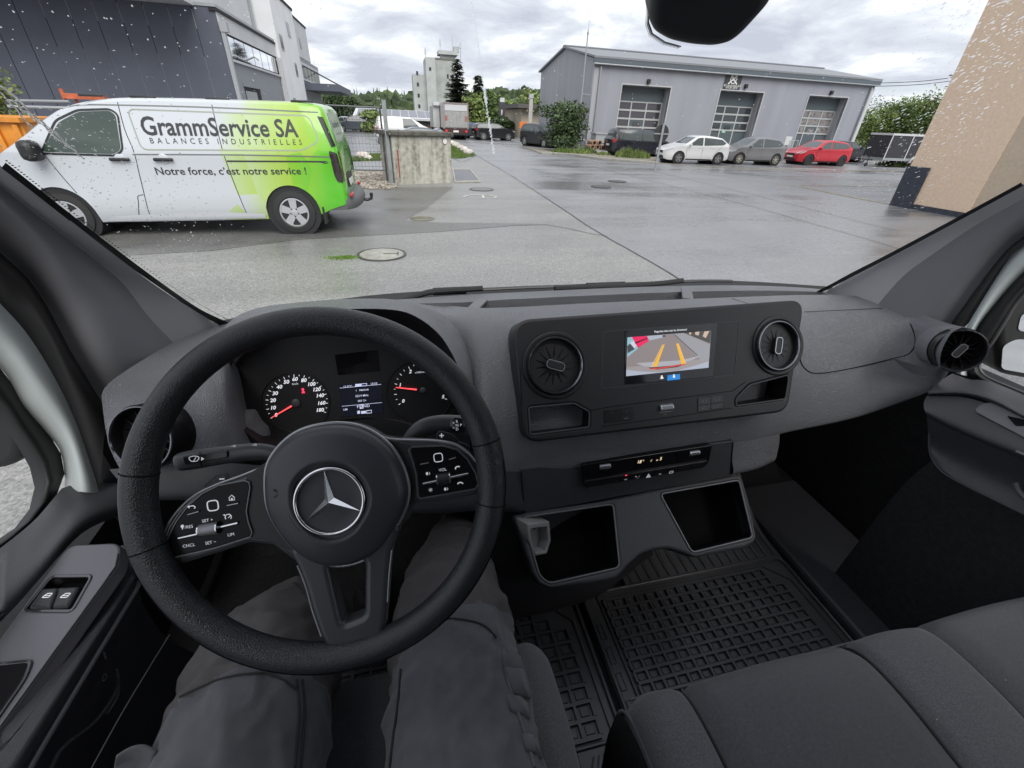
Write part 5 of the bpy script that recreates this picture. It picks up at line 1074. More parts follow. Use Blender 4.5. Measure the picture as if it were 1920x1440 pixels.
for k, (px, Y, h, rx, s) in enumerate(((1625, 42, 4.6, 3.0, 61), (1660, 41, 5.0, 3.2, 62), (1700, 40, 5.6, 3.0, 63), (1735, 38, 6.2, 3.2, 64), (1790, 36, 6.0, 3.4, 65), (1640, 52, 6.2, 4.2, 66), (1690, 52, 6.0, 4.5, 67))):
    g = P(px, 285, Y=Y); bush('hedge_tree', ('leafy tree close against the hall end', 'light leafy tree behind the dark saloon', 'dense leafy tree behind the trailer front', 'tall leafy tree beside the beige pier', 'leafy tree hidden mostly by the beige pier', 'back row tree near the hall end', 'back row tree behind the trailer')[k], 'tree', (g.x, Y, -.2), rx, h, 4200, .17, s, [M_L1, M_L2, M_L3] if k % 2 else [M_L2, M_L1, M_L3], 'trees right of the metal hall')
p = P(1775, 200, Y=45); q = P(1772, 141, Y=45)
t = thing('street_lamp', 'slender street lamp above the trees beside the beige pier', 'street lamp', (p.x, 45, 0)); MB().tube(cr([(p.x, 45, 0), (p.x, 45, q.z-1.2), (p.x-.1, 45, q.z-.3), (p.x-.8, 45, q.z+.05)], 6), .07, 8).build('pole', M_GUT, t); MB().box((p.x-1.2, 45, q.z+.05), (.8, .3, .16)).build('lamp_head', M_FASC, t, bevel=.05)
for k in range(2):
    a, b2 = P(1640, 156+6*k, Y=60), P(1840, 138+6*k, Y=50); w = MB().tube(cr([a, a*.5+b2*.5+Vector((0, 0, -.25)), b2], 8), .035, 5).build('overhead_wire', M_BLKTRIM); tag(w, ('upper', 'lower')[k]+' overhead wire from the hall end to the beige pier', 'wire', 'overhead wires')

# ================================================================== BEIGE BUILDING ON THE RIGHT
a, b2 = P(1690, 388, Z=0), P(1805, 408, Z=0); PX = 14.6
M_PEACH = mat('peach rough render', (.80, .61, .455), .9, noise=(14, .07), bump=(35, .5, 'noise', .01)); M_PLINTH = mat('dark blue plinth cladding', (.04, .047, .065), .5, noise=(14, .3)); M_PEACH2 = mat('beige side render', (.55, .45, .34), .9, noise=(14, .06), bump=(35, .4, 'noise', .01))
t = thing('beige_building', 'tall peach rendered building pier with dark plinth on the right of the road', 'building', (PX, 10, 0))
y1 = P(1672, 385, X=PX).y; y0 = P(1812, 405, X=PX).y
bx('pier', M_PEACH, t, PX, PX+.45, y0, y1, .14, 14); bx('base_strip', M_PLINTH, t, PX-.02, PX+.45, y0, y1-.62, -.05, .135)
zp = P(1715, 312, X=PX).z; bx('plinth_panel', M_PLINTH, t, PX-.06, PX-.003, y1-.60, y1+.04, -.05, zp)
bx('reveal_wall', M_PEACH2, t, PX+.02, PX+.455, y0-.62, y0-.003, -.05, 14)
bx('dark_wall', M_PLINTH, t, PX+.30, PX+.6, -4, y0-.64, -.05, 14); bx('main_wall', M_PEACH, t, PX+.65, PX+14, -4, y1, -.05, 14)
for k in range(8): bx('cladding_panel', M_PLINTH, t, PX+.27, PX+.298, y0-.66-(k+1)*1.3, y0-.68-k*1.3, -.04, 13.9)

# ================================================================== OUR OWN CAB
M_DASH = mat('grained grey dashboard plastic', (.20, .205, .224), .37, noise=(5, .09, 7), spec=.6, bump=(280, .9, 'leather', .0016)); M_DASHD = mat('dark console plastic', (.052, .053, .060), .5, noise=(40, .05), bump=(380, .3, 'leather', .0005))
M_PNL = mat('matt black panel', (.016, .0165, .019), .48, bump=(900, .12)); M_GLOSS = mat('gloss black', (.006, .006, .007), .07, spec=.6); M_VOID = mat('deep black cavity', (.006, .006, .007), .8, spec=.1); M_PIANO = mat('black bezel', (.012, .012, .014), .25)
M_RIM = mat('grained black steering wheel skin', (.024, .025, .028), .34, bump=(420, .4, 'leather', .0006)); M_HUB = mat('dark slate airbag cover', (.044, .047, .056), .42, bump=(800, .15)); M_SPOKE = mat('satin grey spoke trim', (.062, .065, .074), .32, .2)
M_SILV = mat('satin silver key', (.55, .57, .60), .28, .8); M_PRINT = mat('white symbol print', (.75, .75, .76), .5, emit=((.8, .82, .9), .12)); M_DIM = mat('dim symbol print', (.22, .22, .23), .6)
M_PILLAR = mat('pillar trim fabric grain', (.19, .193, .21), .7, bump=(500, .3)); M_PILLARL = mat('pillar trim brightened strip', (.42, .425, .44), .6, bump=(500, .2)); M_RUBBER = mat('black rubber seal', (.015, .015, .016), .55); M_VWHITE = mat('white painted door frame', (.62, .68, .68), .32)  # pillar side strip raised in colour to stand in for light on it
M_DOOR = mat('dark door trim', (.065, .067, .075), .48, bump=(520, .35, 'leather', .0006)); M_DOORL = mat('smooth grey switch panel', (.115, .115, .132), .45, bump=(900, .1)); M_ARM = mat('padded armrest skin', (.048, .049, .056), .38, bump=(560, .45, 'leather', .0006))
M_SEAT = mat('charcoal woven seat cloth', (.08, .084, .094), .9, noise=(260, .15, 2), bump=(420, .6, 'weave', .001), sheen=.25); M_SEATS = mat('charcoal melange bolster cloth', (.094, .098, .107), .9, noise=(420, .25, 2), bump=(700, .4), sheen=.25); M_MAT = mat('black rubber mat', (.075, .077, .082), .33, noise=(7, .25), bump=(300, .15)); M_CARPET = mat('black cab lining', (.018, .0185, .02), .95, noise=(90, .3))
M_TROU = mat('charcoal grey work trouser cloth', (.082, .086, .098), .9, noise=(60, .12, 5), bump=(900, .35), sheen=.2); M_TROUB = mat('brownish knee patch cloth', (.072, .067, .068), .9, noise=(60, .12, 5), bump=(900, .35)); M_THREAD = mat('dark seam thread', (.022, .022, .025), .9)

# ---- windscreen: a curved sheet between the two pillars
def lerp(a, b, t): return a+(b-a)*t
GL, GR = (P(410, 608, X=-.5), P(0, 310, X=-.5)), (P(1555, 540, X=1.3), P(1920, 345, X=1.3))
def glass_pt(u, v):
    """u across 0..1, v up: 0 at the cowl, 1 at the height of the picture's edge, more above."""
    a = GL[0]+(GL[1]-GL[0])*v; b = GR[0]+(GR[1]-GR[0])*v
    q = a+(b-a)*u; s = 4*u*(1-u)
    return q+Vector((0, .135*s, .0*s))
vt = 2.15
rows = [[glass_pt(lerp(-.006, 1.006, i/24), lerp(-.06, vt, j/14)) for i in range(25)] for j in range(15)]
m, N, L, b = node_mat('windscreen glass'); N.remove(b); tr = N.new('ShaderNodeBsdfTransparent'); tr.inputs[0].default_value = (.96, .975, .97, 1); gl = N.new('ShaderNodeBsdfGlossy'); gl.inputs['Roughness'].default_value = .02
fz = N.new('ShaderNodeLayerWeight'); fz.inputs['Blend'].default_value = .5; pw5 = N.new('ShaderNodeMath'); pw5.operation = 'POWER'; pw5.inputs[1].default_value = 5; L.new(fz.outputs['Facing'], pw5.inputs[0])
fm = N.new('ShaderNodeMath'); fm.operation = 'MULTIPLY_ADD'; fm.inputs[1].default_value = .35; fm.inputs[2].default_value = .014; L.new(pw5.outputs[0], fm.inputs[0]); ms = N.new('ShaderNodeMixShader'); L.new(fm.outputs[0], ms.inputs[0]); L.new(tr.outputs[0], ms.inputs[1]); L.new(gl.outputs[0], ms.inputs[2]); L.new(ms.outputs[0], N['Material Output'].inputs[0]); M_WS = m
WS = thing('windscreen', 'raked windscreen spotted with raindrops between the two dark pillars', 'windscreen', glass_pt(.5, 0))
ws = MB().grid(rows).build('glass', M_WS, WS, smooth=True)
GB = BVHTree.FromPolygons([q for r in rows for q in r], [(i*25+j, i*25+j+1, (i+1)*25+j+1, (i+1)*25+j) for i in range(14) for j in range(24)])
def on_glass(px, py, off=0.0):
    d = ray(px, py).normalized(); h = GB.ray_cast(CO, d)
    if h[0] is None: return None, None
    n = h[1] if h[1].dot(d) > 0 else -h[1]
    return h[0]+n*off, n
def glass_strip(name, pa, pb, m, off=-.003, parent=None):
    A, B = ([on_glass(*q, off)[0] or P(*q, X=-.501 if q[0] < 960 else 1.301) for q in pp] for pp in (pa, pb)); return MB().grid([cr(A, 5), cr(B, 5)]).build(name, m, parent or WS)
M_FRIT = mat('black ceramic frit', (.010, .010, .011), .3)
frl = [(2, 311), (102, 389), (202, 468), (302, 541), (367, 583), (407, 605), (428, 617)]; 
glass_strip('frit_band', frl, [(10, 301), (108, 379), (209, 458), (308, 532), (369, 574), (406, 593), (432, 604)], M_FRIT)
glass_strip('frit_band', [(1918, 346), (1799, 411), (1670, 480), (1600, 516), (1562, 536), (1530, 553)], [(1914, 340), (1795, 405), (1666, 474), (1596, 510), (1558, 531), (1527, 547)], M_FRIT)
mb = MB()
for k in range(110):
    t_ = k/109; i = t_*(len(frl)-1.001); j = int(i); q = (lerp(frl[j][0], frl[j+1][0], i-j)+10, lerp(frl[j][1], frl[j+1][1], i-j)-12)
    c, n = on_glass(*q, -.002); 
    if c is None: continue
    a = n.cross(Vector((0, 0, 1))).normalized(); bb = n.cross(a)
    s = .0011; mb.add([c+a*s+bb*s, c-a*s+bb*s, c-a*s-bb*s, c+a*s-bb*s], [(0, 1, 2, 3)])
mb.build('frit_dots', M_FRIT, WS, smooth=False, fix=False)['kind'] = 'stuff'
# raindrops on the outside of the glass: little clear lenses with a bright rim, dense where the wipers never reach
m, N, L, b = node_mat('water droplet'); N.remove(b); tr = N.new('ShaderNodeBsdfTransparent'); tr.inputs[0].default_value = (.9, .9, .91, 1); gl = N.new('ShaderNodeBsdfGlossy'); gl.inputs['Roughness'].default_value = .12
lw = N.new('ShaderNodeLayerWeight'); lw.inputs['Blend'].default_value = .55; mr = N.new('ShaderNodeMapRange'); mr.inputs['To Min'].default_value = .03; mr.inputs['To Max'].default_value = .30; L.new(lw.outputs['Facing'], mr.inputs['Value'])
rf = N.new('ShaderNodeBsdfRefraction'); rf.inputs['IOR'].default_value = 1.33; rf.inputs['Roughness'].default_value = .02; ms0 = N.new('ShaderNodeMixShader'); ms0.inputs[0].default_value = .75; L.new(tr.outputs[0], ms0.inputs[1]); L.new(rf.outputs[0], ms0.inputs[2])
ms = N.new('ShaderNodeMixShader'); L.new(mr.outputs[0], ms.inputs[0]); L.new(ms0.outputs[0], ms.inputs[1]); L.new(gl.outputs[0], ms.inputs[2]); L.new(ms.outputs[0], N['Material Output'].inputs[0]); M_DROP = m
mb = MB(); rng = random.Random(12)
def drop(px, py, s, el=1.0, ang=0.0, hgt=.45):
    c, n = on_glass(px, py, .0008)
    if c is None: return
    a = n.cross(Vector((0, 0, 1))).normalized(); up = a.cross(n); a, up = a*math.cos(ang)+up*math.sin(ang), up*math.cos(ang)-a*math.sin(ang); k8 = 8; vs = []
    for rr, hh in ((1, 0), (.72, .6), (.3, .95)):
        for k in range(k8): t = 2*math.pi*k/k8+.2; w = s*rr*(1+.12*math.sin(3*t+px)); vs.append(c+a*(w*math.cos(t))+up*(w*el*math.sin(t))+n*(s*hgt*hh))
    vs.append(c+n*(s*hgt)); fs = [(j*k8+k, j*k8+(k+1) % k8, (j+1)*k8+(k+1) % k8, (j+1)*k8+k) for j in range(2) for k in range(k8)]+[(2*k8+k, 2*k8+(k+1) % k8, 3*k8) for k in range(k8)]
    mb.add(vs, fs)
for _ in range(620): drop(rng.uniform(0, 1900), rng.uniform(0, 330), rng.uniform(.0004, .0009), rng.uniform(.9, 1.6))
for _ in range(420):                                                # unwiped wedge on the left
    t = rng.random(); x = 60+t*340+rng.gauss(0, 45); y = 240+t*215+rng.gauss(0, 38)
    drop(x, y, rng.uniform(.0004, .0011)*rng.choice((1, 1, 1.6)), rng.uniform(.8, 1.4), rng.uniform(-.6, .2))
for _ in range(800):                                                # unwiped right edge over the beige pier
    y = rng.uniform(0, 400); x = 1900-abs(rng.gauss(0, 95))-max(0, y-60)*.45+rng.uniform(-20, 60); drop(x, y, rng.uniform(.0004, .0011)*rng.choice((1, 1, 1.6)), rng.uniform(1.3, 2.6), rng.uniform(-1.0, -.6))
for k in range(46): drop(885+k*.9+rng.uniform(-1, 1), 8+k*6.2, rng.uniform(.0008, .0016)*(1.4 if k > 25 else .8), 2.6, 0)
o = mb.build('raindrops', M_DROP, WS, smooth=True, fix=False); o['kind'] = 'stuff'; o['label'] = 'raindrops beading on the outside of the glass'
# streaks of water on the left
mb = MB()
for px0, py0, px1, py1 in ((0, 160, 150, 292), (20, 190, 120, 270), (60, 215, 160, 300), (0, 175, 60, 240)):
    pts = [on_glass(lerp(px0, px1, k/10)+rng.uniform(-3, 3), lerp(py0, py1, k/10)+rng.uniform(-3, 3), .001)[0] for k in range(11)]; mb.tube(cr(pts, 3), [.0006+.0005*abs(math.sin(k*1.3)) for k in range(31)], 6)
mb.build('water_streaks', M_DROP, WS, fix=False)['kind'] = 'stuff'
# camera and sensor housing behind the glass
SH = thing('sensor_housing', 'black rounded camera and mirror housing hanging at the top of the windscreen', 'sensor housing', on_glass(1330, 40)[0])
c0, n0 = on_glass(1330, 60); hf = Frame(c0, n0.cross(Vector((0, 0, 1))), (0, 0, 1)); hf = Frame(c0, (1, 0, 0), Vector((0, -n0.z, n0.y)))
hp = hf.pts([(1218, 42), (1226, 60), (1250, 75), (1290, 84), (1335, 87), (1365, 80), (1390, 62), (1420, 30), (1450, -5), (1480, -230), (1230, -230), (1220, 10)], .045)
plate('housing', [rpoly(hp, .03, 5)], hf, -.003, .055, mat('housing black', (.042, .044, .05), .5, bump=(700, .1)), SH, .018, smooth=True, seg=4)
mb = MB()
for k in range(46):
    for j in range(3):
        t_ = k/45; a = [(1217, 5), (1215, 40), (1222, 61), (1246, 77), (1275, 85)]; i = t_*3.999; q = int(i); x, y = lerp(a[q][0], a[q+1][0], i-q)-j*2.6, lerp(a[q][1], a[q+1][1], i-q)+j*1.8
        c, n = on_glass(x, y, -.002); s = .0011-.0003*j; aa = n.cross(Vector((0, 0, 1))).normalized(); bb = n.cross(aa); mb.add([c+aa*s+bb*s, c-aa*s+bb*s, c-aa*s-bb*s, c+aa*s-bb*s], [(0, 1, 2, 3)])
mb.build('frit_dots', M_FRIT, SH, smooth=False, fix=False)['kind'] = 'stuff'
# wipers outside the glass
def wiper(label, arm, blade):
    A = [P(x, y, Y=1.245+.02*0) for x, y in arm]; B = [P(x, y, Y=1.255) for x, y in blade]; t = thing('wiper', label, 'wiper', A[0], 0, 'windscreen wipers')
    MB().tube(cr(A, 5), .009, 8).build('arm', M_RUBBER, t); MB().tube(cr(B, 5), .008, 8, flat=.6).build('blade', mat('wiper blade', (.03, .03, .032), .4), t); MB().tube([B[0], B[1]*.7+B[0]*.3], .012, 8).build('end_cap', M_RUBBER, t)
wiper('left windscreen wiper lying along the cowl behind the instrument hood', [(745, 566), (790, 552), (820, 546), (905, 541)], [(812, 547), (900, 543), (985, 539), (1080, 536)])
wiper('right windscreen wiper lying along the cowl above the screen panel', [(1040, 541), (1140, 537), (1230, 532), (1280, 526)], [(1100, 537), (1200, 533), (1300, 527), (1372, 527)])
CW_ = [P(x, y, Y=1.32) for x, y in ((380, 618), (560, 583), (730, 560), (960, 547), (1200, 537), (1380, 534), (1570, 545))]
o = MB().grid([cr([q+Vector((0, .03, .006)) for q in CW_], 4), cr([q+Vector((0, -.10, -.025)) for q in CW_], 4), cr([q+Vector((0, -.10, -.2)) for q in CW_], 4)]).build('cowl_panel', M_RUBBER); tag(o, 'black plastic cowl panel under the wipers', 'cowl')

# ---- dashboard
DB = thing('dashboard', 'grey grained dashboard running the whole width under the windscreen', 'dashboard', (.35, .8, 1.2))
rA = [(190, 742, .70), (212, 712, .76), (300, 655, .95), (352, 630, 1.05), (412, 609, 1.15), (490, 594, 1.16), (610, 575, 1.17), (750, 562, 1.17), (835, 572, 1.12), (892, 577, 1.0), (962, 576, .97), (1095, 569, .97), (1230, 563, .97), (1360, 558, .98), (1505, 553, 1.0), (1610, 555, .98), (1690, 568, .90), (1750, 597, .76), (1800, 632, .72)]
rB = [(194, 775, .66), (232, 735, .72), (320, 680, .88), (375, 652, .98), (425, 632, 1.06), (495, 606, 1.08), (612, 590, 1.08), (745, 580, 1.08), (835, 600, 1.0), (896, 610, .90), (958, 612, .86), (1094, 606, .86), (1228, 598, .87), (1360, 592, .88), (1508, 585, .90), (1618, 588, .88), (1698, 602, .82), (1744, 628, .715), (1808, 652, .675)]
rC = [(199, 810, .63), (258, 765, .66), (338, 715, .76), (392, 690, .82), (432, 672, .86), (505, 690, 1.0), (618, 690, 1.02), (745, 680, 1.02), (838, 690, .95), (890, 690, .80), (945, 712, .765), (1090, 700, .765), (1226, 688, .77), (1360, 676, .78), (1512, 655, .80), (1625, 652, .80), (1700, 656, .765), (1738, 662, .69), (1814, 680, .655)]
rD = [(210, 850, .615), (285, 812, .63), (360, 775, .68), (410, 760, .71), (445, 765, .76), (510, 800, .96), (620, 800, .99), (745, 790, .99), (845, 780, .93), (898, 780, .73), (944, 805, .705), (1090, 793, .70), (1230, 776, .71), (1368, 757, .72), (1495, 735, .74), (1615, 715, .74), (1694, 705, .72), (1742, 698, .675), (1806, 702, .645)]
rE = [(232, 885, .605), (305, 868, .605), (385, 852, .62), (432, 850, .66), (480, 850, .72), (530, 870, .90), (630, 880, .93), (745, 870, .93), (850, 868, .86), (908, 872, .70), (950, 886, .69), (1095, 868, .68), (1236, 850, .69), (1376, 829, .70), (1482, 803, .72), (1602, 778, .71), (1690, 750, .69), (1750, 726, .66), (1796, 713, .645)]
rw_ = [[P(x, y, Y=d) for x, y, d in r] for r in (rA, rB, rC, rD, rE)]
RF = Frame(P(1791, 655, Y=.645), (.985, .17, .0), (0, .25, .965))
for r_, an in zip(rw_, (78, 128, 180, 232, 285)): r_[-1] = RF.w(.0525*math.cos(R(an)), .0525*math.sin(R(an)), -.002)
rw_.append([q+Vector((0, .03, -.022)) for q in rw_[-1]]); rw_.append([q+Vector((0, .20, -.05)) for q in rw_[-2]])
MB().grid(surf(rw_, 5, 5)).build('dash_skin', M_DASH, DB, smooth=True)
# top trim strip and the dark demister slot
tA = [(700, 566, 1.20), (860, 554, 1.21), (960, 549, 1.21), (1200, 538, 1.22), (1380, 535, 1.21), (1500, 539, 1.18), (1562, 545, 1.14)]; tB = [(720, 570, 1.12), (862, 567, 1.10), (962, 561, 1.10), (1200, 550, 1.10), (1380, 545, 1.10), (1500, 546, 1.09), (1562, 549, 1.07)]
A = [P(x, y, Y=d) for x, y, d in tA]; B = [P(x, y, Y=d) for x, y, d in tB]
MB().grid([cr([q+Vector((0, .03, -.01)) for q in A], 5), cr(A, 5), cr(B, 5), cr([q+Vector((0, 0, -.035)) for q in B], 5)]).build('top_trim', M_DASH, DB)
MB().grid([cr([q+Vector((0, .003, -.032)) for q in B], 5), cr([q+Vector((0, -.07, -.05)) for q in B], 5), cr([q+Vector((0, -.15, -.03)) for q in B], 5)]).build('demister_slot', M_VOID, DB)
for x, y in ((893, 574), (1288, 551)): q = P(x, y, Y=1.06); MB().box(q, (.03, .10, .008), Matrix.Rotation(-.5, 3, 'Z')).build('slot_bridge', M_DASH, DB, bevel=.002)
def surf_line(pix, dep, m, name, r=.0012):
    MB().tube(cr([P(x, y, Y=d) for (x, y), d in zip(pix, dep)], 6), r, 6).build(name, m, DB)
DSK = BVHTree.FromPolygons([q for r in surf(rw_, 5, 5) for q in r], [(i*91+j, i*91+j+1, (i+1)*91+j+1, (i+1)*91+j) for i in range(30) for j in range(90)])
def on_dash(px, py, off=.0):
    d = ray(px, py).normalized(); h = DSK.ray_cast(CO, d)
    if h[0] is None: return P(px, py, Y=.8)
    n = h[1] if h[1].dot(d) < 0 else -h[1]; return h[0]+n*off
def dash_line(name, pix, r, m, off=.0006, closed=False): MB().tube(cr([on_dash(*q, off) for q in pix], 6, closed), r, 6, closed=closed, caps=not closed).build(name, m, DB)
dash_line('airbag_seam', [(1502, 640), (1500, 672), (1510, 692), (1535, 700), (1600, 690), (1675, 672), (1703, 664), (1716, 645), (1712, 618), (1695, 588), (1672, 574)], .0013, M_VOID); dash_line('airbag_seam', [(1508, 585), (1570, 582), (1655, 578)], .0009, M_DASHD); dash_line('dash_joint', [(1372, 560), (1410, 572)], .0009, M_DASHD)
# instrument hood
hO = [(404, 640, .86), (420, 618, .90), (445, 595, .94), (502, 576, .98), (640, 562, 1.0), (746, 562, 1.0), (796, 574, .97), (842, 600, .92), (870, 640, .86), (886, 690, .81), (892, 745, .775), (893, 790, .755)]
hI = [(418, 660, .74), (432, 630, .755), (462, 607, .77), (512, 592, .78), (640, 580, .79), (738, 581, .79), (786, 597, .785), (826, 630, .78), (852, 672, .76), (868, 715, .74), (876, 760, .725), (878, 795, .715)]
hJ = [(432, 690, .84), (446, 660, .85), (475, 640, .87), (520, 625, .88), (640, 612, .88), (732, 613, .88), (775, 628, .88), (808, 655, .87), (834, 695, .85), (846, 735, .84), (852, 775, .83), (852, 800, .82)]
rows = [cr([P(x, y, Y=d) for x, y, d in r], 5) for r in (hO, hI, hJ)]
mid = [(a+b_)/2+Vector((0, -.004, .012)) for a, b_ in zip(rows[0], rows[1])]; lip = [q+Vector((0, .012, -.012)) for q in rows[1]]
hd = MB(); hd.grid([[q+Vector((0, .05, -.03)) for q in rows[0]], rows[0], mid, rows[1]]).build('instrument_hood', M_DASH, DB, smooth=True)
MB().grid([rows[1], lip, rows[2], [q+Vector((0, .01, 0)) for q in rows[2]]]).build('hood_lining', M_PNL, DB, smooth=True)
G_ = Frame(P(660, 745, Y=.83), (1, 0, 0), (0, .30, .954))
IC = plate('instrument_cluster', [rpoly(G_.pts([(425, 640), (520, 590), (740, 578), (815, 605), (870, 700), (880, 830), (760, 870), (520, 870), (440, 800)]), .03)], G_, -.02, 0, mat('cluster black', (.009, .0095, .011), .5), DB, .004)
lw_ = [P(x, y, Y=d) for x, y, d in ((432, 780, .74), (490, 832, .72), (560, 850, .71), (680, 850, .71), (800, 838, .71), (880, 800, .715))]; lb_ = [P(x, y, Y=d) for x, y, d in ((446, 760, .85), (500, 805, .84), (560, 815, .83), (680, 812, .83), (800, 800, .83), (852, 780, .83))]
MB().grid([cr([q+Vector((0, -.01, -.12)) for q in lw_], 5), cr(lw_, 5), cr(lb_, 5)]).build('hood_lower_lip', M_PNL, DB)
def dial(cx, cy, ex, nm):
    u, v = G_.pix(cx, cy); r = abs(G_.pix(ex, cy)[0]-u); f = Frame(G_.w(u, v, .0005), G_.ex, G_.ey)
    MB().lathe([(r, 0), (r*1.02, .004), (r*.985, .004), (r*.97, .0005), (0, .0005)], f, 56).build(nm, mat('dial face', (.010, .0105, .012), .45), IC); return u, v, r
d1 = dial(555, 755, 618, 'speed_dial'); d2 = dial(788, 735, 850, 'rev_dial')
def c6(x, y): return (x/9.6+480, y/9.6+680)
def c5(x, y): return (x/7.2+640, y/7.2+640)
M_NUM = mat('white dial print', (.8, .8, .82), .5, emit=((.85, .87, .95), .2)); M_NEED = mat('red needle', (.75, .06, .06), .4, emit=((1, .08, .09), .55)); M_LCD = mat('dim lcd print', (.55, .57, .68), .5, emit=((.62, .66, .9), .25))
def pw(name, s, px, py, size, m, par, fr, bold=.0, shear=0.0, h=.0025, sx=1.0, rot=0.0, align='CENTER'):
    u, v = fr.pix(px, py, h); return write(name, s, fr, u, v, size, m, par, h, bold, align, rot, shear, 1.0, sx)
SZ = .0108
for s, x, y in (('0', 355, 945), ('10', 300, 815), ('20', 300, 680), ('30', 338, 555), ('40', 415, 440), ('50', 540, 350), ('60', 695, 300), ('80', 855, 320), ('100', 990, 390), ('120', 1085, 485), ('140', 1145, 595), ('160', 1170, 730), ('180', 1145, 855)): pw('numeral', s, *c6(x, y), SZ, M_NUM, IC, G_, .03, .25)
pw('lettering', 'km/h', *c6(705, 383), .0058, M_NUM, IC, G_)
def ticks(lst, cen, par, conv):
    u0, v0 = G_.pix(*cen)
    for i, (x, y, big) in enumerate(lst):
        u, v = G_.pix(*conv(x, y)); d = Vector((u-u0, v-v0)).normalized(); n = Vector((-d.y, d.x)); l, w = (.0055, .0011) if big else (.0033, .0009); p = Vector((u, v))
        MB().add([G_.w(*(p+d*l*.5+n*w*.5), .002), G_.w(*(p+d*l*.5-n*w*.5), .002), G_.w(*(p-d*l*.5-n*w*.5), .002), G_.w(*(p-d*l*.5+n*w*.5), .002)], [(0, 1, 2, 3)]).build('tick', M_NUM, par, smooth=False)
T1 = [(290, 985), (240, 912), (215, 832), (198, 750), (205, 668), (215, 582), (255, 505), (297, 432), (362, 372), (428, 314), (513, 276), (597, 245), (688, 232), (780, 227), (870, 247), (960, 266), (1035, 313), (1108, 358), (1165, 424), (1218, 488), (1248, 567), (1275, 645), (1273, 725), (1270, 808), (1240, 885)]
ticks([(x, y, k % 2 == 0) for k, (x, y) in enumerate(T1)], (555, 755), IC, c6)
T2 = [(785, 845), (747, 782), (732, 713), (720, 643), (738, 574), (760, 506), (803, 446), (848, 392), (915, 355), (978, 323), (1050, 315), (1172, 402), (1410, 775)]
ticks([(x, y, k % 2 == 0) for k, (x, y) in enumerate(T2)], (788, 735), IC, c5)
for s, x, y in (('0', 832, 808), ('1', 790, 592), ('2', 928, 410), ('5', 1370, 750)): pw('numeral', s, *c5(x, y), SZ, M_NUM, IC, G_, .03, .25)
pw('lettering', 'x1000/min', *c5(1065, 418), .0055, M_NUM, IC, G_)
def needle(tip, root_, hub, conv, hubr=.009):
    a, b_ = Vector(G_.pix(*conv(*tip), .005)), Vector(G_.pix(*conv(*root_), .005)); d = (b_-a).normalized(); n = Vector((-d.y, d.x)); vs = [a+n*.0006, a-n*.0006, b_-n*.0016, b_+n*.0016]
    MB().prism([tuple(q) for q in vs], G_, .004, .0056).build('needle', M_NEED, IC, smooth=False); u, v = G_.pix(*conv(*hub), .004); MB().lathe([(hubr, .002), (hubr*.95, .007), (hubr*.6, .0085), (0, .0085)], Frame(G_.w(u, v), G_.ex, G_.ey), 24).build('needle_hub', mat('needle hub', (.05, .052, .057), .45), IC)
needle((280, 990), (640, 780), (720, 725), c6); needle((735, 623), (1018, 652), (1100, 660), c5, .007)
u, v = G_.pix(*c6(852, 505)); 
lm = MB(); lm.lathe([(.0024, .002), (.0024, .0026), (0, .0027)], Frame(G_.w(u, v+.0035), G_.ex, G_.ey), 12); lm.prism([(u-.0012, v+.001), (u+.0012, v+.001), (u+.0032, v-.0045), (u-.0032, v-.0045)], G_, .002, .0026); lm.build('belt_warning_lamp', mat('red telltale', (.8, .03, .06), .4, emit=((1, .03, .08), .8)), IC, smooth=False)
LC = plate('trip_display', [rpoly(G_.pts([(635, 721), (714, 714), (719, 774), (641, 781)]), .002)], G_, .0005, .002, mat('dark lcd', (.008, .009, .013), .2, emit=((.25, .3, .6), .006)), DB)
for s, x, y, z in (('12.5\u00b0C', 652, 725, .0066), ('15:53', 701, 719.5, .0066), ('1   FM/DAB', 679, 731.5, .0056), ('223.9 MHz', 678.5, 742, .0062), ('SRF 3+', 679, 751.5, .0062), ('P', 671, 763, .0085), ('N', 684.5, 761.5, .0085), ('D', 690.5, 761, .0085), ('UM', 647.5, 768, .006)): pw('lettering', s, x, y, z, M_LCD, LC, G_, .01, 0, .0026)
def gbar(pix, m, name, par, fr=G_, h0=.0022, h1=.0026): return MB().prism(fr.pts(pix, h1), fr, h0, h1).build(name, m, par, smooth=False)
gbar([(637, 727.4), (715, 720.4), (715, 721), (637, 728)], M_LCD, 'rule', LC); gbar([(641, 761.6), (716.5, 754.4), (716.5, 755), (641, 762.2)], M_LCD, 'rule', LC); gbar([(674, 759), (681, 758.3), (681.5, 765.8), (674.5, 766.5)], M_LCD, 'gear_box', LC); pw('lettering', 'R', 677.8, 762.4, .0085, MATS['dark lcd'], LC, G_, .01, 0, .0030)
gbar([(677, 771), (686, 770.2), (686, 775), (677, 775.8)], M_LCD, 'fuel_bar', LC); gbar([(670, 770.5), (675, 770), (675, 775.6), (670, 776)], M_LCD, 'fuel_icon', LC); plate('fuel_frame', [G_.pts([(687, 769.5), (697, 768.6), (697, 774.5), (687, 775.5)], .0024), G_.pts([(688, 770.5), (696, 769.8), (696, 773.6), (688, 774.5)], .0024)], G_, .0022, .0026, M_LCD, LC); plate('clock_bar', [G_.pts([(666, 720.3), (688, 718.4), (688, 723.4), (666, 725.3)], .0024), G_.pts([(678, 720.2), (687, 719.4), (687, 722.6), (678, 723.4)], .0024)], G_, .0022, .0026, M_LCD, LC)
plate('blank_display', [rpoly(G_.pts([(628, 665), (708, 656), (713, 695), (634, 703)]), .002)], G_, .0005, .002, M_GLOSS, DB)

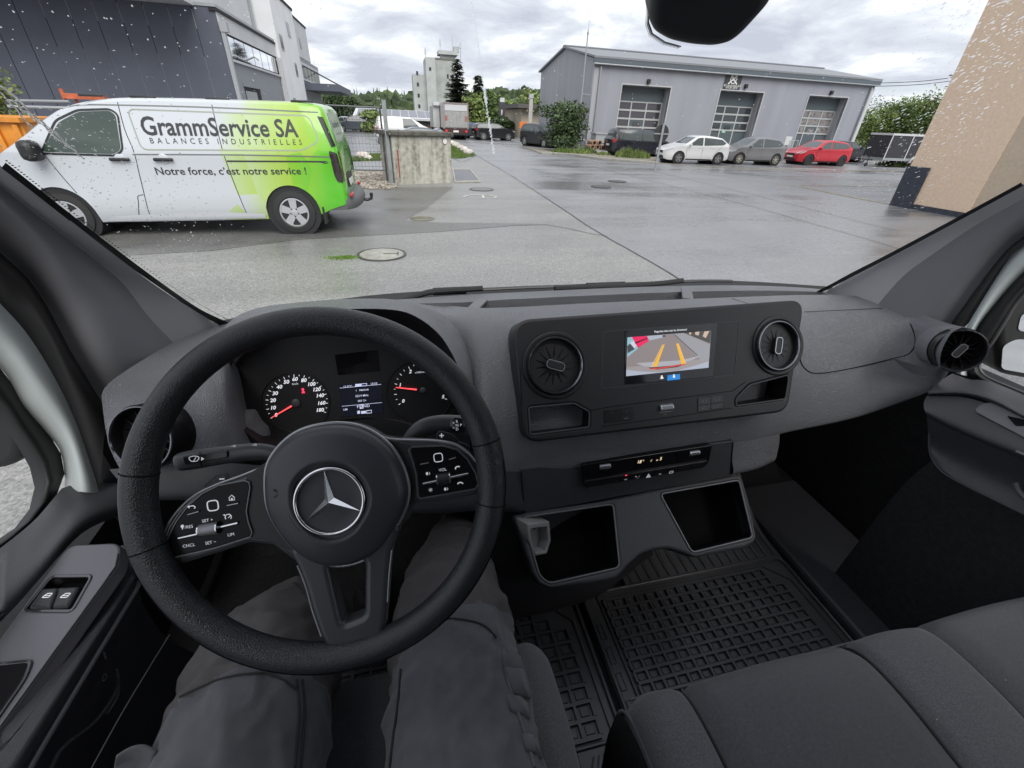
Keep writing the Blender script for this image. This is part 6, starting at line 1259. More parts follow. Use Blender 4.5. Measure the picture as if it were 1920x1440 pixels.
# control panel with vents and the rear-view screen
PT = P(985, 600, Y=.815); PB = P(985, 830, Y=.685); PRt = P(1490, 565, Y=.835)
PF = Frame(P(985, 830, Y=.665), (1, .012, 0), (PT-PB)*1.0)
pout = rpoly(PF.pts([(962, 614), (978, 599), (1500, 562), (1509, 574), (1479, 764), (1465, 775), (994, 830), (979, 822)], .012), [.03, .03, .03, .03, .03, .03, .03, .03], 6)
pout = rpoly(PF.pts([(960, 600), (1510, 561), (1478, 772), (984, 832)], .012), [.042, .042, .034, .034], 8)
cubL = rpoly(PF.pts([(991, 764), (1076, 756), (1105, 772), (1104, 801), (994, 815)], .012), .006); cubR = rpoly(PF.pts([(1405, 722), (1476, 703), (1478, 712), (1472, 748), (1380, 761), (1380, 748)], .012), .005)
CP = plate('control_panel', [pout, cubL, cubR], PF, -.05, .012, M_PNL, DB, .006, smooth=35, seg=3)
for cu in (cubL, cubR):
    rowsC = [[PF.w(a, b_, .010) for a, b_ in cu], [PF.w(a, b_, -.07) for a, b_ in cu]]; MB().grid(rowsC, closed_u=True).add([PF.w(a, b_, -.069) for a, b_ in cu], [tuple(range(len(cu)))]).build('cubby', M_VOID, CP, smooth=False)
    plate('cubby_rim', band(cu, .0035, True), PF, .0115, .0140, M_DASHD, CP, .001)
def vent(fr, u, v, r, par, fin_rot, name='air_vent'):
    f = Frame(fr.w(u, v, .012), fr.ex, fr.ey)
    vn = MB().lathe([(r*1.0, -.03), (r*1.0, .010), (r*.97, .014), (r*.93, .0145), (r*.90, .012), (r*.86, -.004)], f, 48, caps=False).build(name, M_PIANO, par)
    MB().lathe([(r*.90, .0132), (r*.925, .0152), (r*.955, .0150), (r*.975, .0125)], f, 48, caps=False).build('chrome_ring', mat('dark chrome ring', (.20, .205, .22), .18, .9), par)
    MB().lathe([(r*.86, -.004), (r*.5, -.012), (0, -.013)], f, 40, caps=False).build('vent_bowl', M_VOID, par)
    for k in range(7):
        a = fin_rot+math.pi*k/7; d = f.ex*math.cos(a)+f.ey*math.sin(a); 
        for e in (d, -d): MB().add([f.o+e*(r*.3)+f.n*.002, f.o+e*(r*.84)-f.n*.001, f.o+e*(r*.84)-f.n*.008, f.o+e*(r*.3)-f.n*.008], [(0, 1, 2, 3)]).build('fin', mat('fin black', (.006, .006, .007), .3, spec=.25), par, smooth=False, solid=.0018)
    kf = Frame(f.o, f.ex*math.cos(fin_rot)+f.ey*math.sin(fin_rot), -f.ex*math.sin(fin_rot)+f.ey*math.cos(fin_rot)); kn = rpoly([(-r*.32, -r*.14), (r*.32, -r*.14), (r*.32, r*.14), (-r*.32, r*.14)], r*.13, 5)
    plate('vent_knob', [kn], kf, -.01, .012, M_PNL, par, .003); plate('knob_ring', band(kn, .0016, True), kf, .0105, .0128, M_SILV, par)
    return vn
u, v = PF.pix(1041, 685, .02); r = (PF.pix(1094, 683, .02)[0]-PF.pix(989, 688, .02)[0])/2; vent(PF, u, v, r, CP, -.35)
u, v = PF.pix(1458, 648, .02); vent(PF, u, v, r*.98, CP, 1.35)
for c_, d in (((1041, 685), 1.35), ((1458, 648), 1.35)): u, v = PF.pix(*c_, .012); plate('vent_collar', [ell(u, v, r*1.16, None, 48), ell(u, v, r*1.0, None, 48)], PF, .0115, .017, M_PNL, CP, .004, smooth=True, seg=4)
SC = plate('touch_screen', [rpoly(PF.pts([(1172, 619), (1346, 606), (1337, 706), (1171, 721)], .013), .002)], PF, .010, .0135, M_GLOSS, DB, .0006)
plate('screen_surround', band(rpoly(PF.pts([(1131, 622), (1387, 602), (1378, 703), (1128, 729)], .013), .006), .0016, True), PF, .0118, .0128, M_DASHD, CP)
def spix(x, y): return (x/8.727+1140, y/8.727+580)
def em(name, c, s=1.0): return mat(name, tuple(k*.12 for k in c), .4, emit=(c, s*.34))
def scr(name, pts, m, h): return MB().prism(PF.pts([spix(*q) for q in pts], h), PF, h-.0003, h).build(name, m, SC, smooth=False)
SH0 = .0142
scr('picture', [(318, 460), (1690, 350), (1645, 955), (298, 1095)], em('screen tarmac', (.34, .31, .32)), SH0)
scr('picture_tarmac', [(640, 440), (1240, 392), (1670, 590), (1660, 800), (300, 950), (316, 790), (480, 640)], em('screen tarmac warm', (.27, .235, .235)), SH0+.0002)
scr('picture_road', [(1080, 405), (1240, 392), (1670, 590), (1650, 850), (1530, 840)], em('screen road', (.33, .33, .36)), SH0+.0004)
scr('picture_bonnet', [(300, 990), (500, 1015), (800, 1030), (1150, 1000), (1450, 915), (1648, 850), (1645, 955), (298, 1095)], em('screen bumper', (.42, .46, .56)), SH0+.0005)
scr('picture_building', [(318, 460), (400, 452), (490, 640), (316, 780)], em('screen blue building', (.28, .52, .60)), SH0+.0006); scr('picture_gate', [(316, 600), (360, 560), (440, 650), (320, 720)], em('screen dark gate', (.06, .07, .08)), SH0+.0008); scr('picture_facade', [(360, 540), (420, 520), (470, 600), (430, 640)], em('screen pale wall', (.6, .65, .75)), SH0+.0009)
scr('picture_red_building', [(390, 452), (640, 436), (665, 520), (490, 630)], em('screen red building', (.85, .02, .12)), SH0+.0007); scr('picture_red_band', [(440, 540), (640, 465), (645, 480), (450, 565)], em('screen dark band', (.05, .01, .02)), SH0+.0009)
scr('picture_pale_cars', [(640, 436), (930, 418), (940, 450), (680, 510)], em('screen pale cars', (.42, .46, .54)), SH0+.0007); scr('picture_car', [(890, 425), (940, 420), (940, 450), (895, 455)], em('screen car', (.06, .06, .07)), SH0+.0009)
scr('picture_dark_row', [(1240, 385), (1690, 352), (1670, 560)], em('screen dark row', (.08, .075, .075)), SH0+.0007)
for a in (((1330, 380), (1365, 376), (1355, 420), (1325, 400)), ((1430, 370), (1500, 364), (1480, 430), (1425, 410)), ((1580, 362), (1660, 355), (1600, 470), (1550, 440))): scr('picture_house', a, em('screen peach', (.62, .46, .36)), SH0+.0009)
scr('picture_sill', [(455, 880), (1180, 835), (1505, 760), (1400, 820), (1150, 900), (760, 950), (590, 930)], em('screen sill', (.42, .42, .46)), SH0+.0009); scr('picture_shadow', [(650, 955), (1250, 905), (1130, 945), (800, 985)], em('screen shadow', (.03, .015, .015)), SH0+.0010)
scr('picture_joint', [(1080, 412), (1095, 410), (1475, 755), (1455, 755)], em('screen joint', (.10, .10, .11)), SH0+.0009)
for a in (((908, 575), (928, 572), (800, 935), (735, 940)), ((1115, 560), (1148, 557), (1262, 890), (1205, 900))): scr('guide_line', a, em('screen yellow guide', (.85, .45, .02), 1.1), SH0+.0012)
for a in (((890, 580), (900, 578), (718, 945), (705, 945)), ((1148, 560), (1156, 558), (1275, 885), (1264, 888))): scr('guide_line', a, em('screen orange guide', (.85, .55, .3)), SH0+.0012)
scr('stop_line', [(690, 965), (900, 945), (1270, 885), (1272, 905), (900, 968), (690, 985)], em('screen red guide', (.65, .08, .06)), SH0+.0012)
scr('view_button', [(975, 1080), (1175, 1058), (1180, 1145), (970, 1168)], em('screen blue key', (.02, .22, .62), 1.1), SH0)
for (x, y), s in (((880, 1110), 'car'), ((1078, 1092), 'car')):
    uu, vv = PF.pix(*spix(x, y), SH0); MB().prism(rpoly([(uu-.0022, vv-.0008), (uu+.0022, vv-.0008), (uu+.0018, vv+.0038), (uu-.0018, vv+.0038)], .001), PF, SH0, SH0+.0006).prism(ell(uu, vv-.002, .0042 if x < 1000 else .003, .0018, 16), PF, SH0, SH0+.0005).build('view_icon', em('screen white', (.85, .88, .95)), SC, smooth=False)
uu, vv = PF.pix(*spix(1028, 348), SH0); write('lettering', 'Regardez dans ttes les directions!', PF, uu, vv, .0064, em('screen white', (.85, .88, .95)), SC, SH0+.0003, .006, sx=.93)
for pix in ([(1108, 770), (1142, 763), (1374, 733), (1398, 716)], [(1128, 800), (1250, 783), (1372, 765)], [(975, 690), (978, 760)]): plate('panel_joint', band(PF.pts(pix, .0125), .0012)[0], PF, .0118, .0126, M_VOID, CP)
rng = random.Random(31); mb = MB()
for _ in range(60):
    q = on_dash(rng.uniform(900, 1700), rng.uniform(575, 800), .0004); s = rng.uniform(.0003, .0007); mb.add([q+Vector((-s, 0, -s*.5)), q+Vector((s, 0, -s*.5)), q+Vector((s*.3, s*.3, s))], [(0, 1, 2)])
mb.build('dust', mat('dust', (.5, .5, .48), .9), DB, smooth=False, fix=False)['kind'] = 'stuff'
# key strips and the volume roller
def kpix(x, y): return (x/6.4+1100, y/6.4+700)
for pts, lab in ((((205, 440), (400, 418), (400, 575), (215, 600)), 'a'), (((402, 416), (565, 395), (560, 480), (402, 500)), 'b'), (((402, 502), (560, 482), (556, 555), (402, 574)), 'c'), (((1335, 300), (1490, 280), (1488, 365), (1335, 385)), 'd'), (((1492, 279), (1640, 262), (1636, 345), (1490, 364)), 'e'), (((1335, 388), (1488, 367), (1484, 440), (1335, 460)), 'f'), (((1490, 366), (1636, 347), (1628, 415), (1488, 438)), 'g')):
    plate('key', [rpoly(PF.pts([kpix(*q) for q in pts], .013), .0015)], PF, .0118, .0138, M_PIANO, CP, .0006)
def roller(fr, px, py, w, h, par, m=M_SILV):
    u, v = fr.pix(px, py, .016); plate('roller_slot', [rpoly([(u-w*.56, v-h*.62), (u+w*.56, v-h*.62), (u+w*.56, v+h*.62), (u-w*.56, v+h*.62)], .002)], fr, .0116, .0128, M_GLOSS, par)
    MB().tube([fr.w(u-w*.5, v, .012), fr.w(u+w*.5, v, .012)], h*.48, 16).build('roller', m, par); plate('roller_grip', [rpoly([(u-w*.42, v-h*.1), (u+w*.42, v-h*.1), (u+w*.42, v+h*.32), (u-w*.42, v+h*.32)], .001)], fr, .012+h*.44, .012+h*.50, mat('knurled grey', (.30, .31, .33), .4, .6, bump=(1500, .6)), par)
roller(PF, 1250.5, 765, .031, .016, CP)
for x, y, s, z in ((300, 475, '\u00b7\u00b7', .010), (478, 450, '\u2013', .008), (473, 537, 'ooo', .006), (942, 495, 'VOL', .0048), (870, 507, '\u00b7', .008), (1010, 487, '\u00b7', .008), (1395, 335, '\u00ab', .009), (1435, 332, 'o', .008), (1550, 317, '<', .009), (1590, 312, 'o', .008), (1398, 420, 'N', .008), (1537, 402, '\u00b7', .011), (1567, 399, '\u00b7', .011)): uu, vv = PF.pix(*kpix(x, y), .0142); write('symbol', s, PF, uu, vv, z, M_DIM, CP, .0142)
# end vents of the dashboard
LF = Frame(P(290, 812, Y=.615), (.90, -.25, .0), (0, .45, .89)); u, v = LF.pix(291, 815); rl = abs(LF.pix(366, 815)[0]-LF.pix(216, 815)[0])/2; vent(LF, u, v, rl*.80, DB, .3)
RF = Frame(P(1790, 655, Y=.655), (.75, -.60, 0), (.12, .25, .96)); u = v = 0.0; vent(RF, u, v, .0515, DB, 1.2)
pod = [RF.w(u+.0535*math.cos(a), v+.0535*math.sin(a), 0.006) for a in [2*math.pi*k/28 for k in range(28)]]; MB().grid([pod, *[[RF.w(u, v)+(q-RF.w(u, v))*(1+(fl-1)*max(.04, min(1, .55-.7*math.cos(2*math.pi*k/28))))-RF.n*dh for k, q in enumerate(pod)] for fl, dh in ((1.02, .004), (1.03, .03), (1.0, .07))]], closed_u=True).build('vent_pod', M_DASH, DB, smooth=True)

# climate strip and lower console
KF = Frame(P(1215, 905, Y=.665), (1, .012, 0), (0, .22, .975))
plate('console_face', [rpoly(KF.pts([(975, 880), (1376, 826), (1370, 893), (984, 965)], -.004), .004)], KF, -.04, -.004, M_DASHD, DB, .003); plate('console_joint', band(KF.pts([(977, 886), (984, 962)], -.003), .0018)[0], KF, -.0035, -.0025, M_VOID, DB); plate('console_joint', band(KF.pts([(1374, 830), (1369, 890)], -.003), .002)[0], KF, -.0035, -.0025, M_VOID, DB)
CL = plate('climate_panel', [rpoly(KF.pts([(1092, 872), (1336, 834), (1329, 868), (1320, 877), (1098, 916)], .012), .006)], KF, -.004, .012, M_GLOSS, DB, .002)
plate('climate_keys', [rpoly(KF.pts([(1096, 903), (1328, 864), (1321, 877), (1099, 916)], .018), .003)], KF, .011, .017, M_PIANO, CL, .0015)
for x in (1118, 1140, 1163, 1185, 1206, 1228, 1250, 1270, 1296): a = KF.pix(x, 903-(x-1096)*.168, .018); b_ = KF.pix(x+1, 913-(x-1096)*.168, .018); MB().prism(band([a, b_], .0008)[0], KF, .0168, .0173).build('key_gap', M_VOID, CL, smooth=False)
roller(KF, 1135, 876, .026, .0135, CL); roller(KF, 1303, 850.5, .026, .0135, CL)
M_AMB = mat('amber display digits', (.7, .55, .3), .5, emit=((.95, .78, .5), .45)); kz = .0135
for s, x, y, z in (('18', 630, 1065, .0115), ('\u00b0C', 678, 1048, .005), ('5', 888, 1027, .0115), ('\u00b7/', 770, 1050, .009), ('\u2588\u2588'[:0]+'ııı', 845, 1040, .007)): uu, vv = KF.pix(*kpix(x, y), kz); write('digits', s, KF, uu, vv, z, M_AMB, CL, kz, 0, 'CENTER', 0, .2)
for s, x, y, z in (('A/C', 470, 1275, .0045), ('\u2190', 595, 1240, .007), ('\u2571', 620, 1252, .008), ('\u25b3'[:0], 0, 0, 1), ('\u2013o', 878, 1207, .007), ('\u25ad'[:0], 0, 0, 1), ('\u00b7', 1297, 905, .008), ('\u00b7', 1272, 1042, .008), ('\u00b7', 205, 1212, .008)):
    if s: uu, vv = KF.pix(*kpix(x, y), .0178); write('symbol', s, KF, uu, vv, z, M_PRINT if s != '\u00b7' else M_DIM, CL, .0178)
uu, vv = KF.pix(*kpix(743, 1232), .0178); tri = lambda s: [(uu-s, vv-s*.6), (uu+s, vv-s*.6), (uu, vv+s)]; plate('hazard_symbol', [tri(.0062), tri(.0048)], KF, .0174, .0180, M_PRINT, CL, smooth=False); plate('hazard_symbol', [tri(.0034), tri(.0018)], KF, .0174, .0180, M_PRINT, CL, smooth=False)
uu, vv = KF.pix(*kpix(1012, 1187), .0178); rc = rpoly([(uu-.005, vv-.0025), (uu+.005, vv-.0025), (uu+.006, vv+.0025), (uu-.003, vv+.0025)], .001); plate('window_symbol', band(rc, .0007, True), KF, .0174, .0180, M_PRINT, CL, smooth=False)
uu, vv = KF.pix(*kpix(475, 1225), .0178); MB().prism([(uu-.002, vv-.0008), (uu+.002, vv-.0008), (uu+.002, vv+.0008), (uu-.002, vv+.0008)], KF, .0172, .018).build('status_lamp', MATS['red telltale'], CL, smooth=False)
# lower glove box corner right of the console
gb0 = [P(x, y, Y=d) for x, y, d in ((1376, 829, .70), (1420, 822, .71), (1462, 812, .72))]; gb1 = [P(x, y, Y=d) for x, y, d in ((1373, 860, .69), (1420, 852, .70), (1459, 842, .715))]; gb2 = [P(x, y, Y=d) for x, y, d in ((1370, 890, .69), (1412, 881, .70), (1444, 866, .72))]
MB().grid(surf([gb0, gb1, gb2, [q+Vector((0, .12, -.03)) for q in gb2]], 5, 5)).build('glovebox_corner', M_DASH, DB)
# the underside and shelf right of it, dark
us = [P(x, y, Y=d) for x, y, d in ((1462, 812, .74), (1560, 795, .76), (1690, 752, .72), (1780, 722, .68))]; MB().grid([cr(us, 5), cr([q+Vector((0, .16, -.14)) for q in us], 5), cr([q+Vector((0, .30, -.20)) for q in us], 5)]).build('dash_underside', M_DASHD, DB, smooth=True)
# storage tray
TA, TB_, TC_ = P(976, 964, Y=.655), P(1387, 890, Y=.665), P(1020, 1095, Y=.535)
TF = Frame(TC_, TB_-TA, TA-TC_)
t1 = rpoly(TF.pts([(962, 966), (1120, 941), (1235, 917), (1390, 889), (1405, 937), (1419, 1000), (1416, 1017), (1400, 1027), (1305, 1046), (1280, 1036), (1255, 1029), (1228, 1031), (1201, 1041), (1178, 1062), (1158, 1085), (1122, 1093), (1038, 1104), (1012, 1098), (998, 1076), (980, 1019)], 0), .010, 4)
hL = rpoly(TF.pts([(980, 970), (1150, 945), (1162, 1064), (1030, 1094), (1012, 1080)], 0), .012, 5); hR = rpoly(TF.pts([(1238, 926), (1386, 900), (1412, 1008), (1298, 1036)], 0), .012, 5)
ST = plate('storage_tray', [t1, hL, hR], TF, -.045, 0, mat('tray plastic', (.060, .061, .067), .5, bump=(420, .35, 'leather', .0006)), DB, .008, smooth=35, seg=3)
for hh in (hL, hR):
    MB().grid([[TF.w(a, b_, -.004) for a, b_ in hh], [TF.w(a*1.0, b_, -.10) for a, b_ in hh]], closed_u=True).add([TF.w(a, b_, -.099) for a, b_ in hh], [tuple(range(len(hh)))]).build('tray_pocket', M_VOID, ST, smooth=40); plate('pocket_edge', band(hh, .004, True), TF, -.003, .0012, mat('tray edge sheen', (.17, .173, .185), .3), ST, .0015, smooth=True)  # pocket shade and rim sheen are put into these colours
uf = Frame(P(1006, 1008, Y=.62), (.86, .5, 0), (-.10, .25, .96)); up = rpoly(uf.pts([(984, 980), (1026, 975), (1029, 1010), (1021, 1036), (999, 1040), (987, 1010)]), .004); US = plate('usb_insert', [up, rpoly([(a*.74, b_*.74-.003) for a, b_ in up], .003)], uf, -.025, .008, mat('pale grey insert', (.40, .40, .39), .45), DB, .003); plate('insert_back', [[(a*.97, b_*.97) for a, b_ in up]], uf, -.03, -.018, mat('insert grey back', (.28, .28, .28), .5), US); 
for a, b_ in ((-.007, .008), (.012, .010)): MB().boxw((a-.002, b_-.003, -.019), (a+.002, b_+.003, -.0165), uf).build('usb_port', M_VOID, US, smooth=False)
# dark pedestal that carries the console to the floor
ct = [P(x, y, Y=d) for x, y, d in ((905, 1085, .62), (960, 1112, .60), (1060, 1110, .60), (1150, 1085, .62), (1225, 1040, .70))]; MB().grid([cr([q+Vector((0, .16, .28)) for q in ct], 5), cr(ct, 5), cr([Vector((q.x, q.y+.03, .64)) for q in ct], 5)]).build('console_pedestal', M_DASHD, DB, smooth=True)

def respl(pts, n):
    pts = cr(pts, 8); d = [0]
    for a, b_ in zip(pts, pts[1:]): d.append(d[-1]+(b_-a).length)
    out = []; j = 0
    for k in range(n):
        s = d[-1]*k/(n-1)
        while j < len(pts)-2 and d[j+1] < s: j += 1
        t_ = (s-d[j])/max(d[j+1]-d[j], 1e-9); out.append(pts[j]+(pts[j+1]-pts[j])*min(t_, 1))
    return out
def beyond(pix, X):
    """Points on one X plane; ends that leave the picture run on to the roof line or back past the viewer."""
    pts = [P(x, y, X=X) for x, y in pix]
    for a, b_, k in ((0, 1, 0), (-1, -2, len(pts)+1)):
        if not (pix[a][0] < -100 or pix[a][0] > 1960): continue
        d = (pts[a]-pts[b_]).normalized(); s = (2.12-pts[a].z)/d.z if d.z > .45 else ((-.55-pts[a].y)/d.y if d.y < -.2 else 0)
        if 0 < s < 3:
            if k: pts.append(pts[a]+d*s)
            else: pts.insert(0, pts[0]+d*s)
    return pts
def strip(name, rows, m, parent, n=90, nv=4, smooth=True, flat=False):
    """Skin between polylines given as lists of (px, py) with one X distance, or ready points."""
    rr = []
    for r in rows:
        if isinstance(r, tuple) and isinstance(r[0], list): r = beyond(r[0], r[1])
        rr.append(respl(r, n))
    cols = [cr([r[j] for r in rr], nv) for j in range(n)] if len(rr) > 2 and not flat else [[r[j] for r in rr] for j in range(n)]
    return MB().grid([[c[i] for c in cols] for i in range(len(cols[0]))]).build(name, m, parent, smooth=smooth)
# ---- windscreen pillars and door apertures
L0, L1, L2, L3 = [(-150, 195), (0, 310), (100, 388), (200, 467), (300, 541), (366, 583), (424, 618)], [(-150, 225), (0, 347), (90, 418), (180, 487), (231, 532), (284, 600), (345, 662)], [(-150, 270), (0, 398), (67, 467), (112, 525), (147, 575), (200, 671), (262, 742)], [(-150, 330), (0, 471), (53, 520), (89, 573), (133, 658), (160, 703), (212, 790)]
LP_ = thing('pillar_trim', 'grained grey pillar trim at the left of the windscreen beside the parked van', 'pillar trim', P(200, 520, X=-.55))
strip('glass_side_strip', [(L0, -.503), (L1, -.535)], M_PILLARL, LP_, flat=True); strip('padded_trim', [(L1, -.5352), ([(a+(c-a)*.5, b_+(d-b_)*.5) for (a, b_), (c, d) in zip(L1, L2)], -.538), (L2, -.560), (L3, -.605)], M_PILLAR, LP_)
LD = thing('driver_door', 'dark driver door with window switches below the left window', 'door', P(60, 1100, X=-.6))
L4 = [(-150, 420), (0, 569), (58, 636), (111, 724), (147, 804), (176, 890), (186, 925)]; L5 = [(-150, 545), (0, 689), (44, 760), (89, 813), (112, 845), (120, 880), (122, 920)]
DA = thing('door_aperture', 'white painted door aperture with black seal left of the steering wheel', 'door frame', P(100, 760, X=-.64))
MB().boxw((-.67, .80, .7), (-.625, 1.2, 1.345)).build('pillar_foot', M_RUBBER, DA, smooth=False); strip('door_seal', [(L3, -.6055), ([(x-14, y+12) for x, y in L3], -.585), (L4, -.625)], M_RUBBER, DA); strip('painted_frame', [(L4, -.6252), ([(a*.55+c*.45, b_*.55+d*.45) for (a, b_), (c, d) in zip(L4, L5)], -.630), (L5, -.668)], M_VWHITE, DA)
WIN = [(-150, 640), (0, 791), (30, 832), (52, 868), (63, 900), (64, 925), (55, 955), (30, 988), (0, 1009), (-150, 1110)]; WOUT = [(-150, 545), (0, 688), (44, 759), (89, 812), (112, 845), (121, 885), (112, 918), (70, 975), (0, 1032), (-150, 1140)]
strip('window_frame', [(WOUT, -.6685), ([(a*.5+c*.5, b_*.5+d*.5) for (a, b_), (c, d) in zip(WOUT, WIN)], -.665), (WIN, -.70)], M_RUBBER, LD, n=60)
wv = respl(beyond(WIN, -.702), 90); MB().poly(wv).build('window_glass', M_WS, LD, smooth=False)
strip('window_ledge', [(WOUT[5:]+[], -.668) if False else ([(-150, 1135), (0, 1028), (64, 976), (100, 935), (124, 912), (190, 905), (222, 886)], -.655), ([(-150, 1185), (0, 1075), (70, 1012), (120, 965), (150, 940), (195, 925), (222, 915)], -.615), ([(-150, 1250), (0, 1132), (64, 1070), (115, 1010), (150, 975), (190, 955), (222, 948)], -.575), ([(-150, 1290), (0, 1166), (60, 1102), (112, 1042), (150, 1003), (185, 982), (222, 970)], -.572)], M_DOOR, LD)
AF = Frame(P(128, 1023, X=-.565), P(205, 1018, X=-.49)-P(128, 1023, X=-.565), P(205, 1018, X=-.49)-P(0, 1357, X=-.49)); 
if AF.n.z < 0: AF = Frame(AF.o, AF.ex, -AF.ey)
bez = rpoly(AF.pts([(97, 1081), (173, 1080), (136, 1146), (44, 1146)]), .008, 5); cup = rpoly(AF.pts([(62, 1240), (48, 1275), (-150, 1560), (-250, 1560), (-150, 1262)]), .008, 4)
swp = plate('switch_panel', [rpoly(AF.pts([(-180, 1440), (0, 1197), (128, 1022), (226, 1017), (220, 1062), (0, 1365), (-150, 1575), (-280, 1575)]), [.02, .0, .02, .02, .012, 0, 0, 0], 5), bez], AF, -.02, 0, M_DOORL, LD, .003)
plate('switch_bezel', band(bez, .0045, True), AF, -.002, .0016, mat('bright black bezel', (.10, .10, .11), .12, .7), swp, .001); MB().grid([[AF.w(a, b_, -.002) for a, b_ in bez], [AF.w(a, b_, -.022) for a, b_ in bez]], closed_u=True).add([AF.w(a, b_, -.0215) for a, b_ in bez], [tuple(range(len(bez)))]).build('switch_well', M_VOID, swp, smooth=False)
for q, s in ((((83, 1105), (113, 1103), (98, 1143), (56, 1143)), 0), (((114.5, 1103), (152, 1101), (130, 1141), (99.5, 1143)), 1)):
    sw = plate('window_switch', [rpoly(AF.pts(q, .0), .004)], AF, -.018, .004, M_PNL, LD, .004, seg=3); uu, vv = AF.pix(88+s*34, 1116, .005); plate('window_symbol', band(rpoly([(uu-.0065, vv-.0028), (uu+.0055, vv-.0028), (uu+.0065, vv+.0028), (uu-.003, vv+.0028)], .0015), .0009, True), AF, .0041, .0047, M_PRINT, sw, smooth=False); MB().boxw((uu-.006, vv-.0004, .0041), (uu+.006, vv+.0004, .0046), AF).build('window_symbol', M_PRINT, sw, smooth=False)
plate('door_pull_cup', [cup], AF, .0005, .002, M_VOID, LD); plate('cup_edge', band(cup, .004, True), AF, .0005, .003, MATS['bright black bezel'], LD, .001); MB().tube([AF.w(*AF.pix(x, y), .002) for x, y in ((224, 1040), (219, 1064), (110, 1214), (0, 1367), (-150, 1577))], .0014, 6).build('panel_edge_highlight', M_BEAD if 'M_BEAD' in globals() else MATS['bright black bezel'], LD)  # panel edge bead added as a painted highlight line
aR = [([(232, 1022), (224, 1050), (110, 1212), (0, 1366), (-130, 1545)], -.4905), ([(244, 1048), (234, 1072), (120, 1240), (14, 1392), (-110, 1580)], -.470), ([(250, 1075), (246, 1090), (135, 1262), (40, 1415), (-80, 1610)], -.452), ([(254, 1090), (250, 1104), (146, 1275), (50, 1436), (-60, 1640)], -.455)]
rows = [beyond(r, X) for r, X in aR]; strip('armrest', [[q+Vector((-.02, 0, -.012)) for q in rows[0]]]+rows+[[q+Vector((-.012, 0, -.05)) for q in rows[-1]]], M_ARM, LD)
MB().tube([q+Vector((.002, 0, -.004)) for q in respl(rows[3], 60)], .0032, 8).build('armrest_piping', mat('grey trim bead', (.13, .13, .135), .4), LD)
low = [q+Vector((-.012, 0, -.045)) for q in rows[-1]]; strip('lower_door_panel', [low, [q+Vector((-.02, .02, -.14)) for q in low], [q+Vector((-.005, .05, -.30)) for q in low], [Vector((q.x, q.y+.08, .66)) for q in low]], M_DASHD, LD)
def xline(name, pix, X, r, m, parent): MB().tube(cr([P(x, y, X=X) for x, y in pix], 6), r, 6).build(name, m, parent)
M_EDGE = mat('plain grey edge', (.10, .10, .105), .5)  # plain grey for thin edge lines and beads
xline('pocket_edge', [(222, 1265), (216, 1300), (180, 1352), (120, 1400), (95, 1440), (70, 1500)], -.452, .0022, M_DASHD, LD); xline('pocket_edge', [(219, 1255), (222, 1300), (200, 1340)], -.452, .0015, M_EDGE, LD); xline('sill_edge', [(318, 1190), (240, 1318), (172, 1440), (130, 1520)], -.41, .0008, M_EDGE, LD)
for y, s in ((1228, '\u00a7'), (1270, '\u00ae'[:0]+'O')): q = P(198, y, X=-.446); write('symbol', s, Frame(q, (0, -1, .2), (0, .2, 1)), 0, 0, .012, M_DIM, LD, .001)
# right-hand pillar and door
R0, R1, R2, R3 = [(2050, 275), (1920, 345), (1800, 410), (1671, 480), (1600, 517), (1548, 548)], [(2050, 300), (1920, 372), (1830, 422), (1747, 478), (1700, 512), (1668, 545), (1635, 585)], [(2050, 330), (1920, 412), (1852, 468), (1805, 520), (1780, 555), (1755, 590), (1735, 620)], [(2050, 360), (1920, 442), (1877, 480), (1827, 545), (1808, 572), (1785, 604), (1768, 640)]
RP_ = thing('pillar_trim', 'grained grey pillar trim at the right of the windscreen beside the beige building', 'pillar trim', P(1750, 500, X=1.33))
strip('glass_side_strip', [(R0, 1.303), (R1, 1.32)], M_PILLARL, RP_, flat=True); strip('padded_trim', [(R1, 1.3202), ([(a+(c-a)*.5, b_+(d-b_)*.5) for (a, b_), (c, d) in zip(R1, R2)], 1.322), (R2, 1.33), (R3, 1.36)], M_PILLAR, RP_)
DB2 = thing('door_aperture', 'white painted door aperture with black seal at the right window', 'door frame', P(1850, 560, X=1.36)); W0 = [(2050, 372), (1920, 460), (1888, 491), (1850, 550), (1816, 606), (1800, 640), (1792, 700)]; W1 = [(2050, 400), (1920, 509), (1860, 577), (1834, 612), (1822, 640), (1815, 670), (1813, 705)]
strip('door_seal', [(R3, 1.3605), ([(x+6, y+6) for x, y in R3], 1.345), (W0[:5], 1.365)], M_RUBBER, DB2); strip('painted_frame', [(W0, 1.3652), ([(a*.5+c*.5, b_*.5+d*.5) for (a, b_), (c, d) in zip(W0, W1)], 1.360), (W1, 1.385)], M_VWHITE, DB2)
RD = thing('passenger_door', 'dark passenger door with armrest below the right window', 'door', P(1850, 850, X=1.25))
RW = [(2050, 430), (1920, 552), (1885, 603), (1862, 640), (1842, 665), (1836, 688), (1852, 708), (1920, 737), (2050, 792)]; RO = [(2050, 400), (1920, 509), (1860, 577), (1832, 615), (1818, 655), (1814, 695), (1838, 716), (1920, 752), (2050, 810)]
strip('window_frame', [(RO, 1.3852), ([(a*.5+c*.5, b_*.5+d*.5) for (a, b_), (c, d) in zip(RO, RW)], 1.38), (RW, 1.40)], M_RUBBER, RD, n=110); rwv = respl(beyond(RW, 1.402), 90); MB().poly(rwv).build('window_glass', M_WS, RD, smooth=False); MB().tube(respl([P(x, y, X=1.398) for x, y in RW], 60), .004, 6).build('window_bead', M_EDGE, RD)
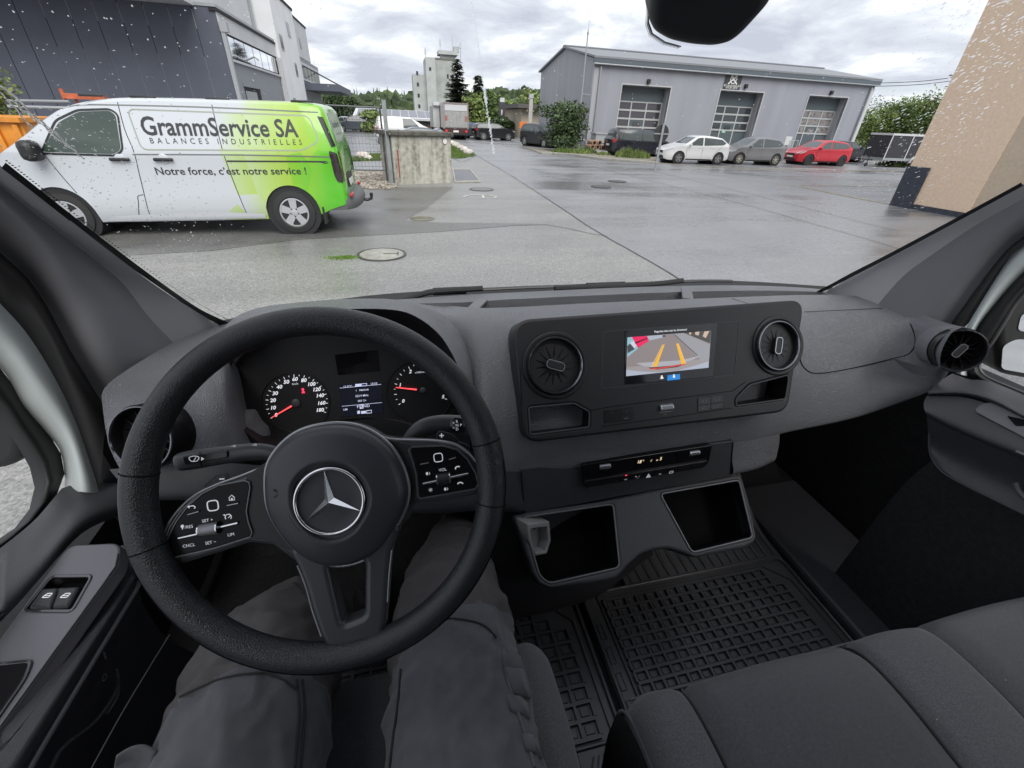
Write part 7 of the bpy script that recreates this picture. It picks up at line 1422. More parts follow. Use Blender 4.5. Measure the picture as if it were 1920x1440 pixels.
rr = [([(1786, 700), (1820, 712), (1850, 714), (1920, 741), (2050, 796)], 1.36), ([(1760, 716), (1810, 722), (1860, 730), (1920, 756), (2050, 820)], 1.29), ([(1742, 735), (1805, 734), (1859, 746), (1920, 777), (2050, 848)], 1.225), ([(1740, 741), (1805, 741), (1857, 754), (1920, 786), (2050, 858)], 1.23)]
strip('window_ledge', rr, M_DOOR, RD); rr = [([(1738, 742), (1800, 744), (1850, 757), (1920, 790), (2050, 862)], 1.2295), ([(1732, 756), (1785, 770), (1845, 795), (1920, 826), (2050, 892)], 1.205), ([(1734, 770), (1770, 789), (1845, 822), (1920, 852), (2050, 916)], 1.190), ([(1738, 780), (1772, 799), (1846, 832), (1920, 864), (2050, 928)], 1.197), ([(1742, 830), (1776, 850), (1848, 885), (1920, 918), (2050, 990)], 1.225), ([(1748, 862), (1782, 892), (1850, 928), (1920, 964), (2050, 1030)], 1.205)]
rows = [beyond(r, X) for r, X in rr]; strip('armrest', rows[:4], M_ARM, RD); strip('door_pocket', rows[3:], M_DASHD, RD); strip('lower_door_panel', [rows[-1], [q+Vector((.02, .03, -.15)) for q in rows[-1]], [Vector((q.x, q.y+.03, .64)) for q in rows[-1]]], M_CARPET, RD); MB().tube([q+Vector((-.002, 0, 0)) for q in respl(rows[2], 60)][9:], .0028, 8).build('armrest_piping', MATS['grey trim bead'], RD)
BF = Frame(P(1841, 765, X=1.222), P(1920, 800, X=1.222)-P(1841, 765, X=1.222), P(1880, 765, X=1.235)-P(1875, 800, X=1.21)); 
if BF.n.z < 0: BF = Frame(BF.o, BF.ex, -BF.ey)
plate('switch_panel', [rpoly(BF.pts([(1824, 771), (1842, 757), (1866, 755), (2050, 845), (2050, 885), (1920, 822)]), .012, 5)], BF, -.01, .004, M_DOORL, RD, .002); plate('window_switch', [rpoly(BF.pts([(1889, 782), (1925, 790), (1940, 800), (1905, 800)]), .003)], BF, .004, .0065, M_VOID, RD); xline('door_handle', [(1905, 905), (1912, 922), (1930, 940)], 1.20, .006, M_EDGE, RD)
xline('pocket_edge', [(1742, 812), (1744, 850), (1762, 880), (1800, 905), (1920, 964)], 1.19, .0022, M_EDGE if False else M_DASHD, RD)
# exterior mirrors seen through the side windows
def ext_mirror(label, c, s, glass=None):
    t = thing('exterior_mirror', label, 'mirror', c); return t
q = P(1905, 640, X=1.75); em_ = thing('exterior_mirror', 'black exterior mirror with two glasses outside the right window', 'mirror', q); mf = Frame(P(1885, 700, X=1.62), P(1960, 722, X=1.72)-P(1885, 700, X=1.62), (0, .1, 1))
plate('housing', [rpoly(mf.pts([(1862, 560), (1990, 500), (2000, 725), (1874, 702)]), .03, 5)], mf, -.10, 0, M_RUBBER, em_, .02, smooth=True, seg=4); plate('mirror_glass', [rpoly(mf.pts([(1881, 648), (1905, 636), (1990, 640), (1992, 712), (1878, 692)], .002), .012, 4)], mf, .0005, .002, mat('mirror glass', (.6, .62, .64), .03, 1.0), em_); plate('wide_angle_glass', [rpoly(mf.pts([(1908, 620), (1915, 590), (1990, 560), (1990, 632)], .002), .012, 4)], mf, .0005, .002, MATS['mirror glass'], em_)
em2 = thing('exterior_mirror', 'black exterior mirror housing outside the left window', 'mirror', P(10, 850, X=-.95)); mf = Frame(P(10, 860, X=-.95), (1, -.3, 0), (0, .1, 1)); plate('housing', [rpoly(mf.pts([(-60, 740), (40, 785), (38, 862), (10, 880), (-90, 895)]), .03, 5)], mf, -.10, 0, M_RUBBER, em2, .02, smooth=True, seg=4)

# ---- steering wheel
wn_ = Vector((math.sin(R(-6))*math.cos(R(30.7)), -math.cos(R(-6))*math.cos(R(30.7)), math.sin(R(30.7)))); we = -wn_.cross(Vector((0, 0, 1))).normalized()
W = Frame((-.1104, .3566, 1.4614), we, wn_.cross(we)); 
if W.n.dot(wn_) < 0: W = Frame(W.o, -W.ex, W.ey)
SW = thing('steering_wheel', 'black three spoke steering wheel with a silver three pointed star badge', 'steering wheel', W.o)
def wp(pix, h): return W.pts(pix, h)
n = 120; path = [W.w(.1777*math.cos(2*math.pi*k/n), .1777*math.sin(2*math.pi*k/n), 0) for k in range(n)]
rs = [.0150*(1+.06*math.exp(-((math.cos(2*math.pi*k/n)**2-1)/.18)**2)) for k in range(n)]
MB().tube(path, rs, 20, closed=True, up=W.n).build('rim', M_RIM, SW, smooth=True)
for a0, a1, rr_, hh in ((172, 360+8, .1777+.0137, .0075),): MB().tube([W.w(rr_*math.cos(R(a)), rr_*math.sin(R(a)), hh) for a in range(a0, a1+1, 3)], .0007, 5).build('rim_seam', M_VOID, SW)
for ang in (171, 14, 196, 352):
    c = W.w(.1777*math.cos(R(ang)), .1777*math.sin(R(ang)), 0); tn = (-W.ex*math.sin(R(ang))+W.ey*math.cos(R(ang))); rd = (W.ex*math.cos(R(ang))+W.ey*math.sin(R(ang)))
    MB().tube([c+(rd*math.cos(t_)+W.n*math.sin(t_))*.0158 for t_ in [math.pi*2*k/24 for k in range(24)]], .0008, 5, closed=True).build('grip_seam', M_VOID, SW)
spL = wp([(575, 815), (560, 822), (509, 866), (457, 890), (405, 909), (363, 930), (332, 959), (312, 990), (299, 1030), (296, 1046), (304, 1056), (342, 1059), (405, 1039), (467, 1019), (509, 1023), (560, 1060), (620, 960)], -.010)
spR = wp([(655, 800), (690, 806), (720, 820), (742, 824), (813, 826), (853, 833), (880, 851), (903, 880), (911, 907), (906, 921), (890, 930), (847, 939), (777, 947), (752, 985), (640, 960)], -.010)
spB = wp([(540, 1035), (556, 1062), (572, 1102), (585, 1149), (601, 1195), (612, 1214), (626, 1223), (648, 1223), (694, 1210), (714, 1196), (721, 1180), (726, 1130), (729, 1080), (734, 1033), (752, 990), (640, 960)], .004)
hole = rpoly(wp([(614, 1058), (684, 1052), (683, 1157), (641, 1174)], .004), .006, 4)
plate('spoke', [rpoly(spL, .003, 3)], W, -.034, -.010, M_SPOKE, SW, .006, smooth=True, seg=4); plate('spoke', [rpoly(spR, .003, 3)], W, -.034, -.010, M_SPOKE, SW, .006, smooth=True, seg=4); plate('spoke', [rpoly(spB, .006, 3), hole], W, -.022, .004, M_SPOKE, SW, .006, smooth=True, seg=4)
M_BEAD = mat('painted spoke highlight', (.40, .41, .43), .3, .4)  # pale beads added to draw highlights along the spoke edges
for pix in ([(560, 822), (509, 866), (457, 890), (405, 909), (363, 930), (332, 959), (312, 990), (300, 1028)], [(690, 806), (720, 820), (742, 824), (813, 826), (853, 833), (880, 851), (903, 880)]): MB().tube([W.w(q.x, q.y, -.0105) for q in cr([(*q, 0) for q in wp(pix, -.010)], 6)], .0011, 8).build('spoke_highlight', M_BEAD, SW)
for pix in ([(556, 1062), (572, 1102), (585, 1149), (601, 1195)], [(726, 1130), (729, 1080), (734, 1033)]): MB().tube([W.w(q.x, q.y, .002) for q in cr([(*q, 0) for q in wp(pix, .004)], 6)], .0008, 8).build('spoke_highlight', M_BEAD, SW)
# dark padded inner faces beside the key pads
padL = wp([(306, 1040), (314, 1010), (330, 979), (353, 948), (380, 925), (410, 910), (458, 901), (467, 904), (469, 914), (462, 959), (466, 980), (473, 999), (469, 1007), (405, 1027), (312, 1049)], -.007); padR = wp([(766, 843), (773, 838), (830, 836), (857, 843), (877, 861), (892, 887), (897, 907), (891, 917), (788, 935), (783, 931), (780, 890), (773, 864)], -.007)
inL = wp([(460, 893), (545, 835), (600, 880), (560, 1040), (500, 1012), (468, 1010), (472, 998), (462, 960), (469, 915)], -.0085); inR = wp([(690, 815), (735, 826), (770, 835), (772, 865), (780, 890), (786, 938), (760, 950), (700, 1000)], -.0085)
for q in (inL, inR): plate('spoke_inlay', [rpoly(q, .003, 3)], W, -.02, -.0085, M_PNL, SW, .001)
KL = plate('key_pad', [rpoly(padL, .003, 3)], W, -.012, -.007, mat('key pad black', (.006, .006, .007), .2, spec=.15), SW, .0015); KR = plate('key_pad', [rpoly(padR, .003, 3)], W, -.012, -.007, M_GLOSS, SW, .0015)
for q, k_ in ((padL, KL), (padR, KR)): plate('pad_rim', band(q, .0016, True), W, -.0085, -.0064, mat('pad rim satin', (.13, .135, .14), .3, .4), k_, .0004)
kh = -.0066
def wtxt(s, px, py, z, par, rot=0.0, m=M_PRINT, bold=.0, sx=1.0): uu, vv = W.pix(px, py, kh); return write('lettering' if len(s) > 1 else 'symbol', s, W, uu, vv, z, m, par, kh, bold, 'CENTER', rot, 0, 1, sx)
for s, x, y, z in (('SET +', 389, 976, .0072), ('/RES', 354, 988, .0072), ('CNCL', 354, 1023, .0072), ('SET \u2212', 395, 1017.5, .0072), ('LIM', 433, 1002.5, .0072)): wtxt(s, x, y, z*.62, KL, .10)
for s, x, y, z in (('VOL', 830, 881, .0062), ('\u2606'[:0]+'*', 807.7, 922, .014)): wtxt(s, x, y, z*.72, KR, .10)
def wpl(name, loops, par, m=M_PRINT, h0=-.0069, h1=-.0064):
    if name != 'touch_key': loops = [[(u+(a-u)*.72, v+(b_-v)*.72) for a, b_ in (lp if isinstance(lp[0], (tuple, list)) else [lp])] for lp in (loops if isinstance(loops[0][0], (tuple, list)) else [loops])]
    return plate(name, loops, W, h0, h1, m, par, smooth=False)
def wrect(px, py, w, h, rot=.1, r=.0012): uu, vv = W.pix(px, py, kh); c, s = math.cos(rot), math.sin(rot); return rpoly([(uu+c*a-s*b_, vv+s*a+c*b_) for a, b_ in ((-w/2, -h/2), (w/2, -h/2), (w/2, h/2), (-w/2, h/2))], r, 4)
wpl('touch_key', band(wrect(399, 948, .0104, .0104, .1, .0035), .0011, True), KL); wpl('touch_key', band(wrect(821.7, 858, .0092, .0092, .1, .003), .0009, True), KR)
u, v = W.pix(434.6, 934, kh); wpl('home_symbol', band([(u-.0035, v-.003), (u+.0035, v-.003), (u+.0035, v+.001), (u, v+.0045), (u-.0035, v+.001)], .0009, True), KL); wpl('home_symbol', [[(u-.0010, v-.003), (u+.0010, v-.003), (u+.0010, v), (u-.0010, v)]], KL)
u, v = W.pix(360, 951, kh); wpl('back_symbol', band(cr([(u-.005, v+.001, 0), (u+.001, v+.002, 0), (u+.004, v, 0), (u+.003, v-.002, 0)], 4), .0012), KL); wpl('back_symbol', [[(u-.0065, v+.001), (u-.0035, v+.0035), (u-.0035, v-.0015)]], KL)
u, v = W.pix(428, 969.6, kh); wpl('cruise_symbol', band([(u+.0042*math.cos(R(a)), v+.0042*math.sin(R(a))) for a in range(-40, 221, 20)], .0011), KL); wpl('cruise_symbol', band([(u, v-.001), (u+.003, v+.002)], .0009), KL); wpl('cruise_symbol', [[(u-.007, v+.004), (u-.004, v+.0045), (u-.005, v+.002)]], KL)
u, v = W.pix(342, 988, kh); wpl('aid_symbol', [ell(u, v+.001, .0022, None, 12)], KL); wpl('aid_symbol', [[(u-.0006, v-.0035), (u+.0006, v-.0035), (u+.0006, v), (u-.0006, v)]], KL)
for (x, y), nm in (((802, 888), 'voice_symbol'), ((836, 917), 'mute_symbol')): u, v = W.pix(x, y, kh); wpl(nm, [ell(u-.001, v, .0018, .0024, 12)], KR); wpl(nm, band([(u+.0022, v-.002), (u+.0032, v), (u+.0022, v+.002)], .0007), KR)
for (x, y), rt, nm in (((859, 878), .7, 'call_symbol'), ((863, 908), 0, 'hang_up_symbol')): u, v = W.pix(x, y, kh); wpl(nm, band(cr([(u+.0042*math.cos(a+rt), v+.0028*math.sin(a+rt), 0) for a in (.2, .9, 1.57, 2.2, 2.95)], 4), .0017), KR)
def wbar(pa, pb, r, m, par, name='rocker_key', h=-.0055): a, b_ = W.pix(*pa, h), W.pix(*pb, h); MB().tube([W.w(*a, h), W.w(*b_, h)], r, 10).build(name, m, par)
for pa, pb, par in (((335, 1009), (372, 1001), KL), ((410, 989), (446, 980.5), KL), ((793, 907.5), (819, 902), KR), ((844, 895.5), (878, 888), KR)): wbar(pa, pb, .0013, M_CHROME, par)
for pa, pb, par in (((352, 965), (373, 959), KL), ((426, 948), (447, 943.5), KL), ((788, 871), (804, 868), KR), ((842, 862), (855, 858), KR)): wbar(pa, pb, .0008, mat('dim chrome', (.3, .3, .31), .2, .9), par)
for (x, y), w, par in (((390.5, 993), .0165, KL), ((831.7, 898), .0128, KR)):
    u, v = W.pix(x, y, -.004); d = Vector((math.cos(.1), math.sin(.1))); MB().tube([W.w(u-d.x*w/2, v-d.y*w/2, -.006), W.w(u+d.x*w/2, v+d.y*w/2, -.006)], .0062, 16).build('scroll_wheel', mat('knurled grey', (.30, .31, .33), .4, .6, bump=(1500, .6)) if par is KL else M_PNL, par); 
    for sg in (-1, 1): MB().tube([W.w(u+sg*d.x*w/2, v+sg*d.y*w/2, -.006), W.w(u+sg*d.x*(w/2+.0012), v+sg*d.y*(w/2+.0012), -.006)], .0064, 16).build('scroll_cap', M_CHROME, par)
# airbag cover
hubp = [(590, 700), (600, 622), (650, 550), (720, 500), (815, 476), (905, 476), (985, 502), (1060, 560), (1108, 640), (1127, 720), (1115, 790), (1080, 860), (1025, 940), (945, 990), (860, 1006), (775, 990), (700, 940), (640, 868), (600, 790)]
hubpx = [(x/2+200, y/2+560) for x, y in hubp]; hub2 = [Vector((*q, 0)) for q in wp(hubpx, .004)]; hub2 = [q.to_2d() for q in cr(hub2, 4, True)]; cen = sum(hub2, Vector((0, 0)))/len(hub2); be = Vector(W.pix(617, 941, .02))
rings = []
for f, h in ((1.0, -.030), (1.0, -.004), (.992, .003), (.96, .0085), (.88, .013), (.72, .0165), (.60, .019), (.57, .0195), (.50, .0190)):
    ring = []
    for q in hub2:
        cc = cen.lerp(be, min(1, (1-f)*1.6)); ring.append(W.w(*(cc+(q-cen)*f), h))
    rings.append(ring)
br = .0335; k_ = len(hub2)
for r_, h in ((br*1.22, .0190), (br*1.14, .0178), (br*1.06, .0165), (br*.6, .0165), (br*.02, .0165)): rings.append([W.w(*(be+(q-cen).normalized()*r_), h) for q in hub2])
AB = MB().grid(rings, closed_u=True).build('airbag_cover', M_HUB, SW, smooth=True)
rim2 = MB().tube([W.w(*(cen+(q-cen)*1.012), -.002) for q in hub2], .0022, 8, closed=True).build('hub_edge', mat('brightened hub edge', (.34, .35, .37), .28, .5), SW)  # ring colour raised to carry the highlight round the cover
EF = Frame(W.w(be.x, be.y, .0165), W.ex, W.ey); eb = MB(); eb.tube([EF.w(br*math.cos(2*math.pi*k/56), br*math.sin(2*math.pi*k/56), .002) for k in range(56)], .0019, 10, closed=True); BDG = eb.build('badge_ring', M_CHROME, AB)
a0 = math.atan2(*reversed([p_-q_ for p_, q_ in zip(W.pix(609, 892, .018), be)])); tips = [(br*.97*math.cos(a0+k*2*math.pi/3), br*.97*math.sin(a0+k*2*math.pi/3)) for k in range(3)]; ins = [(br*.155*math.cos(a0+(k+.5)*2*math.pi/3), br*.155*math.sin(a0+(k+.5)*2*math.pi/3)) for k in range(3)]
sb = MB()
for k in range(3): sb.add([EF.w(0, 0, .0062), EF.w(*tips[k], .0012), EF.w(*ins[k], .0006)], [(0, 1, 2)]); sb.add([EF.w(0, 0, .0062), EF.w(*ins[k-1], .0006), EF.w(*tips[k], .0012)], [(0, 1, 2)])
sb.build('star', mat('bright satin chrome', (.88, .89, .90), .22, 1.0), AB, smooth=False, fix=False)
u, v = W.pix(633, 1026, .012); write('lettering', 'AIRBAG', W, u, v, .0085, mat('embossed print', (.030, .032, .038), .35), AB, .0142, .004, 'CENTER', .12)
for x, y, fl in ((524, 924, 1), (697.5, 887.5, -1)):
    u, v = W.pix(x, y, .014); plate('horn_symbol', band(cr([(u-fl*.005, v+.004, 0), (u-fl*.001, v+.001, 0), (u+fl*.005, v+.003, 0), (u+fl*.005, v-.003, 0), (u-fl*.001, v-.001, 0), (u-fl*.005, v-.004, 0)], 3), .0006), W, .0135, .0168, mat('embossed print', (.03, .03, .03)), AB, smooth=False)
for pix, nm, s in (([(380, 912), (405, 892), (420, 886), (428, 893), (426, 905), (400, 920)], 'minus', '\u2212'), ([(818, 830), (820, 812), (824, 808), (845, 813), (858, 823), (862, 832)], 'plus', '+')):
    pd = plate('shift_paddle', [rpoly(wp(pix, -.030), .003, 4)], W, -.034, -.029, M_PNL, SW, .0012); plate('paddle_edge', band(rpoly(wp(pix, -.029), .003, 4), .0009, True), W, -.0295, -.0286, M_DASHD if s != '+' else M_EDGE, pd); x, y = (416, 899) if s != '+' else (828, 817.5); uu, vv = W.pix(x, y, -.0286); write('symbol', s, W, uu, vv, .010, M_PRINT, pd, -.0286, .02)
# steering column with its two stalks
COLT = thing('steering_column', 'dark steering column cowl with a stalk on either side behind the wheel', 'steering column', W.w(0, 0, -.1))
rows = []
for h, s, v0 in ((-.040, .045, -.01), (-.06, .052, -.018), (-.12, .052, -.035), (-.20, .05, -.065), (-.30, .05, -.11)): rows.append([W.w(s*1.15*math.cos(2*math.pi*k/32), v0+s*.85*math.sin(2*math.pi*k/32), h) for k in range(32)])
MB().grid(rows, closed_u=True).build('cowl', M_DASHD, COLT, smooth=True); MB().poly(rows[0]).build('cowl_face', M_VOID, COLT, smooth=False)
cz = [P(x, y, Y=d) for x, y, d in ((590, 800, .60), (650, 786, .60), (740, 788, .60), (850, 826, .60), (885, 838, .58))]; MB().grid([cr(cz, 5), cr([q+Vector((0, .15, -.11)) for q in cz], 5)]).build('column_gaiter', M_PNL, COLT)
hs = -.052
def stalk(name, pix, radii, m, par=COLT, flat=.72): pts = cr([Vector(W.w(*W.pix(x, y, hs), hs)) for x, y in pix], 8); nn = len(pts); rr2 = [interp([(i/(len(radii)-1), r_) for i, r_ in enumerate(radii)], k/(nn-1)) for k in range(nn)]; return MB().tube(pts, rr2, 16, flat=flat, up=W.n).build(name, m, par, smooth=60)
M_STALK = mat('satin dark stalk', (.048, .05, .055), .38)
stl = stalk('wiper_stalk', [(331, 868), (340, 866), (375, 860), (430, 852), (480, 847), (515, 852), (545, 872)], [.0075, .0102, .0110, .0100, .0100, .0090, .0080], M_STALK); u0, v0 = W.pix(332, 868, hs); 
for a, b_, nm in (((374, 848), (377, 876), 'collar_joint'),): pa, pb = [W.w(*W.pix(*q, hs+.009), hs+.0082) for q in (a, b_)]; MB().tube([pa, pb], .0006, 5).build(nm, M_VOID, stl)
lf = -.0425; plate('symbol_plate', [rpoly(wp([(341, 856), (426, 845), (427, 858), (344, 872)], lf), .002)], W, lf-.004, lf, M_PIANO, stl, .001)
u, v = W.pix(364, 861, lf); plate('wiper_symbol', band(cr([(u-.005, v+.002, 0), (u, v+.0035, 0), (u+.005, v+.002, 0), (u+.003, v-.002, 0), (u-.003, v-.002, 0)], 3, True), .0008, True), W, lf, lf+.0004, M_PRINT, stl, smooth=False); plate('wiper_symbol', [[(u+.0075, v+.002), (u+.0105, v), (u+.0075, v-.002)]], W, lf, lf+.0004, M_PRINT, stl, smooth=False); plate('wiper_symbol', band([(u-.0005, v-.002), (u+.002, v+.002)], .0007), W, lf, lf+.0004, M_PRINT, stl, smooth=False)
for x in (443, 482): u, v = W.pix(x, 832+ (482-x)*.05, hs+.006); write('symbol', '\u2013o', W, u, v, .005, M_PRINT, stl, hs+.0125, 0, 'CENTER', .1)
str_ = stalk('selector_stalk', [(762, 838), (775, 818), (795, 803), (825, 796), (860, 797), (905, 800)], [.008, .010, .0115, .0115, .012, .011], M_STALK); 
u, v = W.pix(857, 797, hs+.012); kf = Frame(W.w(u, v, hs+.009), W.ex, W.ey); MB().lathe([(.0095, 0), (.009, .004), (.006, .0058), (0, .006)], kf, 24).build('selector_knob', M_PIANO, str_); 
for s, a, b_ in (('P', .0045, 0), ('N', 0, 0), ('R', 0, .0045), ('D', 0, -.0045), ('<', -.004, .003), ('<', -.004, -.003)): write('symbol', s, kf, a, b_, .0045, M_PRINT, str_, .0063)
# knee panel and the dark foot well
kp = [[(205, 880, .62), (300, 872, .61), (420, 868, .62), (520, 874, .66), (650, 872, .72), (800, 868, .72), (905, 872, .70), (984, 888, .685)], [(222, 900, .60), (300, 905, .595), (420, 905, .60), (520, 912, .64), (650, 915, .70), (800, 915, .70), (910, 915, .68), (984, 925, .67)], [(260, 935, .59), (320, 935, .59), (420, 935, .60), (520, 950, .64), (650, 955, .68), (800, 960, .68), (915, 955, .665), (985, 962, .66)]]
rows = [[P(x, y, Y=d) for x, y, d in r] for r in kp]; rows += [[q+Vector((0, .06, -.03)) for q in rows[-1]], [q+Vector((0, .35, -.05)) for q in rows[-1]]]; MB().grid(surf(rows, 5, 4)).build('knee_panel', M_DASHD, DB, smooth=True)

# ---- floor, foot well, mats, pedals
o = MB().boxw((-.75, -1.0, .55), (1.5, 1.25, .60)).build('floor', M_CARPET, smooth=False); o['kind'] = 'structure'
o = MB().boxw((-.75, 1.25, .55), (1.5, 1.28, 1.28)).build('bulkhead_wall', M_CARPET, smooth=False); o['kind'] = 'structure'
fl = [[Vector((x, 1.0, .60)) for x in (-.6, .3, 1.4)], [Vector((x, 1.15, .72)) for x in (-.6, .3, 1.4)], [Vector((x, 1.24, .95)) for x in (-.6, .3, 1.4)]]; o = MB().grid(surf(fl, 3, 4)).build('toe_board', M_CARPET); o['kind'] = 'structure'
o = MB().boxw((-.78, -1.0, .55), (-.72, 1.2, 1.0)).build('side_wall', M_CARPET, smooth=False); o['kind'] = 'structure'; o = MB().boxw((1.44, -1.0, .55), (1.5, 1.2, 1.27)).build('side_wall', M_CARPET, smooth=False); o['kind'] = 'structure'
def floor_mat(label, x0, x1, y0, y1, gx0, gx1, gy0, gy1, pitch, slots=False, clipc=.05):
    t = thing('floor_mat', label, 'floor mat', ((x0+x1)/2, (y0+y1)/2, .60)); z = .602
    plate('base', [rpoly([(x0, y0), (x1, y0), (x1, y1), (x0, y1)], .03, 4)], GROUND, z, z+.010, M_MAT, t, smooth=False)
    ins = lambda x, y: (gx0 <= x <= gx1 and gy0 <= y <= gy1 and (x-gx0)+(y-gy0) > clipc and (gx1-x)+(gy1-y) > clipc*1.2)
    rib = MB(); k = 0; py_ = pitch*.82; nx, ny = int((gx1-gx0)/pitch), int((gy1-gy0)/py_)
    for i in range(nx+1):
        for j in range(ny+1):
            x, y = gx0+i*pitch, gy0+j*py_
            if not ins(x, y): continue
            if ins(x+pitch, y): rib.box((x+pitch/2, y, z+.0145), (pitch, .0075, .009), taper=1.0)
            if ins(x, y+py_): rib.box((x, y+py_/2, z+.0150), (.0065, py_-.0076, .0096))
            if ins(x+pitch, y+py_) and ins(x+pitch, y) and ins(x, y+py_): rib.box((x+pitch/2, y+py_/2, z+.0105), (pitch*.56, py_*.56, .004), taper=.8)
    rib.build('rib_grid', M_MAT, t, smooth=False, fix=False)['kind'] = 'stuff'
    MB().tube([Vector((x, y, z+.0125)) for x, y in ((gx0-.012, gy0+clipc-.012), (gx0+clipc-.012, gy0-.012), (gx1+.012, gy0-.012), (gx1+.012, gy1-clipc), (gx1-clipc, gy1+.012), (gx0-.012, gy1+.012))], .0045, 6, closed=True, up=(0, 0, 1)).build('grid_border', M_MAT, t)
    plate('edge_bead', band(rpoly([(x0+.006, y0+.006), (x1-.006, y0+.006), (x1-.006, y1-.006), (x0+.006, y1-.006)], .03, 4), .009, True), GROUND, z+.009, z+.020, M_MAT, t, .003)
    if slots:
        for k in range(6): plate('anti_slip_slot', band(rpoly([(x0+.016, y0+.05+k*.062), (x0+.030, y0+.05+k*.062), (x0+.030, y0+.09+k*.062), (x0+.016, y0+.09+k*.062)], .002), .0022, True), GROUND, z+.0095, z+.0135, M_MAT, t)
    return t
M2 = floor_mat('large black rubber mat with square rib grid before the passenger seat', .402, 1.10, .18, .675, .462, 1.06, .31, .640, .0335, True)
fv = [[Vector((x, .66, .617)) for x in (.55, .75, 1.1)], [Vector((x, .80, .64)) for x in (.55, .75, 1.1)], [Vector((x, .95, .76)) for x in (.55, .75, 1.1)]]; MB().grid(surf(fv, 4, 4)).build('mat_flap', M_MAT, M2)
for k in range(17): x = .57+k*.032; MB().tube([(x, .675, .622), (x, .80, .645), (x, .93, .748)], .0018, 5).build('flap_rib', M_MAT, M2)
for a in (((.42, .20), (.50, .30)), ((.45, .19), (.56, .295)), ((.50, .19), (.62, .295)), ((.56, .19), (.66, .27))): MB().tube([(*a[0], .613), (*a[1], .613)], .002, 5).build('flap_rib', M_MAT, M2)
M1 = floor_mat('black rubber mat with square rib grid under the driver legs', -.45, .385, .14, .70, -.40, .345, .34, .665, .043, False, .06)
for k in range(5): MB().tube([(.20+.035*k, .16, .613), (.30+.012*k, .31, .613)], .002, 5).build('flap_rib', M_MAT, M1)
MB().lathe([(.030, .0), (.028, .008), (0, .010)], Frame((.292, .262, .612), (1, 0, 0), (0, 1, 0)), 28).build('fixing_button', M_MAT, M1)
o = MB().boxw((1.11, .1, .60), (1.40, .95, .64)).build('step_sill', M_DASHD, smooth=False, bevel=.012); tag(o, 'dark plastic door sill step at the right of the passenger mat', 'sill')
for lab, c, sz in (('wide ribbed brake pedal seen beside the right trouser leg', (-.02, .93, .86), (.10, .02, .07)), ('tall ribbed accelerator pedal right of the brake pedal', (.175, .90, .80), (.05, .02, .16))):
    t = thing('pedal', lab, 'pedal', c, 0, 'foot pedals'); Mx = Matrix.Rotation(R(-35), 3, 'X'); MB().box(c, sz, Mx).build('pad', M_RUBBER, t, bevel=.006)
    for k in range(5): MB().box(Vector(c)+Mx @ Vector((0, -.012, (k-2)*sz[2]*.18)), (sz[0]*.85, .006, sz[2]*.07), Mx).build('tread', M_DASHD, t, smooth=False)
    MB().tube([Vector(c)+Vector((0, .015, .02)), Vector(c)+Vector((0, .12, .16)), Vector(c)+Vector((0, .14, .30))], .012, 8).build('arm', M_CARPET, t)

# ---- seats
def seat_cushion(label, xs, xw, prof, name='passenger_seat'):
    """xs: seam stations across the cushion; prof: (y, z) from the front foot over the top to the back."""
    t = thing(name, label, 'seat', ((xs[0]+xs[-1])/2, 0, .75)); pr = cr([Vector((0, y, z)) for y, z in prof], 6)
    for a, b_ in zip(xs, xs[1:]):
        n = 14; rows = []
        for p in pr:
            row = []
            for k in range(n+1):
                f = k/n; d = min(f, 1-f)*(b_-a); e = 0.0
                wid = .016 if a != xs[0] or f > .5 else .045
                if b_ == xs[-1] and f > .5: wid = .045
                dep = .012 if wid < .03 else .040
                if d < wid: e = dep*(1-math.sqrt(max(0, 1-(1-d/wid)**2)))
                bul = .006*math.sin(math.pi*f); nn = Vector((0, max(0, min(1, (p.y-.20)/.06)), 1)).normalized()
                row.append(Vector((a+(b_-a)*f+(.0015 if k == 0 else (-.0015 if k == n else 0)), p.y, p.z))-nn*e+nn*bul)
            rows.append(row)
        wide = (b_-a) > .2
        MB().grid(rows).build('cushion_panel', M_SEAT if wide else M_SEATS, t, smooth=True)
        if a != xs[0]: MB().tube([Vector((a, p.y, p.z))-Vector((0, .0, .0105)) for p in pr], .0022, 6).build('seam', M_THREAD, t)
    x0, x1 = xs[0], xs[-1]
    for x, s in ((x0, 1), (x1, -1)): MB().grid([[Vector((x, p.y, p.z-.040)) for p in pr], [Vector((x-.006*s, p.y*.98, p.z-.07)) for p in pr], [Vector((x+.01*s, p.y*.93-.01, .66)) for p in pr]]).build('seat_side', M_CARPET, t, smooth=True)
    MB().tube([Vector((x0+.004, p.y, p.z-.030)) for p in pr], .0025, 6).build('piping', M_SEATS, t)
    return t
PS = seat_cushion('charcoal cloth double passenger bench with stitched bolsters at lower right', (.268, .366, .700, .862, 1.22), 0, [(.225, .66), (.248, .85), (.262, .97), (.255, 1.025), (.222, 1.052), (.15, 1.058), (.05, 1.05), (-.15, 1.04), (-.40, 1.05)])
MB().tube(cr([Vector((x, .2615-.012*(abs(math.sin((x-.27)*7))**8), 1.012)) for x in [.285+.05*k for k in range(19)]], 3), .0022, 6).build('front_piping', M_SEATS, PS)
DS = seat_cushion('charcoal driver seat cushion glimpsed between the trouser legs', (-.42, -.33, .10, .175), 0, [(.32, .66), (.35, .85), (.378, .97), (.368, 1.025), (.31, 1.05), (.17, 1.06), (-.10, 1.05), (-.40, 1.06)], 'driver_seat')

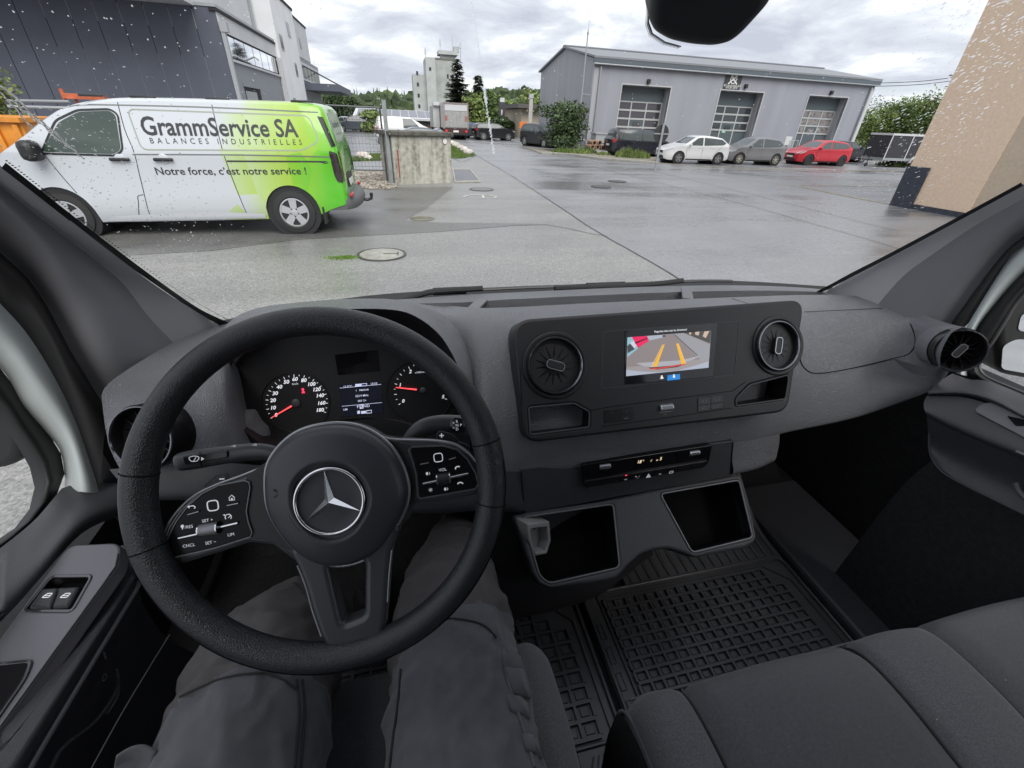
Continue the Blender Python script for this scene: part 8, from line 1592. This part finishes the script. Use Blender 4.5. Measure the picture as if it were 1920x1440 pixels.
rng = random.Random(77); mb = MB()
for _ in range(46):
    x, y = rng.uniform(.40, 1.1), rng.uniform(-.05, .20); a = rng.uniform(0, 3.14); l = rng.uniform(.0008, .0035); w = .0005; zz = 1.0645-.012*max(0, y-.15)/.07
    mb.add([(x-l*math.cos(a), y-l*math.sin(a), zz), (x+w*math.sin(a), y-w*math.cos(a), zz), (x+l*math.cos(a), y+l*math.sin(a), zz), (x-w*math.sin(a), y+w*math.cos(a), zz)], [(0, 1, 2, 3)])
mb.build('lint', mat('pale lint', (.35, .34, .33), .9), PS, smooth=False, fix=False)['kind'] = 'stuff'

# ---- the driver: legs in grey work trousers
from mathutils import noise as mnoise
PE = thing('person', 'seated driver in charcoal work trousers with brownish knee patches behind the wheel', 'person', (-.11, -.05, 1.1))
def leg(hip, knee, ank, r_hip, r_knee, r_ank):
    hip, knee, ank = Vector(hip), Vector(knee), Vector(ank); path = []; rad = []
    for k in range(19): t_ = k/18; path.append(hip.lerp(knee, t_)); rad.append(r_hip+(r_knee-r_hip)*t_**1.2)
    for k in range(1, 15): t_ = k/14; path.append(knee.lerp(ank, t_)); rad.append(r_knee*(1-t_*.10)+(r_ank-r_knee*.9)*t_)
    return path, rad
bm = bmesh.new(); 
def leg_mesh(args, seed):
    path, rad = leg(*args); sp = [path[0]]
    for i in range(1, len(path)-1): sp.append((path[i-1]+path[i]*2+path[i+1])/4)
    sp.append(path[-1])
    for _ in range(5): sp = [sp[0]]+[(sp[i-1]+sp[i]*2+sp[i+1])/4 for i in range(1, len(sp)-1)]+[sp[-1]]
    p2 = cr(sp, 3); r2 = [interp([(i/(len(rad)-1), r_) for i, r_ in enumerate(rad)], k/(len(p2)-1)) for k in range(len(p2))]
    mb = MB(); mb.tube(p2, r2, 36, up=(1, 0, 0)); return mb
LEGS = [((.012, -.16, 1.135), (.014, .425, 1.118), (.075, .86, .76), .108, .082, .062), ((-.250, -.16, 1.135), (-.250, .405, 1.128), (-.20, .70, .70), .116, .084, .064)]
tb = MB()
for i, a in enumerate(LEGS): q = leg_mesh(a, i); tb.add(q.v, q.f)
pel = Vector((-.115, -.17, 1.16)); rows = []
for k in range(13):
    th = math.pi*k/12; rows.append([pel+Vector((.235*math.sin(th)*math.cos(2*math.pi*j/28), .15*math.sin(th)*math.sin(2*math.pi*j/28), .125*math.cos(th))) for j in range(28)])
tb.grid(rows, closed_u=True)
me = tb.mesh('trousers'); bm.from_mesh(me); bmesh.ops.remove_doubles(bm, verts=bm.verts, dist=1e-5); bmesh.ops.recalc_face_normals(bm, faces=bm.faces); bm.to_mesh(me); bm.free()
tro = link_mesh('trousers', me, [M_TROU, M_TROUB], PE, True)
rmod = tro.modifiers.new('r', 'REMESH'); rmod.mode = 'VOXEL'; rmod.voxel_size = .0065; rmod.use_smooth_shade = True
sm_ = tro.modifiers.new('s', 'SMOOTH'); sm_.iterations = 5; sm_.factor = .5
dg = bpy.context.evaluated_depsgraph_get(); me2 = bpy.data.meshes.new_from_object(tro.evaluated_get(dg)); tro.modifiers.clear(); old = tro.data; tro.data = me2; me2.materials.clear(); me2.materials.append(M_TROU); me2.materials.append(M_TROUB); me2.update()
MT = ROOT[PE]
def fold(p):
    x, y, z = p; s = 0
    kn = math.exp(-((y-.36)/.10)**2); hp_ = math.exp(-((y-.0)/.16)**2)
    w1 = mnoise.noise(Vector((x*9+3, y*6, z*9))); s += .005*mnoise.noise(Vector((x*22, y*14+x*20, z*20)))
    ph = y*62+x*34*(1 if x > -.115 else -1)+w1*5.5; s += .010*(max(0, math.sin(ph))**3)*(kn*.9+.35*hp_)
    ph2 = y*38-x*46*(1 if x > -.115 else -1)+w1*7; s += .009*(max(0, math.sin(ph2))**4)*(.55*hp_+.3); s += .004*w1
    sg = 1 if x > -.115 else -1; rd = 1-abs(mnoise.noise(Vector((x*11+y*7*sg+5, y*9-x*6*sg, z*8)))); s += .008*rd**7*(.35+.65*max(kn, hp_)); rd = 1-abs(mnoise.noise(Vector((x*19-y*9*sg, y*15+x*9*sg+9, z*13)))); s += .004*rd**8
    return s
nrm = [v.normal.copy() for v in me2.vertices]
for v, n in zip(me2.vertices, nrm): v.co += n*fold(MT @ v.co)
me2.update(); me2.shade_smooth()
for p in me2.polygons:
    c = MT @ p.center; d = CO; v_ = c-CO; zc_ = v_.dot(CF); px_ = 960+FPX*v_.dot(CR)/zc_ if zc_ > .01 else 0
    lim = .335 if c.x > -.115 else .300
    kx = c.x-(.012 if c.x > -.115 else -.245)
    if c.y > lim+.03*math.cos(kx*14)+kx*(.25 if c.x > -.115 else .12)-.01: p.material_index = 1
TBV = BVHTree.FromPolygons([MT @ v.co for v in me2.vertices], [tuple(p.vertices) for p in me2.polygons])
def on_leg(px, py, off=.001):
    d = ray(px, py).normalized(); h = TBV.ray_cast(CO, d)
    return None if h[0] is None else h[0]+(h[1] if h[1].dot(d) < 0 else -h[1])*off
def seam_on(pix, r, m, name='trouser_seam', off=.001):
    pts = [on_leg(*q, off) for q in [(v.x, v.y) for v in cr([(a, b_, 0) for a, b_ in pix], 8)]]; pts = [q for q in pts if q is not None]
    if len(pts) > 3:
        ok = [pts[0]]
        for q in pts[1:]:
            if (q-ok[-1]).length < .05: ok.append(q)
        MB().tube(ok, r, 6).build(name, m, PE)
for pix, r in (([(556, 1275), (560, 1330), (556, 1390), (552, 1440)], .0016), ([(566, 1275), (571, 1330), (567, 1390), (563, 1440)], .0016), ([(752, 1255), (748, 1310), (740, 1370), (732, 1440)], .0016), ([(338, 1306), (400, 1278), (450, 1266), (500, 1263)], .0014), ([(500, 1263), (530, 1275), (556, 1295)], .0014), ([(820, 1162), (860, 1161), (905, 1172), (930, 1195)], .0014), ([(944, 1212), (946, 1260), (965, 1320), (985, 1380), (1002, 1440)], .0022)): seam_on(pix, r, M_TROU if r > .002 else M_THREAD)
for y0 in (1302, 1375):
    a = [on_leg(x, y, .003) for x, y in ((952+(y0-1302)*.36, y0), (972+(y0-1302)*.36, y0+6), (985+(y0-1302)*.3, y0+18))]; b_ = [on_leg(x, y, .004) for x, y in ((957+(y0-1302)*.36, y0+32), (978+(y0-1302)*.36, y0+38), (990+(y0-1302)*.3, y0+48))]
    if all(q is not None for q in a+b_): MB().grid([a, b_]).build('pocket_tab', M_TROU, PE, solid=.004)
pk = []
for k in range(9):
    y = 1222+k*27; x = 944+max(0, y-1255)*.32; row = [on_leg(x+dx, y+dx*.2, .004) for dx in (0, 12, 24, 33)]
    if all(q is not None for q in row) and max((a-b_).length for a, b_ in zip(row, row[1:])) < .05: pk.append(row)
if len(pk) > 2: MB().grid(pk).build('cargo_pocket', M_TROU, PE, solid=.004)
fa = [P(x, y, Z=1.20) for x, y in ((218, 1416), (245, 1400), (272, 1396), (296, 1408))]; fb = [P(x, y, Z=1.18) for x, y in ((224, 1430), (250, 1418), (276, 1412), (298, 1424))]; MB().grid([cr(fa, 4), cr([q+Vector((0, -.004, .006)) for q in fb], 4), cr([q+Vector((.01, -.03, -.01)) for q in fb], 4)]).build('pocket_flap', M_TROU, PE, solid=.004)
for i, a in enumerate(LEGS):
    k = Vector(a[2]); tp = Vector((k.x+.01, k.y+.15, k.z-.06 if k.z > .72 else .66)); rows = []
    for f, w, h in ((-.06, .036, .06), (0, .045, .085), (.07, .048, .062), (.14, .05, .045), (.19, .042, .035), (.215, .015, .012)): rows.append([Vector((k.x+w*math.cos(2*math.pi*j/18), k.y+f, k.z-.055-f*.22+h*math.sin(2*math.pi*j/18))) for j in range(18)])
    mb = MB().grid(rows, closed_u=True); mb.f.append(tuple(range(18))); mb.build('boot', M_CARPET, PE, smooth=True)

# ---- cab ceiling and rear partition (over and behind the viewer)
top = [glass_pt(i/12, vt) for i in range(13)]
o = MB().grid([[Vector((q.x, .33, 2.21)) for q in top], [Vector((q.x, .25, 2.28)) for q in top], [Vector((q.x, -1.1, 2.30)) for q in top]]).build('ceiling', mat('pale headliner', (.35, .35, .34), .9)); o['kind'] = 'structure'
o = MB().boxw((-.85, -1.15, .55), (1.65, -1.1, 2.35)).build('rear_wall', mat('grey partition', (.12, .12, .125), .8), smooth=False); o['kind'] = 'structure'
